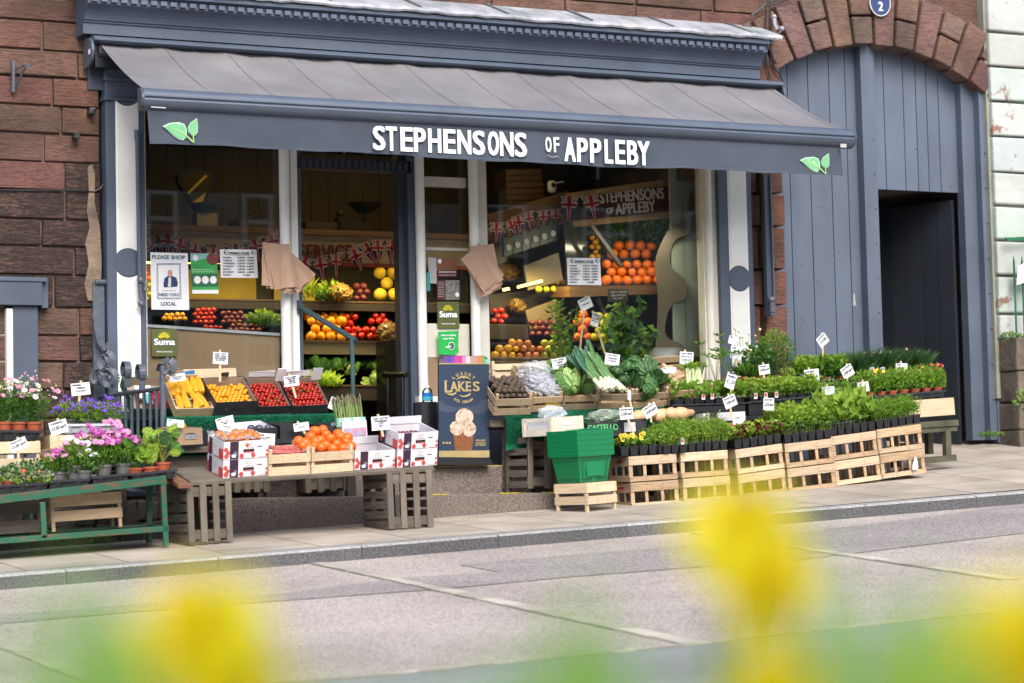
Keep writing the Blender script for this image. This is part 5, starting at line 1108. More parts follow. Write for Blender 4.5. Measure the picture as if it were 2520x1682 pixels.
def flower(mb, c, r, m, mc, n=8, nrm=None, w_=.4, cup=.15, rc=.28):
    nrm = (nrm or V((ru(-.5, .5), ru(-1, -.2), ru(.2, 1)))).normalized(); a = nrm.orthogonal().normalized(); b = nrm.cross(a); ph = ru(0, 6)
    for k in range(n):
        t = ph+2*math.pi*k/n; d = a*math.cos(t)+b*math.sin(t); s_ = nrm.cross(d); e = c+d*r+nrm*(cup*r); mid = c+d*r*.6+nrm*(cup*r*.9)
        mb.add([c+d*r*.1, mid-s_*r*w_, e+s_*0, mid+s_*r*w_], [(0, 1, 2, 3)], m, ru(.85, 1.1))
    mb.ball(c+nrm*r*.12, (r*rc,)*3, mc, 7, 4)
def blades(mb, c, rx, ry, h, n, m, w_=.004, base=0., fan=.5):
    for _ in range(n):
        a = ru(0, 6.28); q = math.sqrt(R()); p = c+V((q*rx*math.cos(a)*.6, q*ry*math.sin(a)*.6, base)); d = V((math.cos(a)*q*fan+ru(-.15, .15), math.sin(a)*q*fan+ru(-.15, .15), 1)).normalized(); l = h*ru(.6, 1.); s_ = V((math.cos(a+1.5), math.sin(a+1.5), 0))*w_*.5
        k = p+d*l*.6; e = p+d*l+V((d.x, d.y, -.15))*l*.18; i = random.randrange(len(m)); mb.add([p-s_, p+s_, k+s_*.8, e, k-s_*.8], [(0, 1, 2, 3, 4)], m[i], ru(.8, 1.2))
def pot_mesh(mb, r, h, m, c=V((0, 0, 0)), n=14, sq=False):
    n = 4 if sq else n; X = Matrix.Translation(c) @ (Matrix.Rotation(0, 4, 'Z'))
    k = 1.35 if sq else 1
    mb.lathe([(r*.72*k, 0), (r*.95*k, h*.82), (r*1.06*k, h*.83), (r*1.06*k, h), (r*.93*k, h), (r*.9*k, h*.85)], m, n, X); mb.lathe([(r*.9*k, h*.85), (0, h*.87)], soil, n, X)
def pot_plant(label, p, r, h, mpot, build_plant, name='potted_plant', cat='plant', group=None):
    t = thing(name, label, cat, Matrix.Translation(p), group); mb = MB(); pot_mesh(mb, r, h, mpot); mb.build('pot', t, smooth=True)
    fo = MB(); fl = MB(); build_plant(fo, fl, h); fo.build('foliage', t)
    if fl.f: fl.build('flowers', t)
    return t
def cell_tray(label, X, w_, l, h, nx, ny, fn, name='seedling_tray', cat='plants', m=None):
    t = thing(name, label, cat, X); m = m or black; mb = MB(); cw, cl_ = w_/nx, l/ny
    for i in range(nx):
        for j in range(ny):
            c = V((-w_/2+cw*(i+.5), cl_*(j+.5), 0)); a, b = cw/2*.94, cl_/2*.94; a2, b2 = a*.74, b*.74
            vs = [c+V((x*a2, y*b2, 0)) for x, y in ((-1, -1), (1, -1), (1, 1), (-1, 1))]+[c+V((x*a, y*b, h)) for x, y in ((-1, -1), (1, -1), (1, 1), (-1, 1))]+[c+V((x*a*.9, y*b*.9, h-.006)) for x, y in ((-1, -1), (1, -1), (1, 1), (-1, 1))]
            mb.add(vs, [(0, 1, 5, 4), (1, 2, 6, 5), (2, 3, 7, 6), (3, 0, 4, 7), (4, 5, 9, 8), (5, 6, 10, 9), (6, 7, 11, 10), (7, 4, 8, 11)], m); mb.add(vs[8:], [(0, 1, 2, 3)], soil)
    mb.build('cells', t)
    fo = MB(); fl = MB(); fn(fo, fl, w_, l, h); fo.build('foliage', t)
    if fl.f: fl.build('flowers', t)
    return t
def tray(label, X, w_, l, h, m=None):
    m = m or black; t = thing('plant_tray', label, 'tray', X); mb = MB(); mb.box((0, l/2, h*.5), (w_*.94, l*.94, h*.8), m); nx = max(2, int(w_/.09))
    for i in range(nx): mb.lathe([(.032, -.0), (.038, h*.9)], m, 12, Matrix.Translation((-w_/2+w_*(i+.5)/nx, .035, 0)))
    mb.build('cups', t); mb = MB()
    for a, b in (((-w_/2, 0), (w_/2, 0)), ((w_/2, 0), (w_/2, l)), ((w_/2, l), (-w_/2, l)), ((-w_/2, l), (-w_/2, 0))): mb.bar(V((*a, h)), V((*b, h)), .012, .016, m, 1.6)
    mb.build('rim', t); return t
cardm = M('price_card', (.80, .81, .84), .6, (.74, .75, .79), 20); stakem = M('stake_wood', (.62, .50, .32), .7, (.5, .38, .22), 10)
def price(label, cx_, cy_, w_, h, rot, d, sx_, sy_, lines, curl=.006, stub=6):
    t = thing('price_tag', label, 'price tag', at(cx_, cy_, d)); S = FPX/(at(cx_, cy_, d)-CAM).length; W_, H_ = w_/S, h/S; a = RAD(rot); X = Matrix(((1, 0, 0, 0), (0, 0, -1, 0), (0, 1, 0, 0), (0, 0, 0, 1))); X = Matrix.Rotation(a, 4, 'Y') @ X; mb = MB(); n = 6; vs = []
    for j in range(2):
        for i in range(n+1): u = i/n-.5; vs.append(V((u*W_, (j-.5)*H_, curl*(4*u*u)*(1 if j else .6))))
    mb.add(vs+[v-V((0, 0, .0015)) for v in vs], [(i, i+1, i+n+2, i+n+1) for i in range(n)]+[(i+2*n+2, i+3*n+3, i+3*n+4, i+2*n+3) for i in range(n)], cardm, 1, X); cd = mb.build('card', t, smooth=True)
    mb = MB(); k = len(lines); rng = random.Random(int(cx_*7+cy_))
    for q, s_ in enumerate(lines):
        big = s_.startswith('!'); s_ = s_.strip('!'); hh = H_*(.26 if big else .13); yy = H_*(.34-q*.72/max(1, k))-hh*.5; ww = min(W_*.84, len(s_)*hh*.62); x0_ = -ww/2 if q else -W_*.42
        text(mb, s_, X @ Matrix.Translation((x0_, yy, curl*.5+.002)) @ Matrix.Rotation(rng.uniform(-.02, .05), 4, 'Z'), ww, hh, ink, .0005, shear=.25)
    mb.build('writing', cd)
    if sx_ is not None:
        mb = MB(); c = at(cx_, cy_, d); e = at(sx_, sy_, d)-c; dr_ = e.normalized(); st = V((0, .006, 0)); mb.bar(st-dr_*(H_*.5+stub/S)*1., st+e, .016, .004, stakem, ref=(0, 1, 0)); mb.build('stake', t)
    return t
def turfed(name, label, a, b, d0, d1, lip, cat='artificial grass'):
    """a board covered in artificial grass: photo positions of the front top edge, lip height"""
    mb = MB(); A = at(*a, d1); B = at(*b, d1); dy = V((0, d1-d0, .0)); n = 24; vs = []; prof = [(0, -lip), (-.012, -lip*.6), (-.014, -.03), (-.006, -.008), (.012, .0), (d1-d0, .01)]
    for i in range(n+1):
        p = A.lerp(B, i/n)
        for (y, z) in prof: vs.append(p+V((0, y+ru(-.003, .003), z+ru(-.003, .003)+(ru(-.012, .004) if z == -lip else 0))))
    k = len(prof); mb.add(vs, [(i*k+j, (i+1)*k+j, (i+1)*k+j+1, i*k+j+1) for i in range(n) for j in range(k-1)], turf)
    for _ in range(5200):
        u = R(); v = R(); p = A.lerp(B, u)+V((0, -.014 if v < .8 else ru(-.01, .05), -lip*v if v < .8 else .002)); l = ru(.008, .018); dv = V((ru(-.6, .6), -1, ru(-1.2, .5))).normalized(); s_ = V((1, 0, 0))*.0022; mb.add([p-s_, p+s_, p+dv*l], [(0, 1, 2)], turf, ru(.6, 1.7))
    return tag(mb.build(name, smooth=False), label, cat)
def upcrate(label, X, w_, l, h, name='weathered_crate', nf=4, ns=6):
    """old crate stood on end: upright slats in front, level slats on the sides"""
    t = thing(name, label, 'crate', X)
    mb = MB(); [mb.box((-w_/2+.022+(w_-.044)*k/(nf-1), 0, h/2), (.042, .014, h), wwood, tint=ru(.75, 1.3), jit=.002) for k in range(nf)]; mb.build('front_slats', t, bev=.002)
    for z in (.05, h-.06):
        for y_ in (.014, l-.01): mb = MB(); mb.box((0, y_, z), (w_-.01, .014, .06), wwoodh, tint=ru(.7, 1.1)); mb.build('end_rail', t)
    for s_ in (-1, 1):
        mb = MB(); [mb.box((s_*(w_/2-.006), l/2+.01, .03+(h-.06)*k/(ns-1)), (.012, l-.02, .048), wwoodh, tint=ru(.6, 1.1), jit=.002) for k in range(ns)]; mb.build('side_slats', t)
    mb = MB(); [mb.box((-w_/2+.03+(w_-.06)*k/3, l, h/2), (.05, .012, h), wwood, tint=.6) for k in range(4)]; mb.build('back_slats', t); return t
# ================================================================== left: green bench with pots
bench = thing('green_bench', 'rusty green painted metal bench carrying the flower pots on the left', 'bench')
gm2 = M('rusty_green_paint', (.01, .095, .05), .45, (.12, .06, .03), 11, .001, 60, sharp=(.52, .62), stretch=(1, 1, 3))
D = 1.95; DB = 1.62
a, b = at(-160, 1240, D), at(406, 1176, D)
def rail(nm, a, b, w_=.03, h=.035): mb = MB(); mb.bar(a, b, w_, h, gm2); mb.build(nm, bench, bev=.002)
rail('top_rail', at(-200, 1254, D), at(408, 1181, D), .035, .05); rail('top_rail', at(-200, 1244, DB), at(372, 1177, DB)); rail('lower_rail', at(-200, 1347, D), at(414, 1301, D)); rail('lower_rail', at(-200, 1335, DB), at(372, 1296, DB))
for (x0, y0, x1, y1, d) in ((400, 1176, 408, 1345, D), (366, 1178, 367, 1338, DB), (104, 1236, 108, 1325, D), (62, 1240, 66, 1320, DB)): rail('leg', at(x0, y0, d), at(x1, y1, d), .034, .03)
rail('end_rail', at(404, 1178, D), at(368, 1178, DB)); rail('end_rail', at(405, 1302, D), at(367, 1297, DB))
mb = MB(); mb.prism([at(-200, 1345, D), at(408, 1299, D), at(368, 1294, DB), at(-200, 1333, DB)], (0, 0, -.01), gm2, .5); mb.build('lower_shelf', bench)
mb = MB(); mb.prism([at(-200, 1240, D), at(404, 1172, D), at(368, 1170, DB), at(-200, 1232, DB)], (0, 0, -.008), gm2, .5); mb.build('top_shelf', bench)
def trayspan(label, l, r, d, dep, h, m=None):
    X, w_ = span(l, r, d); tray(label, X, w_, dep, h, m)
trayspan('black plastic tray on the green bench, leftmost one under the variegated pots', (0, 1219), (117, 1212), 1.93, .32, .055); trayspan('black plastic tray on the green bench under the white daisies', (121, 1206), (221, 1200), 1.93, .30, .05)
trayspan('black plastic tray on the green bench with two empty cups showing', (228, 1196), (319, 1187), 1.93, .30, .05); trayspan('empty looking black tray at the right end of the green bench', (324, 1188), (436, 1177), 1.93, .32, .05)
wf = M('petal_white', (.80, .80, .82), .6); mag = M('petal_magenta', (.36, .02, .26), .6, (.30, .015, .24), 30); pnk = M('petal_pink', (.60, .15, .38), .6, (.62, .34, .48), 30); vio = M('petal_violet', (.11, .035, .45), .6, (.18, .07, .5), 30); yc = M('flower_yellow', (.80, .50, .02), .6); dkc = M('flower_eye', (.03, .02, .08), .6); redp = M('petal_red', (.60, .02, .05), .6); orp = M('petal_orange', (.80, .22, .02), .6); ylp = M('petal_yellow', (.85, .60, .02), .6); pcr = M('petal_cream', (.75, .70, .40), .6)
gpot = M('grey_pot', (.14, .14, .14), .55, (.10, .1, .1), 10)
varl = [leafmat('leaf_variegated', (.42, .50, .30), .3), gl[2], leafmat('leaf_variegated', (.42, .50, .30), .3), gl[1]]
def P_at(x, y, d): return at(x, y, d)
def osteo(mf, nfl, rad, hgt, bud=None):
    def f(fo, fl, h):
        clump(fo, V((0, 0, 0)), rad*.9, rad*.9, h+hgt*.8, 260, .05, .018, gl[:3], base=h*.6)
        for k in range(nfl):
            a = ru(0, 6.28); q = math.sqrt(R()); c = V((q*rad*math.cos(a), q*rad*math.sin(a)-.01, h+hgt*(.75+.45*(1-q*q)*R()))); fo.tube([V((c.x*.5, c.y*.5, h)), c], .0015, gl[2], 4); flower(fl, c, ru(.02, .028), random.choice(mf), dkc if mf[0] is wf else mf[-1], 12, None, .2)
    return f
nm = ['white centred', 'deep magenta', 'pale magenta', 'tall magenta', 'bushy magenta']
for (x, y, mf, nf, rd, hg, lb) in ((142, 1196, [mag, pnk], 9, .085, .13, 'magenta daisies in a grey pot, leftmost of the bench daisies'), (206, 1192, [wf, wf], 9, .075, .12, 'white daisies with dark eyes in a grey pot on the bench'), (180, 1180, [pnk, mag, wf], 14, .10, .17, 'pink and white daisies in a grey pot behind the white ones'), (255, 1178, [mag, pnk], 20, .10, .17, 'magenta daisies in a grey pot in the middle of the bench'), (302, 1174, [mag, mag, pnk], 24, .095, .18, 'dense magenta daisies in a grey pot next to the begonias'), (228, 1166, [mag, pnk], 18, .11, .20, 'tall magenta daisies in a grey pot at the back of the bench'), (276, 1160, [mag, pnk], 18, .11, .20, 'magenta and pink daisies in a grey pot behind the dense one')):
    pot_plant(lb, P_at(x, y, 1.85 if y > 1172 else 1.74), .055, .085, gpot, osteo(mf, nf, rd, hg), 'potted_daisies', 'flowers', 'daisies in pots on the green bench')
def smallv(red=0):
    def f(fo, fl, h):
        clump(fo, V((0, 0, 0)), .07, .07, h+.09, 190, .035, .022, varl, base=h*.7)
        for k in range(red): flower(fl, V((ru(-.05, .05), ru(-.07, 0), h+ru(.02, .09))), .018, redp, ylp, 5, None, .5)
    return f
for x, y, rd, lb in ((20, 1204, 0, 'variegated trailing plant in a small terracotta pot at the far left of the bench'), (62, 1213, 2, 'variegated plant with a red flower in a small terracotta pot'), (101, 1207, 2, 'low plant with red blooms in a small pot by the tray end'), (50, 1193, 0, 'pale variegated plant in a small pot behind the red flowered one'), (88, 1190, 0, 'light green variegated plant in a small pot near the price stick')):
    pot_plant(lb, P_at(x, y, 1.88 if y > 1200 else 1.78), .045, .05, terra, smallv(rd))
def bigleaf(tilt_=1.):
    def f(fo, fl, h):
        for k in range(13):
            a = ru(0, 6.28); hh = h+ru(.05, .2); c = V((math.cos(a)*ru(.02, .1), math.sin(a)*.07, hh)); fo.tube([V((0, 0, h*.8)), V((c.x*.4, c.y*.4, hh*.7)), c], .004, leafmat('stem_pale', (.35, .35, .08), .2), 5)
            cup_leaf(fo, c, V((ru(-.5, .5), -.8, .3)), V((math.cos(a), math.sin(a)*.5, ru(-.2, .6))).normalized(), ru(.045, .085), ru(.05, .085), random.choice((gl[1], gl[0], gl[2], gl[3])), ru(-.2, .4), ru(.65, 1.1), nx=9, ny=6, ruff=.006)
    return f
for x, y, lb in ((330, 1178, 'broad leaved plant in a terracotta pot at the left of the end tray'), (370, 1175, 'broad leaved begonia in a terracotta pot in the middle of the end tray'), (400, 1164, 'yellowing broad leaved begonia in a terracotta pot at the right end of the bench')): pot_plant(lb, P_at(x, y, 1.85), .055, .065, terra, bigleaf())
# second tier behind the bench
def crspan(label, l, r, d, dep, h_px, style, tilt=0., m=None, m2=None, yaw=0., **k):
    X, w_ = span(l, r, d, tilt, yaw); h = h_px/(FPX/(X.translation-CAM).length); w_ /= math.cos(yaw); return crate(label, X, w_, dep, h, style, m, m2, **k), X, w_, h
crspan('pale wooden crate holding up the tray of violet bellflowers', (124, 1152), (299, 1148), 1.35, .35, 80, 'slat', m=lwood2, posts=0); crspan('pale wooden crate under the tall daisies at the left edge', (-60, 1160), (100, 1156), 1.35, .35, 70, 'slat', m=lwood2, posts=0)
crspan('pale two slat crate stored on the lower shelf of the green bench', (128, 1310), (303, 1297), 1.75, .2, 88, 'stool', m=lwood, posts=0, bot=False); crspan('shadowed crate stored at the left under the green bench', (-40, 1320), (112, 1310), 1.68, .2, 80, 'slat', m=wwoodh, posts=0)
mb = MB(); X, w_ = span((-60, 1156), (320, 1150), 1.4); t = thing('trestle_table', 'dark trestle table behind the green bench', 'table', X); mb.box((0, .2, -.015), (w_, .45, .03), wwoodh, tint=.6); mb.build('table_top', t)
for sx_ in (-1, 1): mb = MB(); mb.box((sx_*w_*.45, .2, -.2), (.05, .4, .36), wwood, tint=.5); mb.build('leg', t)
trayspan('grey plastic tray full of violet bellflowers', (152, 1068), (299, 1066), 1.33, .3, .055, M('pale_grey_plastic', (.36, .38, .42), .5)); trayspan('black plastic tray under the tall daisies', (-60, 1084), (103, 1086), 1.33, .32, .06)
def bellfl(fo, fl, h):
    clump(fo, V((0, 0, 0)), .10, .11, h+.12, 420, .02, .014, [gl[1], gl[2], gl[3]], base=h*.6)
    for k in range(55): a = ru(0, 6.28); q = math.sqrt(R()); flower(fl, V((q*.12*math.cos(a), q*.11*math.sin(a)-.02, h+.045+.10*(1-q*q)*ru(.5, 1.15))), ru(.010, .014), vio, dkc, 5, None, .45, .3)
for i, (x, y) in enumerate(((170, 1052), (215, 1052), (262, 1052))): pot_plant('violet bellflowers in the grey tray, %s clump' % ('left', 'middle', 'right')[i], P_at(x, y, 1.25), .05, .05, gpot, bellfl, 'potted_bellflowers', 'flowers', 'violet bellflowers in the grey tray')
def talld(colf, n=16):
    def f(fo, fl, h):
        clump(fo, V((0, 0, 0)), .10, .08, h+.2, 320, .045, .006, gl[:3], base=h*.7, up_=1.2)
        for k in range(60):
            a = ru(0, 6.28); q = R(); e = V((q*.15*math.cos(a), q*.12*math.sin(a), h+ru(.12, .27))); fo.tube([V((e.x*.3, e.y*.3, h*.8)), V((e.x*.8, e.y*.8, h+.1)), e], .0013, gl[1], 4)
            for j in range(9): u = R(); fo.leaf(V((0, 0, h))+(e-V((0, 0, h)))*u, V((ru(-1, 1), ru(-1, 1), ru(0, 1))), ru(.03, .05), .007, random.choice(gl[:3]), .6)
        for k in range(n): a = ru(0, 6.28); q = math.sqrt(R()); flower(fl, V((q*.17*math.cos(a), q*.1*math.sin(a)-.04, h+ru(.17, .31)*(1.05-.2*q))), ru(.018, .026), random.choice(colf), yc, 12, None, .2)
        for k in range(16): a = ru(0, 6.28); fl.ball(V((R()*.17*math.cos(a), -.05, h+ru(.17, .33))), .006, random.choice((pcr, pnk)), 6, 4)
    return f
for x, cf, n, lb in ((10, [pnk, pnk, wf], 12, 'tall pink and cream daisies in a terracotta pot at the left edge'), (44, [pcr, wf], 10, 'tall cream daisies in the middle terracotta pot at the left'), (82, [pnk, wf, wf], 17, 'tall pink and white daisies in the right terracotta pot of the black tray')): pot_plant(lb, P_at(x, 1068, 1.25), .055, .075, terra, talld(cf, n), 'potted_daisies', 'flowers', 'tall daisies in the black tray')
# railing on the low wall
rlg = thing('iron_railing', 'old grey iron railing with scrolls between the bench and the greengrocer boxes', 'railing')
def rb(nm, pts, r=.012, n=8, fl=1.): mb = MB(); mb.tube(pts, r, iron, n, flat=fl); mb.build(nm, rlg, smooth=True)
xr = at(232, 950, .02).x
def rp(d, z, dx=0.): return V((xr+.02+(at(400, 900, 1.1).x-xr-.02)*d/1.1+dx, -d, z))
zt_ = at(398, 956, 1.1).z; zb_ = at(380, 1330, 1.1).z
rb('top_bar', [rp(.02, zt_+.0), rp(1.1, zt_)], .016)
mb = MB(); mb.box((xr+.03, -.03, 1.15), (.085, .05, 1.15), iron); mb.tube([(xr+.0, -.06, 1.72), (xr+.08, -.06, 1.72)], .022, iron, 8); mb.build('wall_plate', rlg, bev=.004)
rb('end_post', [rp(1.1, zb_), rp(1.1, zt_+.15)], .021, 10); rb('lower_bar', [rp(.1, .27), rp(1.1, .2)], .013)
for k in range(9): d = .2+k*.1; rb('bar', [rp(d, .22), rp(d, zt_)], .0125, 8)
def scroll(c, r, turns=1.6, a0_=0., sgn=1, wd=.02, axis='d'):
    pts = []; n = int(20*turns)
    for i in range(n+1):
        t = i/n; a = a0_+sgn*t*turns*6.283; rr = r*(1-.8*t); pts.append(c+V((0, 0, 0))+rp(1, 0)*0+V((0, -rr*math.cos(a), rr*math.sin(a))) if axis == 'd' else c+V((rr*math.cos(a)*.9, -rr*math.cos(a)*.25, rr*math.sin(a))))
    return pts
def strap(nm, pts, wd=.045):
    mb = MB(); n = len(pts)
    for i in range(n-1): mb.bar(pts[i], pts[i+1], .008, wd, iron, ref=(1, .0, 0))
    mb.build(nm, rlg)
for (px_, py_, d, r) in ((309, 912, .55, .075), (345, 918, .78, .07)): c = at(px_, py_, d); strap('scroll', [c+V((0, 0, -.12))+V((0, -.04, 0))]+scroll(c, r, 1.5, -.9, 1, axis='d'))
c = at(412, 905, 1.12); strap('scroll', [rp(1.05, zt_+.12), rp(1.08, zt_+.16), rp(1.12, zt_+.165)]+scroll(c, .055, 1.0, 1.2, -1, axis='x'), .05)
strap('scroll', [at(x, y, .12) for x, y in ((234, 772), (238, 790), (240, 810), (244, 835), (252, 852), (262, 858), (266, 850), (262, 845))]); c = at(258, 890, .2); strap('scroll', scroll(c, .07, 1.5, 1.4, -1, axis='x')); c = at(240, 930, .18); strap('scroll', scroll(c, .06, 1.7, -1, 1, axis='x')); c = at(268, 935, .3); strap('scroll', scroll(c, .075, 1.2, 2.2, -1, axis='x'))
# ================================================================== left stall
turfed('grass_board', 'bright green artificial grass board under the tomato and corn boxes', (404, 1027), (824, 1018), .45, 1.12, .085); turfed('grass_cloth', 'artificial grass hanging behind the railing bars', (300, 1034), (392, 1034), .2, .36, .34)
turfed('grass_strip', 'lower strip of artificial grass under the mango box plank', (372, 1112), (505, 1110), .9, 1.3, .03)
t = thing('stall_shelf', 'weathered plank shelf in the middle of the left stall', 'shelf'); X, w_ = span((372, 1104), (900, 1084), 1.38); mb = MB(); mb.box((0, .22, -.02), (w_, .44, .04), wwoodh); o = mb.build('plank', t, bev=.004); o.matrix_world = X
mb = MB(); X2, w2 = span((372, 1140), (520, 1138), 1.3); mb.box((0, .02, 0), (w2, .03, .07), wwoodh, tint=.7); o = mb.build('lower_board', t); o.matrix_world = X2
for px_ in (400, 640, 860): a = at(px_, 1110, 1.15); mb = MB(); mb.box((a.x, a.y, a.z-.16), (.06, .06, .4), wwood, tint=.5); mb.build('leg', t)
kb = M('cardboard', (.36, .24, .15), .8, (.30, .19, .115), 6); blk = M('black_card', (.02, .02, .024), .55, (.03, .03, .035), 10); wht = M('white_card', (.74, .74, .78), .55, (.66, .66, .71), 8); gin = M('card_inside', (.44, .34, .26), .8)
def cart(label, l, r, d, dep, h_px, tilt, mo, mi, yaw=0., **k):
    X, w_ = span(l, r, d, tilt, yaw); w_ /= math.cos(yaw); h = h_px/(FPX/(X.translation-CAM).length); return carton(label, X, w_, dep, h, mo, mi, **k), X, w_, h
T4 = RAD(42)
_, X, w_, h = crspan('wooden crate of sweetcorn tilted on the green board', (428, 1027), (524, 1024), 1.05, .36, 26, 'solid', T4, lwood, posts=.02)
film = M('plastic_film', (.85, .87, .92), .12, alpha=.22)
for k, (x, y, a) in enumerate(((-.11, .16, 6), (-.075, .17, 2), (-.03, .18, 8), (.01, .17, 4), (.06, .19, 6), (.10, .18, 3), (-.09, .02, 5), (-.045, .01, 3), (.01, .01, 20), (.06, .03, -16), (.095, .02, -10))):
    put(cob_me, 'corn_cob', X @ V((x, y, .05+.012*(k % 2))), (.15, .15, .165), 'yellow corn cob in the tilted crate', 'corn cobs in the crate', 'corn', (X.to_3x3() @ Matrix.Rotation(RAD(-90), 3, 'X') @ Matrix.Rotation(RAD(a), 3, 'Y')).to_euler())
def film_sheet(name, label, X, w_, l, z, amp=.02, seed=1, m=None, cat='plastic wrap'):
    rg = random.Random(seed); n = 22; vs = []; f = [[rg.uniform(-1, 1) for _ in range(n+1)] for _ in range(n+1)]
    for j in range(n+1):
        for i in range(n+1): u, v = i/n-.5, j/n; vs.append(X @ V((u*w_, v*l, z+amp*f[i][j]+z*.6*(1-4*u*u)*math.sin(math.pi*v))))
    mb = MB(); mb.add(vs, [(j*(n+1)+i, j*(n+1)+i+1, (j+1)*(n+1)+i+1, (j+1)*(n+1)+i) for j in range(n) for i in range(n)], m or film); return tag(mb.build(name), label, cat)
_, X, w_, h = cart('black carton of yellow cherry tomatoes tilted on the green board', (525, 1028), (630, 1023), 1.08, .33, 42, RAD(34), blk, gin, flaps=[(0, .15, .06, .03, blk, .31)]); fill(X, w_-.01, .30, h-.075, ytom_me, 'yellow_tomato', .016, 'yellow cherry tomato in the black carton', 'yellow tomatoes in the black carton', 'tomato', 2, .01)
for i, (l, r, lb) in enumerate((((632, 1021), (712, 1018), 'left'), ((716, 1020), (808, 1015), 'right'))):
    _, X, w_, h = cart('shallow black and white carton of red vine tomatoes, %s one of the pair' % lb, l, r, 1.1, .33, 24, RAD(40), blk, gin, hole=False, flaps=[(.0, .10, .19, .045, wht, .33), (.12, .13, .07, .1, wht, .27)])
    fill(X, w_-.01, .31, h-.055, vine_me, 'vine_tomato', .0145, 'small red vine tomato in the %s shallow carton' % lb, 'vine tomatoes in the %s carton' % lb, 'tomato', 2, .008)
    mb = MB()
    for k in range(22): p = X @ V((ru(-w_*.42, w_*.42), ru(.03, .28), h-.012)); mb.tube([p, p+V((ru(-.03, .03), ru(-.01, .01), ru(-.02, .025))), p+V((ru(-.05, .05), 0, ru(-.03, .03)))], .0018, gl[1], 4)
    tag(mb.build('tomato_vines'), 'green brown vine stalks over the %s box of red tomatoes' % lb, 'stalks')
_, X, w_, h = cart('green and brown carton of red chard behind the railing bars', (322, 1030), (424, 1028), .55, .34, 30, RAD(44), M('green_card', (.02, .14, .07), .6), gin, hole=False)
mb = MB()
for k in range(26): cup_leaf(mb, X @ V((ru(.0, .14), ru(.02, .14), .05)), V((ru(-.5, .5), -1, ru(0, 1))), V((ru(-.6, .6), -.2, 1)).normalized(), .06, .05, M('chard_red', (.30, .01, .03), .4, (.45, .03, .08), 30), .5, ru(.7, 1.2))
tag(mb.build('red_chard'), 'dark red folded leaves in the carton behind the railing', 'vegetables'); tag(MB().box((0, 0, 0), (.12, .13, .02), paper, X @ Matrix.Translation((-.02, .2, .06))).box((0, 0, .02), (.10, .1, .012), M('turq_pack', (.1, .45, .45), .5), X @ Matrix.Translation((.02, .12, .05))).build('paper_packets', bev=.004), 'white and turquoise packets in the carton behind the railing', 'packets')
t, X, w_, h = cart('blue and white carton standing behind the yellow tomatoes', (452, 932), (582, 928), .75, .2, 22, 0, lwood2, gin, hole=False); tag(MB().pp([(446, 916), (478, 911), (480, 922), (448, 926)], .77, M('blue_print', (.02, .17, .42), .6), .004).build('blue_label'), 'small blue label at the end of the white carton', 'label')
# middle level boxes
t, X, w_, h = cart('brown cardboard box with a mango on top', (437, 1097), (502, 1093), 1.45, .26, 48, 0, kb, gin, RAD(12), cut=.02); put(lemon_me, 'mango', X @ V((-.02, .10, .13)), (.05, .035, .036), 'green and yellow mango sitting in the cardboard box', 'mangoes', 'mango', (0, .3, .2)); mb = MB(); mb.box((0, -.003, h*.4), (w_*.5, .002, h*.25), M('faded_blue_print', (.12, .22, .35), .8, (.33, .24, .17), 30, sharp=(.45, .55))); mb.build('print', t)
_, X, w_, h = cart('dark carton of blue black plums in the middle of the left stall', (590, 1090), (682, 1082), 1.52, .3, 30, RAD(12), blk, wht); heap(plum_me, 'plum', 598, 1046, 680, 1080, 1.5, 10, 'blue black plum in the dark carton', 'plums in the dark carton', 'plum')
for l, r, lb in (((690, 1082), (762, 1078), 'dark printed carton behind the rhubarb crate'), ((800, 1084), (862, 1080), 'dark printed carton behind the oranges')): cart(lb, l, r, 1.5, .3, 34, RAD(6), blk, blk)
t, X, w_, h = cart('white and pink carton holding asparagus bunches', (845, 1088), (905, 1084), 1.6, .2, 50, 0, wht, gin, hole=False); mb = MB(); mb.box((0, -.004, h*.45), (w_*.9, .002, h*.4), M('faded_flag_print', (.55, .25, .32), .7, (.35, .38, .55), 22, sharp=(.48, .52))); mb.build('print', t)
asp = M('asparagus_green', (.12, .20, .04), .5, (.2, .27, .08), 20); aspt = M('asparagus_tip', (.12, .07, .07), .6, (.14, .16, .05), 60)
for k in range(5):
    t = thing('asparagus_bunch', 'bunch of green asparagus in a white carton, %s' % ('leftmost', 'second from the left', 'middle one', 'second from the right', 'rightmost')[k], 'asparagus', group='asparagus bunches in the white carton'); mb = MB(); mt = MB(); b = X @ V((-w_*.42+w_*.21*k, .06, .05))
    for j in range(9): o_ = V((ru(-.02, .02), ru(-.02, .02), 0)); e = b+o_*1.3+V((-.02, .02, ru(.19, .23))); mb.tube([b+o_, e], [.007, .0055], asp, 6); mt.tube([e, e+V((-.002, .002, .022)), e+V((-.003, .003, .045))], [.006, .0075, .001], aspt, 6)
    mb.build('stalks', t, smooth=True); mt.build('tips', t); mb = MB(); mb.lathe([(.030, 0), (.032, .06)], paper if k % 2 else M('mint_wrap', (.35, .65, .5), .6), 12, Matrix.Translation(b+V((-.005, 0, .05)))); mb.build('wrapper', t)
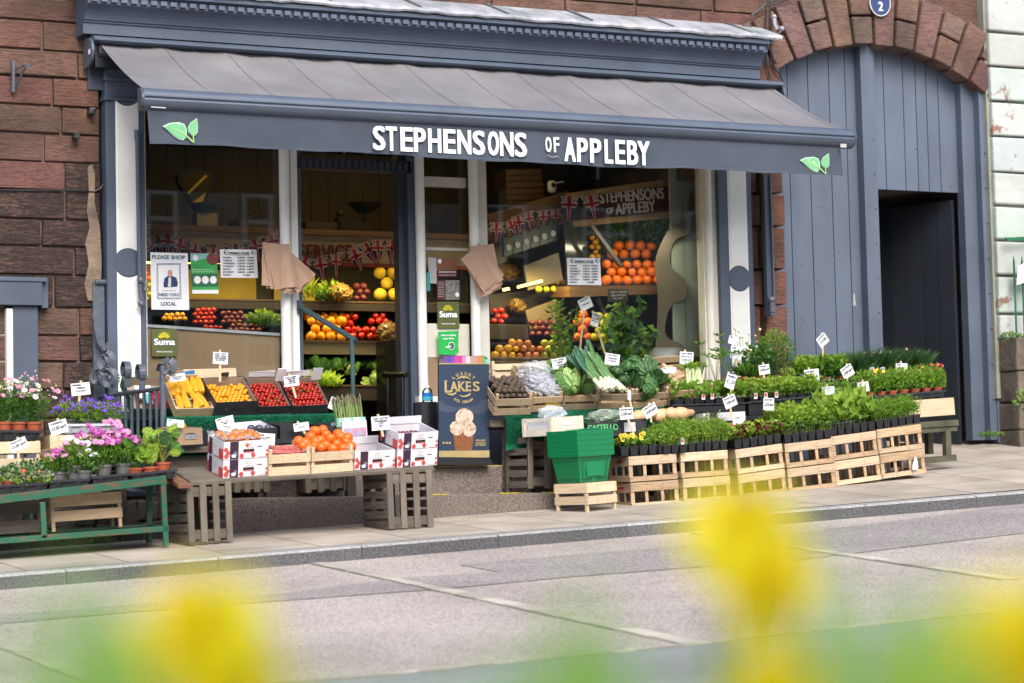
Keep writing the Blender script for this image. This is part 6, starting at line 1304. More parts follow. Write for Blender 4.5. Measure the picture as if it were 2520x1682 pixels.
# front table
TT = RAD(13); X, w_ = span((470, 1186), (1070, 1151), 1.98, TT)
tb = thing('plank_table', 'weathered plank laid over old crates at the front of the left stall', 'table', X)
for k in range(3): mb = MB(); mb.box((0, .07+k*.142, -.014), (w_, .136, .028), wwoodh, tint=ru(.9, 1.15)); mb.build('plank', tb, bev=.005)
X, w_ = span((412, 1192), (486, 1191), 1.97, TT); tag(MB().box((.0, .2, -.005), (.085, .5, .03), M('reddish_plank', (.26, .12, .06), .7, (.16, .08, .05), 8, .001, 50), X).build('loose_plank', bev=.005), 'short reddish plank lying across the left old crate', 'plank')
def upspan(label, l, r, d, dep, hp): X, w_ = span(l, r, d); h = hp/(FPX/(X.translation-CAM).length); upcrate(label, X, w_, dep, h)
upspan('old grey slatted crate holding up the left end of the plank table', (464, 1337), (574, 1331), 1.97, .42, 146); upspan('old grey slatted crate holding up the right end of the plank table', (956, 1303), (1067, 1298), 1.97, .42, 144)
upspan('dark old crate on the lower step behind the left front crate', (576, 1213), (664, 1211), 1.22, .3, 60); upspan('dark old crate on the lower step near the middle of the plank table', (752, 1214), (860, 1208), 1.15, .3, 60)
berry = M('strawberry_print', (.50, .02, .02), .5, (.62, .12, .10), 60); strp = M('aubergine_print', (.045, .015, .04), .55); pinkt = M('pink_print', (.65, .25, .28), .6)
def berrybox(label, l, r, d, tilt, hp=45, dep=.27, dz=0., yaw=0.05, cut=0., fl=False, X=None, w_=None):
    if X is None: X, w_ = span(l, r, d, tilt, yaw)
    h = hp/(FPX/(X.translation-CAM).length); X = X @ Matrix.Translation((0, 0, dz)); t = carton(label, X, w_, dep, h-.002, wht, wht, hole=False, cut=cut)
    mb = MB(); y = -.002
    def q(x0, x1, z0, z1, m, yy=y): mb.prism([V((-w_/2+w_*x0, yy, h*z0)), V((-w_/2+w_*x1, yy, h*z0)), V((-w_/2+w_*x1, yy, h*z1)), V((-w_/2+w_*x0, yy, h*z1))], (0, .0015, 0), m)
    def blob(x, z, rx, m=berry): n = 12; mb.prism([V((-w_/2+w_*x+w_*rx*math.cos(6.283*i/n)*(1+.1*math.cos(i*2)), y-.0004, h*z+w_*rx*1.1*math.sin(6.283*i/n))) for i in range(n)], (0, .0012, 0), m)
    q(.14, .33, .02, .98, strp); [blob(*b_) for b_ in ((.06, .2, .05), (.05, .55, .045), (.10, .38, .04), (.40, .16, .05), (.66, .18, .05), (.97, .15, .03), (.97, .4, .025))]; q(.44, .62, .02, .16, wht, -.0035)
    q(.44, .68, .34, .52, dark); q(.46, .66, .34, .40, berry, -.003); q(.78, .98, .05, .07, pinkt); q(.75, .86, .62, .66, strp)
    n = 18; c = V((-w_/2+w_*.56, -.0026, h*.78)); rng_ = [c+V((w_*.055*math.cos(6.283*i/n), 0, h*.08*math.sin(6.283*i/n))) for i in range(n+1)]
    mb.tube(rng_, .0008, berry, 4); text(mb, 'HOOGSTRATEN', Matrix.Translation((-w_/2+w_*.45, -.003, h*.58)) @ Matrix(((1, 0, 0, 0), (0, 0, -1, 0), (0, 1, 0, 0), (0, 0, 0, 1))), w_*.22, h*.045, strp)
    for k in range(8): a = k*.785; mb.bar(V((-w_/2+w_*.265, -.003, h*.33))+V((math.cos(a), 0, math.sin(a)))*.004, V((-w_/2+w_*.265, -.003, h*.33))+V((math.cos(a), 0, math.sin(a)))*.012, .001, .0015, wht)
    mb.prism([V((-w_/2+w_*x_, -.003, h*z_)) for x_, z_ in ((.18, .1), (.27, .1), (.27, .2), (.295, .22), (.225, .30), (.155, .22), (.18, .2))], (0, .0008, 0), wht)
    mb.build('printed_front', t); mb = MB(); xs_ = -w_/2-.002
    def s(y0, y1, z0, z1, m, dx=0): mb.prism([V((xs_-dx, y0*dep, z0*h)), V((xs_-dx, y1*dep, z0*h)), V((xs_-dx, y1*dep, z1*h)), V((xs_-dx, y0*dep, z1*h))], (.0015, 0, 0), m)
    s(.72, .9, .02, .9, strp); s(.9, 1., .0, .6, berry); s(.02, .28, .0, .55, berry); s(.3, .62, .02, .07, pinkt); n = 14; rg = [V((xs_-.001, dep*.5+.02*math.cos(6.283*i/n), h*.6+.01*math.sin(6.283*i/n))) for i in range(n+1)]; mb.tube(rg, .0008, berry, 4); mb.build('printed_side', t)
    if fl: mb = MB(); mb.box((0, dep-.01, h+.02), (w_, .004, .05), wht); mb.build('flap', t)
    return t, X, w_, h
_, X, w_, h = berrybox('white strawberry carton at the bottom of the left stack', (548, 1178), (660, 1170), 1.93, TT); berrybox('white strawberry carton at the top of the left stack with bagged fruit', None, None, 0, 0, dz=h+.001, X=X, w_=w_)
XT = X @ Matrix.Translation((0, 0, h*2)); fill(XT, w_*.9, .26, -.06, appler_me, 'nectarine', .03, 'red nectarine under plastic in the left strawberry carton', 'nectarines under plastic', 'nectarine', 2); film_sheet('plastic_film', 'crinkled clear film over the nectarines', XT, w_*1.0, .3, .012, .010)
_, X, w_, h = berrybox('white strawberry carton right of the oranges', (871, 1158), (972, 1151), 1.93, TT, hp=46, fl=True); fill(X, w_*.9, .25, h-.085, onion_me, 'strawberry', .016, 'dark red strawberry deep in the right low carton', 'strawberries in the low carton', 'strawberry', 1)
_, X, w_, h = berrybox('white strawberry carton at the bottom of the right stack', (976, 1152), (1076, 1145), 1.93, TT, hp=44); Xr = X @ Matrix.Translation((0, 0, h+.001)) @ Matrix.Rotation(RAD(3), 4, 'X'); berrybox('white strawberry carton tilted on top of the right stack', None, None, 0, 0, hp=42, X=Xr, w_=w_, fl=True); fill(Xr, w_*.9, .25, h-.085, onion_me, 'strawberry', .016, 'dark red strawberry in the tilted top carton', 'strawberries in the tilted carton', 'strawberry', 1)
_, X, w_, h = crspan('fresh pine crate of red rhubarb on the plank table', (661, 1173), (763, 1167), 1.95, .28, 54, 'slat', TT, lwood2)
rh = M('rhubarb_red', (.32, .04, .05), .4, (.45, .16, .12), 14, stretch=(3, 1, 1))
for k in range(16): y = .03+.014*k; p0 = X @ V((-w_*.42+ru(-.01, .02), y, h-.02+ru(0, .03))); p1 = X @ V((w_*.42+ru(-.03, .01), y+ru(-.03, .03), h-.02+ru(-.01, .03))); mb = MB(); mb.tube([p0, p0.lerp(p1, .5)+V((0, 0, ru(0, .012))), p1], [.011, .013, .010], rh, 8, flat=.7); tag(mb.build('rhubarb_stalk', smooth=True), 'red rhubarb stalk lying in the pine crate', 'rhubarb', 'rhubarb stalks in the crate')
_, X, w_, h = crspan('fresh pine crate heaped with oranges on the plank table', (766, 1167), (869, 1160), 1.95, .28, 54, 'slat', TT, lwood2)
for (px_, py_) in ((790, 1102), (818, 1106), (844, 1104), (862, 1100), (752, 1092), (776, 1088), (803, 1096), (829, 1093), (852, 1088), (735, 1086), (764, 1076), (788, 1083), (812, 1080), (837, 1075), (855, 1078), (745, 1097), (775, 1062), (794, 1058), (802, 1070), (832, 1068), (760, 1104), (772, 1099)):
    put(big_orange, 'orange', at(px_, py_, 1.84-(1104-py_)*.002), .037*ru(.92, 1.08), 'bright orange heaped in the pine crate on the plank table', 'oranges in the pine crate', 'orange')
# bin, sanitiser, ice cream board
zl_ = at(1080, 1148, .98).z; t = thing('waste_bin', 'tapered black bin standing on the top step', 'bin'); c = at(1050, 1100, .6); c.z = zu; mb = MB(); hh = at(1050, 992, .6).z-zu; mb.lathe([(.10, 0), (.092, hh), (.085, hh+.004), (0, hh+.004)], black, 28, Matrix.Translation(c)); mb.build('body', t, smooth=True)
t = thing('sanitiser_bottle', 'clear pump bottle of blue hand sanitiser on the black bin', 'bottle', Matrix.Translation(V((c.x+.005, c.y-.02, zu+hh+.004)))); clr = glassmat('clear_plastic', (.85, .95, .98), 1.2)
mb = MB(); mb.lathe([(.037, 0), (.039, .005), (.039, .07), (.034, .09), (.016, .105), (.014, .11)], clr, 20); mb.build('bottle_body', t, smooth=True); mb = MB(); mb.lathe([(.0395, .012), (.0395, .04)], M('aqua_label', (.08, .5, .65), .4), 20); mb.lathe([(.0397, .04), (.0397, .066)], M('blue_label', (.01, .16, .55), .4), 20); mb.build('printed_label', t, smooth=True)
mb = MB(); mb.lathe([(.017, .105), (.017, .122), (.006, .124), (.006, .145), (.012, .147), (.012, .153), (0, .153)], whitep, 14); mb.bar((0, 0, .15), (-.035, 0, .147), .012, .008, whitep); mb.build('pump', t)
ab = thing('pavement_sign', 'navy LUXURY LAKES ICE CREAM display board with a picture of a cone', 'sign'); DA = 1.0; nav = M('board_navy', (.016, .035, .070), .45, (.013, .028, .06), 2); nav2 = M('board_mist', (.04, .058, .10), .5); gld = M('board_gold', (.42, .33, .14), .5)
mb = MB(); mb.pp([(1080, 1127), (1080, 888), (1082, 881), (1089, 876), (1193, 876), (1199, 881), (1203, 888), (1204, 1127)], DA, nav, .02); mb.build('panel', ab); mb = MB(); mb.pp([(1078, 1127), (1206, 1127), (1212, 1143), (1074, 1143)], DA+.06, black, .3); mb.build('base', ab, bev=.01)
mb = MB(); cols = [(.12, .09, .09), (.15, .05, .25), (.08, .05, .35), (.20, .04, .4), (.5, .05, .3), (.62, .03, .25), (.6, .25, .55), (.65, .62, .5), (.5, .3, .28), (.45, .3, .25), (.7, .2, .05), (.2, .35, .1), (.2, .6, .45)]
for k, cc in enumerate(cols): x0_, x1_ = 1081+k*122.5/13, 1081+(k+1)*122.5/13; yt = 877 if 0 < k < 12 else 884; mb.pp([(x0_, 894), (x1_, 894), (x1_, yt), (x0_, yt)], DA+.002, M('stripe_%d' % k, cc, .5), .002)
mb.pp([(1080, 894), (1204, 894), (1204, 897), (1080, 897)], DA+.003, gld); mb.pp([(1080, 1110), (1204.5, 1109), (1204.5, 1127), (1080, 1127)], DA+.003, gld)
mb.pp([(1080, 985), (1090, 990), (1100, 998), (1112, 1000), (1125, 1003), (1140, 1000), (1160, 1003), (1172, 998), (1184, 988), (1196, 983), (1204, 985), (1204, 1010), (1180, 1020), (1130, 1012), (1100, 1016), (1080, 1010)], DA+.002, nav2); mb.build('printed_bands', ab)
mb = MB()
def arctext(s_, cx_, cy_, r, a0_, a1_, h, inv=False):
    for i, ch in enumerate(s_):
        if ch == ' ': continue
        a = RAD(a0_+(a1_-a0_)*i/(len(s_)-1)); x = cx_+r*math.sin(a); y = cy_-r*math.cos(a)*(1 if not inv else -1); rr = a if not inv else -a
        X = Matrix.Translation(at(x, y, DA+.006)) @ Matrix.Rotation(rr, 4, 'Y') @ Matrix(((1, 0, 0, 0), (0, 0, -1, 0), (0, 1, 0, 0), (0, 0, 0, 1))); S = FPX/17.; ww = h*(.28 if ch == 'I' else .8)/S; text(mb, ch, X @ Matrix.Translation((-ww/2, 0, 0)), ww, h/S, gld, .0012)
arctext('LUXURY', 1141, 957, 33, -42, 42, 8); arctext('ICE CREAM', 1141, 953, 40, -36, 33, 6.5, True)
for ch, x0_, x1_, y0_, hh_ in (('L', 1095, 1111, 966, 28), ('A', 1109, 1126, 963, 23), ('K', 1128, 1145, 963, 23), ('E', 1147, 1159, 963, 23), ('S', 1162, 1188, 963, 23)): ptext(mb, ch, (x0_+(8 if ch == 'S' else 0)*.3, y0_), (x1_-(8 if ch == 'S' else 0), y0_), hh_, DA+.006, gld, .0025)
for (x0_, x1_, y_) in ((1093, 1101, 938), (1107, 1115, 963), (1121, 1129, 963), (1126, 1134, 940), (1139, 1147, 963), (1126, 1133, 963), (1145, 1150, 940), (1145, 1150, 963)): mb.bar(at(x0_, y_, DA+.007), at(x1_, y_, DA+.007), .002, .006, gld)
mb.pp([(1096, 967), (1104, 969), (1113, 969), (1124, 965), (1122, 970), (1113, 974), (1103, 972)], DA+.007, gld); mb.pp([(1130, 972), (1140, 975), (1150, 972), (1159, 967), (1156, 974), (1146, 978), (1136, 977)], DA+.007, gld); mb.pp([(1122, 936), (1130, 928), (1141, 925), (1152, 928), (1160, 936), (1151, 932), (1146, 930), (1142, 933), (1138, 930), (1131, 932)], DA+.007, gld)
for s_, x0_, y_, h_ in (('AWARD', 1170, 1087, 5), ('WINNING', 1170, 1092.7, 4), ('ICE CREAM', 1170, 1098, 4)): ptext(mb, s_, (x0_, y_), (1195, y_), h_, DA+.006, gld, .0006)
for x in (1089.5, 1097, 1104.5): mb.pp([(x, 1088), (x+5, 1088), (x+5, 1093), (x, 1093)], DA+.005, gld)
mb.build('gold_lettering', ab); mb = MB(); cone = M('cone_print', (.30, .11, .03), .6, (.17, .055, .02), 50); crp = M('ice_cream_print', (.58, .46, .36), .6, (.26, .13, .075), 38, sharp=(.48, .66))
def circ(cx_, cy_, rx, ry, m, o_): mb.pp([(cx_+rx*math.cos(6.283*i/20)*(1+.04*math.sin(i*3)), cy_+ry*math.sin(6.283*i/20)*(1+.03*math.cos(i*5))) for i in range(20)], DA+o_, m, .001)
mb.pp([(1115, 1068), (1166, 1067), (1161, 1109), (1120, 1109)], DA+.004, cone); [mb.bar(at(1116+k*8, 1070, DA+.006), at(1121+k*8*.85+(4 if k < 6 else 0), 1109, DA+.006), .001, .002, M('cone_line', (.2, .07, .02), .7)) for k in range(6)]; [mb.bar(at(1117, 1077+k*8, DA+.006), at(1164, 1075+k*8, DA+.006), .001, .002, MC['cone_line']) for k in range(4)]
circ(1124, 1054, 17.5, 18, crp, .006); circ(1154, 1056, 17.5, 19, crp, .0065); circ(1143, 1027, 22, 21.5, crp, .008); mb.build('printed_cone', ab)
# ================================================================== right stall
turfed('grass_board', 'artificial grass hanging to the left under the potato and beet crates', (1243, 1024), (1345, 1019), .8, 1.12, .24); turfed('grass_board', 'long artificial grass front under the cabbage and leek crates', (1336, 1012), (1648, 1003), .5, 1.08, .30)
t = thing('trestle_table', 'dark timber table carrying the crates right of the ice cream board', 'table'); a, b = at(1206, 1036, 1.05), at(1700, 1010, 1.05)
mb = MB(); mb.box(((a.x+b.x)/2, -.78, a.z-.02), (b.x-a.x, .55, .05), wwoodh, tint=.6); mb.build('table_top', t)
for px_, d in ((1247, 1.02), (1450, 1.0), (1660, 1.0), (1247, .6)): c = at(px_, 1100, d); mb = MB(); zb = max(pz(c.x, d), zl if c.x < 1.6 else 0); mb.box((c.x, c.y, (zb+a.z)/2), (.04, .05, a.z-zb), wwood, tint=.45); mb.build('leg', t)
c = at(1290, 1127, .9); tag(MB().box((c.x+.15, c.y, zu+.04), (.5, .06, .08), lwood, tint=.6).build('loose_plank'), 'short plank on the top step under the hanging grass', 'plank')
TR = RAD(36)
def vegcrate(label, l, r, d=1.06, tilt=TR, dep=.36, hp=44, yaw=0., m=None, m2=None): return crspan(label, l, r, d, dep, hp, 'slat', tilt, m or lwood, m2 or M('aged_wood', (.42, .33, .22), .75, (.3, .22, .14), 5, .001, 60, stretch=(1, 1, 9)), yaw, posts=.03)
_, X, w_, h = vegcrate('wooden crate of dark potatoes next to the ice cream board', (1216, 1023), (1303, 1021), 1.12, RAD(30), .34, 46, -.1); fill(X, w_-.02, .33, .075, potato_me, 'potato', .0235, 'dark earthy potato in the crate by the ice cream board', 'potatoes in the crate', 'potato', 3, .01)
mb = MB(); [mb.box((0, l_, .03+.0*l_), (w_, .012, .05), lwood, X @ Matrix.Translation((0, 0, .09))) for l_ in (.34,)]; del mb
_, X, w_, h = vegcrate('wooden crate of bagged beetroot in clear plastic', (1304, 1015), (1377, 1011), dep=.40); fill(X, w_-.02, .34, .06, potato_me, 'beetroot', .034, 'dark beetroot in the clear plastic bag', 'beetroot in the bag', 'beetroot', 2)
bagm = M('shiny_bag', (.80, .83, .90), .12, (.55, .58, .66), 9, alpha=.42)
for k, (x, y, z, s_) in enumerate(((.0, .25, .16, .13), (-.04, .12, .13, .12), (.06, .10, .12, .10))):
    mb = MB(); rg = random.Random(k+3); fz = [(rg.uniform(-9, 9), rg.uniform(-9, 9), rg.uniform(0, 6)) for _ in range(9)]
    mb.ball((0, 0, 0), (s_*1.15, s_, s_*.75), bagm, 36, 22, f=lambda q, t, ph: 1+.035*sum(math.sin(a*q.x*2+b*q.z*2+c_) for a, b, c_ in fz)); o = mb.build('plastic_bag'); o.location = X @ V((x, y, z)); tag(o, 'crumpled clear plastic bag over the beetroot, %s one' % ('rear', 'front left', 'front right')[k], 'bag')
tag(MB().pp([(1337, 1001), (1352, 986), (1372, 982), (1374, 981), (1372, 1002), (1370, 1009), (1338, 1010)], 1.085, M('yellow_label', (.80, .66, .01), .6), .003).build('yellow_label'), 'yellow product label on the front of the beetroot crate', 'label')
_, X, w_, h = vegcrate('wooden crate of pointed green cabbages', (1380, 1011), (1466, 1008), dep=.42)
for px_, py_, s_, rx in ((1362, 905, .075, 20), (1388, 925, .08, -30), (1400, 948, .085, 60), (1425, 905, .08, 15), (1446, 948, .07, 75)): put(cab_h, 'pointed_cabbage', at(px_, py_, 1.12-(948-py_)*.003), s_, 'pale pointed cabbage in the crate left of the leeks', 'pointed cabbages', 'cabbage', (RAD(rx), ru(-.4, .4), ru(0, 6)))
_, X, w_, h = vegcrate('wooden crate of long leeks', (1468, 1008), (1551, 1006), dep=.42)
lkw = M('leek_white', (.70, .72, .52), .4, (.45, .58, .25), 4); lkg = leafmat('leek_green', (.03, .13, .06), .1); lkm = leafmat('leek_mid', (.10, .26, .06), .1)
for k, (x0_, y0_, x1_, y1_) in enumerate(((1500, 958, 1430, 885), (1508, 960, 1450, 882), (1515, 955, 1460, 888), (1528, 962, 1465, 890), (1538, 962, 1472, 900), (1480, 958, 1425, 895), (1492, 962, 1440, 905))):
    t = thing('leek', 'long leek with a white root end lying in the crate', 'leek', group='leeks in the crate'); p0 = at(x0_, y0_-2, 1.30+.006*k); p1 = at(x1_, y1_-4, 1.16+.006*k); d_ = p1-p0; mb = MB(); mb.tube([p0, p0+d_*.35], [.017, .015], lkw, 10); mb.tube([p0+d_*.34, p0+d_*.6], [.0155, .019], lkm, 10, flat=.8); mb.build('shank', t, smooth=True)
    mb = MB(); dn = d_.normalized()
    for j in range(7): cup_leaf(mb, p0+d_*(.52+.03*j), V((ru(-.4, .4), -1, ru(.2, .8))), (dn+V((ru(-.35, .35), ru(-.1, .1), ru(-.25, .25)))).normalized(), ru(.16, .24), .05, lkg if j > 1 else lkm, .15, ru(.7, 1.2))
    mb.build('leaves', t); mb = MB(); [mb.tube([p0, p0-dn*.012+V((ru(-.012, .012), ru(-.01, 0), ru(-.012, .012)))], .0015, lkw, 4, .7) for _ in range(10)]; mb.build('roots', t)
_, X, w_, h = vegcrate('wooden crate of crinkled dark green cabbages', (1553, 1006), (1637, 1001), dep=.42)
for px_, py_, s_, rx in ((1517, 915, .08, 10), (1535, 935, .075, 30), (1562, 895, .085, 0), (1588, 918, .095, 60), (1575, 945, .07, 30), (1600, 955, .08, 70), (1618, 930, .08, 20), (1545, 905, .08, -20)): put(cab_s, 'savoy_cabbage', at(px_, py_, 1.14-(955-py_)*.003), s_, 'crinkled dark green cabbage in the crate right of the leeks', 'crinkled cabbages', 'cabbage', (RAD(rx), ru(-.4, .4), ru(0, 6)))
_, X, w_, h = vegcrate('wooden crate of pale parsnips and celery at the right of the window', (1640, 1000), (1745, 992), dep=.46); pars = round_fruit('parsnip', (.62, .47, .28), (.48, .34, .18), .9, .7, False)
for k in range(22): put(pars, 'parsnip', X @ V((ru(-w_*.45, -.02), ru(.05, .36), .09+ru(0, .03))), (.022, .022, .085), 'pale parsnip in the crate right of the dark cabbages', 'parsnips', 'parsnip', (RAD(90+ru(-20, 20)), 0, ru(-.6, .6)))
for k in range(5): p = X @ V((.03+.03*k, .12, .1)); mb = MB(); [mb.tube([p+V((ru(-.01, .01), 0, 0)), p+V((ru(-.03, .03), ru(-.02, 0), .12))], [.008, .005], lkw, 6) for _ in range(5)]; clump(mb, p+V((0, 0, .10)), .04, .03, .05, 24, .04, .02, gl[1:]); tag(mb.build('celery'), 'pale celery head standing in the parsnip crate', 'celery', 'celery heads')
crspan('empty pine crate behind the potato crate', (1212, 930), (1362, 926), .72, .12, 34, 'slat', 0, lwood2, posts=.02)
# box, bag and cartons on the middle level
X, w_ = span((1301, 1203), (1352, 1203), 1.2); upcrate('dark weathered crate on the lower step behind the green baskets', X @ Matrix.Rotation(RAD(20), 4, 'Z'), w_*1.3, .26, 128/(FPX/(X.translation-CAM).length), nf=2, ns=5); X, w_ = span((1354, 1203), (1405, 1200), 1.1); upcrate('second dark weathered crate squeezed behind the green baskets', X, w_*1.3, .26, 126/(FPX/(X.translation-CAM).length), nf=4, ns=5)
t = thing('white_crate', 'white fronted wooden box with papers and a plastic bag above the dark crate', 'crate'); X, w_ = span((1352, 1073), (1445, 1067), 1.5, 0, RAD(18)); w_ /= math.cos(RAD(18)); h = 45/(FPX/(X.translation-CAM).length); wc = M('whitewashed_wood', (.74, .69, .58), .6, (.64, .58, .46), 5, stretch=(1, 1, 6))
mb = MB(); mb.box((0, .003, h*.5), (w_, .008, h*.98), wc); mb.build('front_panel', t).matrix_world = X
mb = MB(); n = 16; mb.prism([V((.045*math.cos(6.283*i/n), -.004, h*.6+.012*math.sin(6.283*i/n))) for i in range(n)], (0, .002, 0), paper); mb.build('hand_hole', t).matrix_world = X
for s_ in (-1, 1): mb = MB(); mb.box((s_*(w_/2-.003), .15, h*.2), (.007, .28, h*.4), wc); mb.box((s_*(w_/2-.003), .15, h*.93), (.012, .28, .012), wc); [mb.box((s_*(w_/2-.006), y_, h*.5), (.02, .025, h), wc) for y_ in (.015, .285)]; mb.build('side_panel', t).matrix_world = X
mb = MB(); mb.box((0, .295, h*.5), (w_, .008, h*.98), wc); mb.box((0, .15, .006), (w_-.02, .28, .008), wc); mb.build('back_panel', t).matrix_world = X
pb = MB(); pb.box((-w_/2+.03, .15, h*.55), (.01, .24, h*.6), paper, X, jit=.003); pb.box((.02, .15, h*.6), (w_*.7, .2, h*.6), paper, X); tag(pb.build('paper_bag_stack'), 'stack of white paper bags inside the white fronted box', 'paper bags')
o = MB().ball((0, 0, 0), (.1, .06, .045), bagm, 24, 14, f=lambda q, t, ph: 1+.16*math.sin(t*5+ph*6)+.1*math.sin(t*9)).build('plastic_bag'); o.location = X @ V((.0, .15, h+.03)); tag(o, 'crumpled clear bag lying on the white paper bags', 'bag')
t, X, w_, h = cart('black carton with green CASTELLO lettering behind the baskets', (1446, 1078), (1530, 1073), 1.42, .3, 36, 0, blk, gin, hole=False); mb = MB(); text(mb, 'CASTELLO', Matrix.Translation((-w_*.48, -.004, h*.42)) @ Matrix(((1, 0, 0, 0), (0, 0, -1, 0), (0, 1, 0, 0), (0, 0, 0, 1))), w_*.88, h*.42, M('melon_green', (.12, .6, .22), .6), .0015); mb.build('lettering', t).matrix_world = X
o = MB().ball((0, 0, 0), (.14, .1, .055), M('veg_bag', (.55, .62, .52), .12, alpha=.4), 28, 14, f=lambda q, t, ph: 1+.1*math.sin(t*5+ph*6)+.07*math.sin(t*11)).build('plastic_bag'); o.location = at(1492, 1028, 1.3); tag(o, 'clear bag of cucumbers on the green lettered carton', 'bag'); mb = MB(); mb.tube([at(1478, 1020, 1.3), at(1477, 1000, 1.3), at(1478, 990, 1.3)], [.012, .008, .002], MC['veg_bag'], 8); mb.build('twisted_neck', o).matrix_world = Matrix.Identity(4)
for k in range(6): put(lemon_me, 'cucumber', at(1462+k*11, 1032-(k % 2)*6, 1.28), (.022, .022, .09), 'dark green cucumber inside the clear bag', 'cucumbers in the bag', 'cucumber', (RAD(90), 0, ru(.9, 2.))).data = round_fruit('cucumber', (.03, .13, .03), (.02, .08, .02), 1, .4, False)
t, X, w_, h = cart('black carton with a white label under the squashes', (1531, 1072), (1592, 1068), 1.42, .3, 38, 0, blk, gin, hole=False); mb = MB(); mb.box((-w_*.18, -.004, h*.5), (w_*.45, .002, h*.6), paper, tint=.8); mb.build('printed_label', t).matrix_world = X
def squash_fn(mb): mb.tube([(0, 0, -1), (0, 0, -.85), (0, 0, -.5), (0, 0, -.1), (.03, 0, .3), (.07, 0, .8), (.08, 0, 1.0)], [.1, .38, .56, .5, .32, .28, .08], M('squash_skin', (.66, .42, .24), .5, (.6, .36, .19), 6), 16); mb.tube([(.08, 0, 1.), (.09, 0, 1.15)], .07, kb, 6)
sq_me = mesh_of('squash', squash_fn)
for px_, py_, a in ((1583, 1024, 80), (1606, 1020, 100), (1636, 1020, 75), (1660, 1022, 95), (1684, 1018, 85)): put(sq_me, 'squash', at(px_, py_, 1.22), (.095, .095, .12), 'pale orange butternut squash behind the seedlings', 'butternut squashes', 'squash', (RAD(a), .2, RAD(a*1.3)))
t = thing('trestle_table', 'low dark bench hidden behind the front seedling crates', 'table'); a = at(1440, 1082, 1.4); b = at(2250, 1050, 1.2)
mb = MB(); mb.prism([V((a.x, -1.44, a.z-.0)), V((1.95, -1.44, a.z)), V((1.95, -.75, a.z)), V((a.x, -.75, a.z))], (0, 0, -.03), wwoodh, .5); mb.build('table_top', t)
for (x, y_) in ((a.x+.05, -.9), (1.9, -.9)): mb = MB(); mb.box((x, y_, a.z/2), (.06, .06, a.z), wwood, tint=.5); mb.build('leg', t)
# green baskets on a stool crate
YB = RAD(21)
_, X, w_, h = crspan('small pale stool crate under the green shopping baskets', (1437, 1262), (1529, 1255), 1.72, .30, 72, 'stool', 0, lwood2, None, YB, posts=0)
bgr = M('basket_green', (.0, .19, .062), .35, (.0, .17, .055), 5, spec=.5)
Xb = X @ Matrix.Translation((.0, .0, h)); S_ = FPX/(X.translation-CAM).length
def frust(mb, w0, l0, w1, l1, z0, z1, ycb, m, th=.004):
    vs = [V((x*w_/2, ycb+y*l_/2, z)) for w_, l_, z in ((w0, l0, z0), (w1, l1, z1), (w1-.012, l1-.012, z1), (w0-.012, l0-.012, z0)) for x, y in ((-1, -1), (1, -1), (1, 1), (-1, 1))]
    mb.add(vs, [(4*k+i, 4*k+(i+1) % 4, 4*k+4+(i+1) % 4, 4*k+4+i) for k in range(3) for i in range(4)], m)
ycb = .17; nb_ = 5; hb = 68/S_; rimh = .052
W0, L0_, W1, L1 = .285, .21, .355, .255
for k in range(nb_):
    t = thing('shopping_basket', 'green plastic shopping basket, %s in the nested stack' % ('lowest', 'second lowest', 'middle one', 'second highest', 'topmost')[k], 'basket', Xb @ Matrix.Translation((0, 0, .004+k*.037)), 'green shopping baskets nested on the stool crate')
    mb = MB(); frust(mb, W0+k*.0, L0_, W1, L1, 0, hb*.95, ycb, bgr); mb.box((0, ycb, .006), (W0-.01, L0_-.01, .006), bgr); mb.build('body', t, bev=.003)
    mb = MB(); frust(mb, W1+.030, L1+.030, W1+.034, L1+.034, hb*.93, hb*.93+.0355, ycb, bgr); frust(mb, W1-.002, L1-.002, W1+.031, L1+.031, hb*.925, hb*.932, ycb, bgr); mb.build('rim', t, bev=.002)
    if k == 0:
        mb = MB()
        for i in range(17):
            for (za, zb_, cond) in ((.75, .88, True), (.06, .14, i not in (7, 8, 9))):
                if not cond: continue
                x = (-.46+.92*i/16); z0_, z1_ = hb*za, hb*zb_; wz0 = W0+(W1-W0)*za; lz0 = L0_+(L1-L0_)*za; y0_ = ycb-lz0/2-.0015; mb.box((x*wz0*.92, y0_, (z0_+z1_)/2), (.006, .004, z1_-z0_), M('slot_dark', (.0, .06, .03), .6))
        for x_ in (-.40, .40):
            for j in range(6): z_ = hb*(.15+.11*j); wz = W0+(W1-W0)*(.15+.11*j); ly = L0_+(L1-L0_)*(.15+.11*j); mb.box((x_*wz, ycb-ly/2-.0015, z_), (.006, .004, hb*.07), MC['slot_dark'])
        for i in range(11):
            y_ = (-.44+.88*i/10)
            for za, zb_ in ((.74, .88), (.08, .16)): wz = W0+(W1-W0)*za; lz = L0_+(L1-L0_)*za; mb.box((-wz/2-.001, ycb+y_*lz*.95, hb*(za+zb_)/2), (.004, .006, hb*(zb_-za)), MC['slot_dark'])
        mb.build('slots', t); mb = MB(); mb.box((.0, ycb-(L0_+L1)/4-.004, hb*.46), (W0*.62, .004, hb*.52), bgr, tint=1.1); mb.build('smooth_panel', t, bev=.002)
    if k == nb_-1:
        mb = MB(); zt_ = hb*.93+.036; mb.tube([V((-W1/2, ycb-.02, zt_)), V((-W1*.3, ycb-L1*.35, zt_+.004)), V((W1*.3, ycb-L1*.35, zt_+.004)), V((W1/2, ycb-.02, zt_))], .006, bgr, 8); mb.build('handle', t)
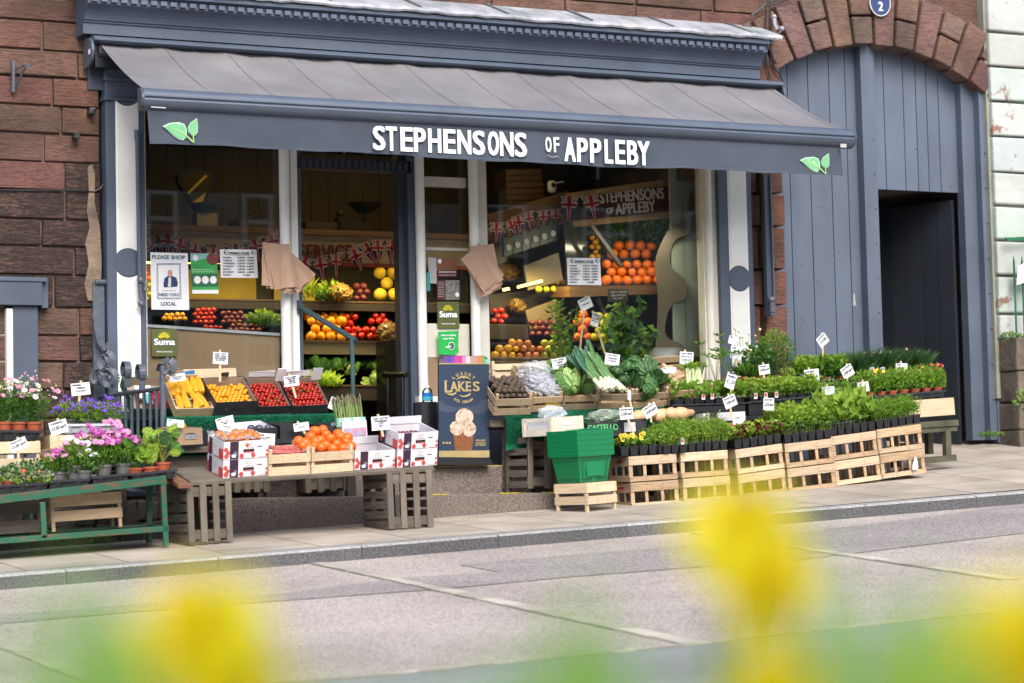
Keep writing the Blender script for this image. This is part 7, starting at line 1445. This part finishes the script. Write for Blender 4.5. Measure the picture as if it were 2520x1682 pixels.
# front row of stacked crates with seedling trays
cols_ = [((1554, 1253), (1672, 1244), 129), ((1683, 1242), (1799, 1233), 127), ((1823, 1231), (1938, 1214), 124), ((1946, 1215), (2059, 1200), 122), ((2061, 1197), (2168, 1181), 122), ((2174, 1180), (2279, 1165), 122)]
pos6 = ['first stack from the green baskets', 'second stack from the green baskets', 'third stack from the green baskets', 'third stack from the right', 'second stack from the right', 'rightmost stack']
XT_ = []
cm = M('crate_wood', (.56, .40, .24), .7, (.30, .18, .10), 6, .0016, 60, stretch=(.7, 1, 11), sharp=(.4, .72)); cm2 = M('crate_wood_pale', (.64, .50, .34), .7, (.38, .25, .15), 6, .0016, 60, stretch=(.7, 1, 11), sharp=(.42, .75))
stp = M('red_stamp', (.45, .05, .03), .7)
for i, (l, r, hp) in enumerate(cols_):
    X, w_ = span(l, r, 1.52, 0, RAD(-1 if i < 3 else -4)); h = hp/2/(FPX/(X.translation-CAM).length)
    for k in range(2):
        t = crate('%s pale slatted crate in the %s under the seedling trays' % ('bottom', pos6[i]) if k == 0 else 'top pale slatted crate in the %s under the seedling trays' % pos6[i], X @ Matrix.Translation((ru(-.004, .004), ru(-.006, .006), k*h)), w_-.006, .34, h-.003, 'deep', cm, cm2, 'pale slatted crates stacked under the seedlings')
        mb = MB(); n = 16; mb.prism([V((-w_/2-.0015, .14+.05*math.cos(6.283*j/n)*(1+.15*math.cos(j*3.1)), h*.8+.011*math.sin(6.283*j/n))) for j in range(n)], (.001, 0, 0), stp); mb.build('stamp', t)
    XT_.append((X @ Matrix.Translation((0, 0, 2*h)), w_))
mb = MB(); mb.pp([(2246, 1146), (2250, 1132), (2253, 1122), (2258, 1136), (2260, 1152), (2258, 1156), (2246, 1157)], 1.545, paper, .004); tag(mb.build('paper_scrap'), 'scrap of white paper caught in the rightmost bottom crate', 'paper')
def seed(n, hgt, l_, wd, ms, fl_=None, up_=.9, bend=.5, blade=False, dens=None, low=False):
    ph0 = ru(0, 6)
    def f(fo, fl, w_, l, h):
        if blade: 
            for _ in range(n): c = V((ru(-w_/2, w_/2), ru(0, l), h)); blades(fo, c, .02, .02, hgt, 5, ms, wd, fan=.7)
        else:
            for _ in range(n):
                x, y = ru(-w_/2-.012, w_/2+.012), ru(-.02, l); hh = hgt*(.5+.5*R())*(.80+.13*math.sin(x*41+y*19+ph0)+.12*math.sin(x*17-y*31+ph0*2)); hh = hh*(.5 if low and x < -w_*.05 else 1); fo.tube([V((x*.97, max(0, y), h-.01)), V((x+ru(-.01, .01), y, h+hh*.8))], .0012, ms[-1], 3, cap=False)
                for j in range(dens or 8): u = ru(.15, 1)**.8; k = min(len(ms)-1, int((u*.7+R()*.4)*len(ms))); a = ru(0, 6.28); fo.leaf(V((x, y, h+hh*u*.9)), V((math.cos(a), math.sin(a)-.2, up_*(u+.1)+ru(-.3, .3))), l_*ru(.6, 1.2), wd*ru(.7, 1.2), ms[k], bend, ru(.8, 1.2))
        if fl_: fl_(fl, w_, l, h)
    return f
def pans(fl, w_, l, h):
    for k in range(13): c = V((-w_*.48+w_*.42*R(), ru(-.03, .03), h+ru(.045, .09))); flower(fl, c, .019, ylp, dkc, 5, V((0, -1, .3)), .55)
    for k in range(3): c = V((ru(0, w_*.4), ru(-.02, .1), h+ru(.03, .07))); flower(fl, c, .014, vio, yc, 5, V((0, -1, .3)), .55)
def begf(fl, w_, l, h):
    for k in range(24): c = V((ru(-w_/2, w_/2), ru(-.02, l*.7), h+ru(.04, .10))); flower(fl, c, ru(.009, .014), random.choice((redp, redp, wf, pnk)), yc, 4, None, .6)
bronze = leafmat('leaf_bronze', (.12, .02, .015), .3); brt = leafmat('leaf_fresh', (.30, .50, .06), .5)
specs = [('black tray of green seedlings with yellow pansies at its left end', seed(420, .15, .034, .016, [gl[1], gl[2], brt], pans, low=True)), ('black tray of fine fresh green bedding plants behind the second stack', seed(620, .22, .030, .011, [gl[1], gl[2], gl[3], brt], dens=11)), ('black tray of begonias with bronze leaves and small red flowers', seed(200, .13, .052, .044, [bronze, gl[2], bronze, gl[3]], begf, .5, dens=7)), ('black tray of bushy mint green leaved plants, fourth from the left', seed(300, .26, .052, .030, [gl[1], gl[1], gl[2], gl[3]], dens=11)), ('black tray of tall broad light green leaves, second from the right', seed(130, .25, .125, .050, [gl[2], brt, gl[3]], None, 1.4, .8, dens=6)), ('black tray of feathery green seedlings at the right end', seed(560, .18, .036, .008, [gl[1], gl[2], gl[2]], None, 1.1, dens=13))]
for i, (lb, fn) in enumerate(specs):
    X, w_ = XT_[i]; dx = -.03 if i == 0 else 0; cell_tray(lb, X @ Matrix.Translation((dx, -.015, .004)), w_+(.06 if i == 0 else .0), .34, .068, 6, 4, fn)
X, w_ = XT_[1]; cell_tray('black tray of lobelia overlapping the first and second crate stacks', span((1628, 1118), (1700, 1112), 1.56)[0], .2, .2, .066, 3, 2, seed(220, .20, .028, .011, [gl[2], gl[3], brt], dens=10))
# second row
def rowtray(label, l, r, d, dep, nx, ny, hp, fn): X, w_ = span(l, r, d); cell_tray(label, X, w_, dep, hp/(FPX/(X.translation-CAM).length), nx, ny, fn)
strb = seed(150, .16, .068, .050, [gl[1], gl[2], brt], None, .7, dens=5)
rowtray('black tray of strawberry plants left in the second row', (1660, 1000), (1836, 994), 1.16, .3, 7, 3, 17, strb); rowtray('black tray of pale green lettuce seedlings in the middle of the second row', (1846, 990), (2010, 978), 1.12, .3, 7, 4, 14, seed(520, .15, .044, .027, [gl[2], brt, gl[3]]))
def blackbox(label, l, r, d, dep, hp): X, w_ = span(l, r, d); h = hp/(FPX/(X.translation-CAM).length); t = thing('plant_tray', label, 'tray', X); mb = MB(); mb.box((0, dep/2, h*.4), (w_*.97, dep, h*.8), black); mb.build('body', t, bev=.004); mb = MB(); mb.box((0, dep/2-.004, h*.88), (w_, dep+.02, h*.14), black, tint=1.8); mb.build('rim', t, bev=.003)
blackbox('deep black tray under the strawberry plants', (1652, 1018), (1838, 1012), 1.17, .32, 22); blackbox('deep black tray under the lettuce seedlings', (1842, 1024), (2012, 1008), 1.13, .32, 36)
berrybox('white strawberry carton used as a prop under the strawberry plants', (1732, 1062), (1838, 1056), 1.25, 0, hp=44)
blackbox('black tray under the seedlings behind the fourth stack', (2010, 1040), (2160, 1030), 1.15, .3, 40)
rowtray('small black tray of grey leaved plants with orange flowers behind the tall leaves', (1990, 995), (2130, 985), 1.1, .3, 6, 3, 14, seed(260, .17, .034, .018, [gl[0], leafmat('leaf_silver', (.25, .32, .22), .2), gl[2]], lambda fl, w_, l, h: [flower(fl, V((ru(-w_/2, w_/2), ru(0, .1), h+ru(.07, .12))), .013, random.choice((ylp, orp)), dkc, 6) for _ in range(8)]))
# third row: pots near the wall
def potm(lb, x, y, d, r, hgt, fn, h=.06, m=terra, nm_='potted_plant'): pot_plant(lb, at(x, y, d), r, h, m, fn, nm_)
def bush(rad, hgt, n, l_, wd, ms, fls=None, **k):
    def f(fo, fl, h):
        clump(fo, V((0, 0, 0)), rad, rad*.8, h+hgt, n, l_, wd, ms, base=h*.7, **k)
        for (mt, q_, rr) in fls or []:
            for _ in range(q_): a = ru(0, 6.28); s_ = math.sqrt(R()); flower(fl, V((s_*rad*math.cos(a), -abs(s_*rad*.6*math.sin(a)), h+hgt*ru(.8, 1.12))), rr, mt, yc, 7)
    return f
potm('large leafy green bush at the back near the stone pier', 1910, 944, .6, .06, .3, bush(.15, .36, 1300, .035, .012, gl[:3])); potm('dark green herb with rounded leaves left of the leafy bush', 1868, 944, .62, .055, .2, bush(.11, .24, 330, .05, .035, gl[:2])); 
def grasscl(fo, fl, h): blades(fo, V((0, 0, 0)), .05, .05, .2, 150, gl[:3], .006, h*.8, 1.1)
potm('grassy chives like clump in front of the white pilaster', 1845, 950, .68, .055, .2, grasscl)
def palm(fo, fl, h):
    for k in range(7):
        a = ru(0, 6.28); e = V((math.cos(a)*ru(.05, .16), math.sin(a)*.06, h+ru(.12, .34))); fo.tube([V((0, 0, h)), V((e.x*.5, e.y*.5, e.z*.7)), e], .002, gl[2], 4)
        for j in range(9): b = j/9*6.283; fo.leaf(e, V((math.cos(b), math.sin(b)*.5, .35)), .06, .013, random.choice(gl[1:3]), .3)
potm('tall lupin like plant with palm shaped leaves at the right window edge', 1795, 950, .7, .055, .3, palm); potm('smaller palm leaved plant spreading left of the white pilaster', 1762, 962, .75, .05, .3, palm)
def scab(fo, fl, h):
    clump(fo, V((0, 0, 0)), .08, .06, h+.1, 120, .04, .02, gl[:3], base=h*.7)
    for k in range(15): e = V((ru(-.12, .14), ru(-.04, .04), h+ru(.2, .38))); fo.tube([V((e.x*.2, 0, h)), V((e.x*.7, e.y, e.z*.6)), e], .0013, gl[2], 4); fl.ball(e, ru(.009, .014), random.choice((wf, wf, pcr, M('seed_brown', (.35, .24, .16), .8))), 8, 5)
potm('wiry plant with small white button flowers in front of the pilaster', 1832, 948, .66, .05, .3, scab)
potm('tiny yellow leaved plant in a terracotta pot right of the leafy bush', 1940, 948, .72, .045, .1, bush(.05, .08, 120, .025, .016, [gl[2], gl[3]]))
for x, y, hg, lb in ((1985, 944, .14, 'leftmost'), (2030, 945, .15, 'second'), (2065, 943, .14, 'third')): potm('green geranium in a terracotta pot, %s of the row before the gate' % lb, x, y, .72, .055, hg, bush(.10, hg*1.1, 330, .05, .042, gl[:3] if lb != 'leftmost' else gl[1:]), .05)
blackbox('black tray under the geraniums before the gate', (1918, 956), (2108, 944), .78, .25, 14); blackbox('black tray under the dark spiky plants before the gate', (2112, 944), (2210, 938), .78, .25, 14)
def spiky(pk):
    def f(fo, fl, h):
        blades(fo, V((0, 0, 0)), .13, .08, .25, 620, [gl[0], leafmat('leaf_bluegreen', (.09, .20, .09), .2), gl[1]], .006, h*.8, .9)
        for k in range(pk): flower(fl, V((ru(-.11, .11), ru(-.08, .0), h+ru(.10, .19))), .012, pnk, redp, 7)
    return f
for k, (x, y, pk) in enumerate(((2100, 942, 14), (2135, 930, 5), (2165, 928, 3), (2205, 926, 4), (2240, 926, 3))): potm('dark spiky pinks plant before the dark doorway, %s' % ('leftmost and full of pink flowers', 'second from the left', 'middle one', 'second from the right', 'rightmost')[k], x, y+8, .66, .055, .2, spiky(pk), .055)
for x in (2146, 2172): mb = MB(); mb.pp([(x-7, 918), (x+7, 918), (x+6, 905), (x+2, 903), (x-6, 906)], .80, M('purple_label', (.3, .22, .38), .6, (.6, .58, .6), 60)); tag(mb.build('plant_label'), 'purple and white plant label on the %s spiky plant pot' % ('left' if x < 2150 else 'right'), 'label')
Xc, w_c = span((2135, 993), (2330, 976), 1.1); tray('black tray of terracotta pots with yellow and red flowered plants at the right end', Xc, w_c, .26, .045)
for k in range(7):
    u = -w_c/2+w_c*(k+.5)/7; fcol = [(ylp, 2, .014), (ylp, 5, .016), (orp, 0, .01), (ylp, 1, .012), (ylp, 1, .01), (orp, 1, .012), (redp, 6, .016)][k]
    pot_plant('leafy bedding plant in a terracotta pot, %s in the right end tray' % ('first', 'second', 'third', 'fourth', 'fifth', 'sixth', 'seventh')[k], Xc @ V((u, .05, .03)), .042, .05, terra, bush(.065, .16, 330, .045, .015, [gl[1], gl[2], brt], [fcol], up_=1.1))
    pot_plant('leafy bedding plant in a terracotta pot behind the %s one of the right end tray' % ('first', 'second', 'third', 'fourth', 'fifth', 'sixth', 'seventh')[k], Xc @ V((u+.02, .16, .03)), .042, .05, terra, bush(.065, .17, 280, .045, .015, [gl[1], gl[2], brt], up_=1.1))
_, X, w_, h = crspan('pale fruit crate under the right end tray of flowers', (2200, 1032), (2350, 1021), 1.1, .28, 42, 'solid', 0, lwood2, posts=0)
t = thing('trestle_table', 'mossy weathered table at the right end of the flower stall', 'table'); mossy = M('mossy_wood', (.12, .12, .07), .9, (.05, .05, .035), 6, .003, 50)
X, w_ = span((2150, 1066), (2356, 1052), 1.15); mb = MB(); mb.box((0, .2, .035), (w_, .45, .045), mossy, jit=.003); mb.box((0, .0, .015), (w_*.98, .03, .09), mossy, jit=.003); mb.build('table_top', t, bev=.004).matrix_world = X
for a, b, d in (((2329, 1060), (2331, 1128), 1.15), ((2285, 1062), (2287, 1118), .8), ((2200, 1070), (2202, 1150), 1.15)): mb = MB(); mb.bar(at(*a, d), at(*b, d), .05, .05, mossy, ref=(0, 1, 0)); mb.build('leg', t)
mb = MB(); mb.bar(at(2250, 1136, 1.15), at(2350, 1127, 1.15), .05, .045, mossy, ref=(0, 1, 0)); mb.build('foot_rail', t); mb = MB(); mb.bar(at(2350, 1046, 1.15), at(2270, 1048, .75), .04, .03, mossy); mb.build('side_rail', t)
# small plants in front of the walls
for (x, y, d, n, l) in ((2440, 1078, .2, 120, 'small weeds at the foot of the gate post'), (2490, 835, .28, 160, 'weeds growing along the base of the green railing'), (245, 1342, 1.42, 60, 'tiny weeds at the foot of the dark rubble wall')):
    mb = MB(); clump(mb, V((0, 0, 0)), .12 if n > 100 else .08, .03, .05, n, .03, .012, gl[1:3]); o = mb.build('weeds'); o.location = at(x, y, d); tag(o, l, 'plants')
t = thing('flowering_plant', 'white flowered plant poking in at the right edge of the picture', 'plant', Matrix.Translation(at(2530, 985, .9))); mb = MB(); clump(mb, V((0, 0, -.1)), .12, .08, .18, 120, .05, .02, gl[1:3]); mb.build('foliage', t); mb = MB(); [flower(mb, V((ru(-.1, .05), -.06, ru(-.08, .06))), .02, wf, yc, 7) for _ in range(9)]; mb.build('flowers', t)
# ================================================================== price tags
T = [('price card on a stick above the yellow tomatoes', 542, 882, 38, 29, 3, 1.0, 542, 940, ['CLASS 1 LOCAL', 'SUNSET CHERRY', 'VINE TOMATOES', '£3.95 kilo']),
('price card over the corn crate', 436, 930, 41, 19, -8, 1.0, None, None, ['SWEETCORN', 'CORN ON THE COB', '£1.00 each']),
('price card on a stick above the right box of red tomatoes', 717, 938, 39, 26, -6, 1.1, 729, 980, ['CLASS 1 CHERRY', 'SWEET VINE', 'TOMATOES', '£5.70 kilo']),
('price card in front of the mango box', 431, 1042, 43, 18, 6, 1.5, None, None, ['MANGO', '£1.10 each']),
('rear price card over the grapes and plums', 553, 1038, 46, 22, -14, 1.45, None, None, ['GRAPES', '£3.90 kilo']), ('front price card above the bagged fruit', 558, 1050, 44, 22, 10, 1.6, None, None, ['NECTARINES', '£2.40 kilo']),
('price card behind the oranges', 741, 1051, 40, 20, -8, 1.6, 752, 1068, ['PLUMS', '£2.70 kilo']), ('price card stuck in the rhubarb', 653, 1081, 48, 28, 4, 1.9, None, None, ['RHUBARB', 'LOCAL GROWN', '£1.60 lb']),
('tilted price card on a stick beside the asparagus', 829, 998, 42, 30, 22, 1.5, 846, 1045, ['CLASS 1 BRITISH', 'ASPARAGUS', '£3.50']), ('price card leaning on the strawberry cartons', 936, 1042, 48, 34, -4, 1.85, 944, 1075, ['CLASS 1 SCOTTISH', 'STRAWBERRIES', '£3.95', 'EACH']),
('price card above the violet bellflowers', 198, 958, 47, 30, -6, 1.2, 194, 1000, ['PERENNIAL', 'CAMPANULA', '£3.50 EACH']), ('curled price card on a stick in front of the bellflower crate', 144, 1052, 44, 32, -16, 1.72, 148, 1140, ['OSTEOSPERMUM', '!£3.50 each']),
('price card on a stick over the variegated plants', 45, 1095, 44, 26, -24, 1.8, 47, 1165, ['TRAILING PLANTS', '!£2.00 each']), ('small price card among the broad leaves on the bench', 357, 1090, 30, 16, -8, 1.8, None, None, ['BEGONIA']),
('price card in the pointed cabbages', 1376, 895, 40, 26, -9, 1.05, None, None, ['CLASS 1 POINTED', 'CABBAGES', '£1.00 each']), ('curled price card on the leeks', 1434, 872, 42, 14, -20, 1.0, 1442, 900, ['LEEKS']), ('price card in front of the dark cabbages', 1506, 885, 40, 28, 8, 1.05, None, None, ['CLASS 1 SAVOY', 'CAULIFLOWER', '£1.40 each']),
('price card over the parsnips', 1646, 912, 40, 14, -2, 1.05, None, None, ['PARSNIPS']), ('price card on a stick right of the parsnips', 1689, 882, 38, 31, 3, .95, 1694, 920, ['CLASS 1 SWEDES', 'SWEETS 69p each', '£0.50 each']),
('price card on a tall stick in the window beside the tomato seedlings', 1440, 748, 36, 29, -24, -.12, 1428, 862, ['TOMATO PLANTS', '£1.20 each']), ('upright turned price card on a stick in the window over the beans', 1465, 787, 22, 34, 17, -.12, 1490, 872, ['RUNNER BEANS', '!£2.00', 'per pot']),
('large readable price card on a stick by the yellow pansies', 1541, 1018, 37, 29, -4, 1.5, 1562, 1072, ['GIANT PANSY PLANTS', '!£3.00 each']), ('tilted price card on a stick in front of the squashes', 1600, 1011, 39, 28, -28, 1.45, 1604, 1040, ['LOBELIA PLANTS', '!£3.00 each']),
('narrow edge on price card on a stick above the castello carton', 1548, 973, 9, 24, 0, 1.3, 1556, 1010, ['L']), ('curled price card on a stick over the strawberry plants', 1797, 939, 27, 36, 18, 1.2, 1803, 985, ['STRAWBERRY', '!£1.50']), ('tilted price card on a stick above the begonias', 1796, 989, 36, 28, -22, 1.45, 1803, 1035, ['BEGONIA MIXED', '!£3.00 each']),
('price card on a stick at the front of the leafy bush', 1880, 910, 31, 24, -8, .95, 1882, 940, ['THYME MINT', '!£2.00 each']), ('large price card on the lettuce seedlings', 1997, 925, 42, 31, -6, 1.05, 2006, 955, ['SALAD BOWL', 'LETTUCE', '£2 pot']), ('small price card at the front of the mint green plants', 1891, 995, 30, 30, 2, 1.45, None, None, ['SALVIA RED', '!£3.50 each']),
('price card on a stick above the light green leaves', 2038, 962, 35, 19, -4, 1.3, 2042, 985, ['PAK CHOI PLANTS', '£3.00']), ('diamond tilted price card on a stick before the gate', 2024, 838, 30, 26, -38, .75, 2027, 880, ['MINI GERANIUM', '!£3.00']), ('tilted price card on a stick left of the pinks', 2085, 915, 34, 28, -30, .95, 2086, 955, ['HARDY FUCHSIA', '!£3.00 each']),
('curled price card on a stick between the light leaves and feathery seedlings', 2124, 953, 32, 24, -8, 1.35, 2124, 980, ['COSMOS', '£3.00']), ('level price card on a stick over the right end tray', 2218, 905, 34, 20, -1, .95, 2218, 930, ['PERENNIAL', 'DIANTHUS £3.50']), ('small curled price card in front of the white pilaster', 1803, 838, 24, 20, 14, .72, 1803, 860, ['HERBS']), ('square price card under the curled one before the pilaster', 1811, 868, 32, 30, 8, .72, 1813, 900, ['LUPIN', '!£3.00'])]
for a in T: price(*a)
for k, (x, y, d) in enumerate(((1860, 975, 1.18), (1885, 974, 1.18), (1911, 972, 1.18), (1731, 977, 1.2), (1753, 976, 1.2), (1680, 1087, 1.6))):
    mb = MB(); mb.pp([(x-4, y+7), (x+4, y+7), (x+4, y-7), (x-4, y-7)], d, paper, .001, .9); mb.pp([(x-3, y+2), (x+3, y+2), (x+3, y-6), (x-3, y-6)], d+.003, M('label_red', (.5, .08, .1), .6), .001); tag(mb.build('plant_label'), 'tiny white and red plant label in the seedling trays, %s' % ('left of three in the lettuce', 'middle of three in the lettuce', 'right of three in the lettuce', 'left one in the strawberry plants', 'right one in the strawberry plants', 'by the front lobelia')[k], 'label')
# ================================================================== verge with daffodils right in front of the camera
vg = MB(); vs = []; nx, ny = 24, 16
cxy = V((CAM.x, CAM.y))
for j in range(ny+1):
    for i in range(nx+1): x = CAM.x-2.2+5*i/nx; y = CAM.y-1.2+3.6*j/ny; vs.append(V((x, y, CAM.z-.50+ru(-.02, .02)-.06*max(0, y-CAM.y))))
vg.add(vs, [(j*(nx+1)+i, j*(nx+1)+i+1, (j+1)*(nx+1)+i+1, (j+1)*(nx+1)+i) for j in range(ny) for i in range(nx)], M('verge_soil', (.08, .09, .04), .95, (.03, .05, .015), 8))
e = [V((CAM.x-2.2, CAM.y-1.2, -2.4)), V((CAM.x+2.8, CAM.y-1.2, -2.4)), V((CAM.x+2.8, CAM.y+2.4, -2.4)), V((CAM.x-2.2, CAM.y+2.4, -2.4))]; t_ = [v+V((0, 0, 1.74)) for v in e]; vg.add(e+t_, [(0, 1, 5, 4), (1, 2, 6, 5), (2, 3, 7, 6), (3, 0, 4, 7)], MC['verge_soil'])
vg.build('verge')['kind'] = 'structure'
dy = leafmat('daffodil_petal', (.95, .83, .0), .5); do = leafmat('daffodil_trumpet', (.95, .78, .0), .4); dg = leafmat('daffodil_leaf', (.30, .55, .10), .5)
def camp(px, py, dist): k = ray(px, py); return CAM+k*dist
def daff(label, px, py, dist, r=.042, face=(-.3, -.6, .3), lean=0., double=1):
    c = camp(px, py, dist); t = thing('daffodil', label, 'daffodil', Matrix.Translation(V((c.x+lean, c.y, CAM.z-.5))), 'yellow daffodils close to the camera'); o = V((c.x+lean, c.y, CAM.z-.5)); c = c-o
    n = V(face).normalized(); a = n.orthogonal().normalized(); b = n.cross(a); mb = MB()
    for k in range(6*double):
        tt = k*math.pi/3/double*1.0+(.2 if k > 5 else 0); d = a*math.cos(tt)+b*math.sin(tt); cup_leaf(mb, c, n, (d+n*.15).normalized(), r, r*.9, dy, .1)
    mb.build('petals', t); mb = MB(); X = Matrix.Translation(c) @ n.to_track_quat('Z', 'Y').to_matrix().to_4x4(); mb.lathe([(.004, -.012), (.010, 0), (.011, .022), (.018, .034), (.014, .03), (.006, .004)], do, 14, X); mb.build('trumpet', t, smooth=True)
    mb = MB(); mb.tube([V((0, 0, 0)), V((c.x*.3, c.y*.3, c.z*.6)), c-n*.03-V((0, 0, .01)), c-n*.01], .0035, dg, 7); mb.build('stem', t, smooth=True)
def blade_(label, px0, py0, px1, py1, dist, wd=.014):
    p1 = camp(px1, py1, dist); p0 = camp(px0, py0, dist); d = (p1-p0); b = p0-d*((p0.z-(CAM.z-.5))/max(.05, d.z)) if d.z > .05 else V((p0.x, p0.y, CAM.z-.5)); mb = MB(); s_ = (rt*1.0).normalized()*wd/2; vs = []; n = 8
    for i in range(n+1): u = i/n; p = b.lerp(p1, u)+V((0, 0, .0)); ww = (1-u**14); vs += [p-s_*ww, p+s_*ww+V((0, .003, 0))]
    mb.add(vs, [(2*i, 2*i+1, 2*i+3, 2*i+2) for i in range(n)], dg); tag(mb.build('daffodil_leaf'), label, 'leaf', 'blurred green daffodil leaves close to the camera')
for k, (lb, x, y, ds, r, fc) in enumerate((('tall yellow daffodil head right of centre, uppermost bloom', 1820, 1330, 1.45, .040, (-.3, -.6, .3)), ('yellow daffodil bloom right below the upper one right of centre', 1845, 1450, 1.4, .038, (.2, -.6, .2)), ('yellow daffodil low on the right of centre', 1885, 1640, 1.2, .036, (.5, -.4, -.2)), ('yellow daffodil at the very bottom right of centre', 1860, 1740, 1.1, .032, (.2, -.5, 0)),
    ('yellow daffodil in the foreground near the left bottom', 500, 1580, 1.25, .040, (-.3, -.6, .3)), ('yellow daffodil low at the bottom under the left one', 530, 1700, 1.15, .036, (.4, -.6, 0)), ('yellow daffodil cut off by the bottom right corner', 2490, 1690, 1.0, .042, (-.3, -.6, .3)), ('yellow daffodil beyond the bottom right corner', 2400, 1770, 1.0, .038, (0, -.6, .3)), ('yellow daffodil in the very corner at the right edge', 2570, 1610, 1.0, .036, (0, -.6, .3)))): daff(lb, x, y, ds, r, fc)
GL = 'blurred green leaf close to the camera, '
for k, (a, b, c_, d_, ds, w2) in enumerate(((2250, 1850, 2120, 1430, 1.0, .03), (2350, 1850, 2330, 1450, .95, .034), (2150, 1850, 2300, 1400, 1.0, .026), (2450, 1850, 2250, 1380, .95, .028), (2050, 1850, 2030, 1290, 1.1, .022), (1480, 1850, 1420, 1400, 1.0, .026), (1300, 1850, 1470, 1350, .95, .018), (340, 1850, 160, 1380, .95, .028), (250, 1850, 110, 1330, 1.0, .018), (330, 1850, 290, 1430, .9, .024), (950, 1900, 1100, 1560, .95, .008), (1600, 1900, 1650, 1520, 1.0, .010), (2060, 1900, 1990, 1250, 1.4, .009), (700, 1900, 640, 1500, 1.0, .008), (40, 1900, 60, 1430, 1.1, .01))):
    blade_(GL+('bottom right, first', 'bottom right, widest', 'bottom right, crossing', 'bottom right, tallest', 'just right of the tall bloom', 'bottom centre, wide', 'bottom centre, crossing', 'bottom left, wide', 'bottom left, tall', 'bottom left, upright', 'faint one left of centre', 'faint one right of centre', 'thin one beside the tall bloom', 'faint one right of the left bloom', 'left edge')[k], a, b, c_, d_, ds, w2)

for (x0, x1, xt0, xt1, yt0, yt1, n, lb) in ((2050, 2600, 2020, 2540, 1420, 1640, 12, 'one of the blurred green leaves massed in the bottom right corner'), (20, 420, 0, 330, 1390, 1640, 9, 'one of the blurred green leaves massed at the bottom left'), (1250, 1650, 1250, 1600, 1470, 1660, 7, 'one of the blurred green leaves massed at the bottom centre'), (600, 1150, 560, 1150, 1560, 1700, 5, 'one of the faint blurred leaves left of the bottom centre')):
    for k in range(n): u = (k+R())/n; blade_(lb, x0+(x1-x0)*u, 1900, xt0+(xt1-xt0)*u+ru(-40, 40), ru(yt0, yt1), ru(.85, 1.15), ru(.014, .026))
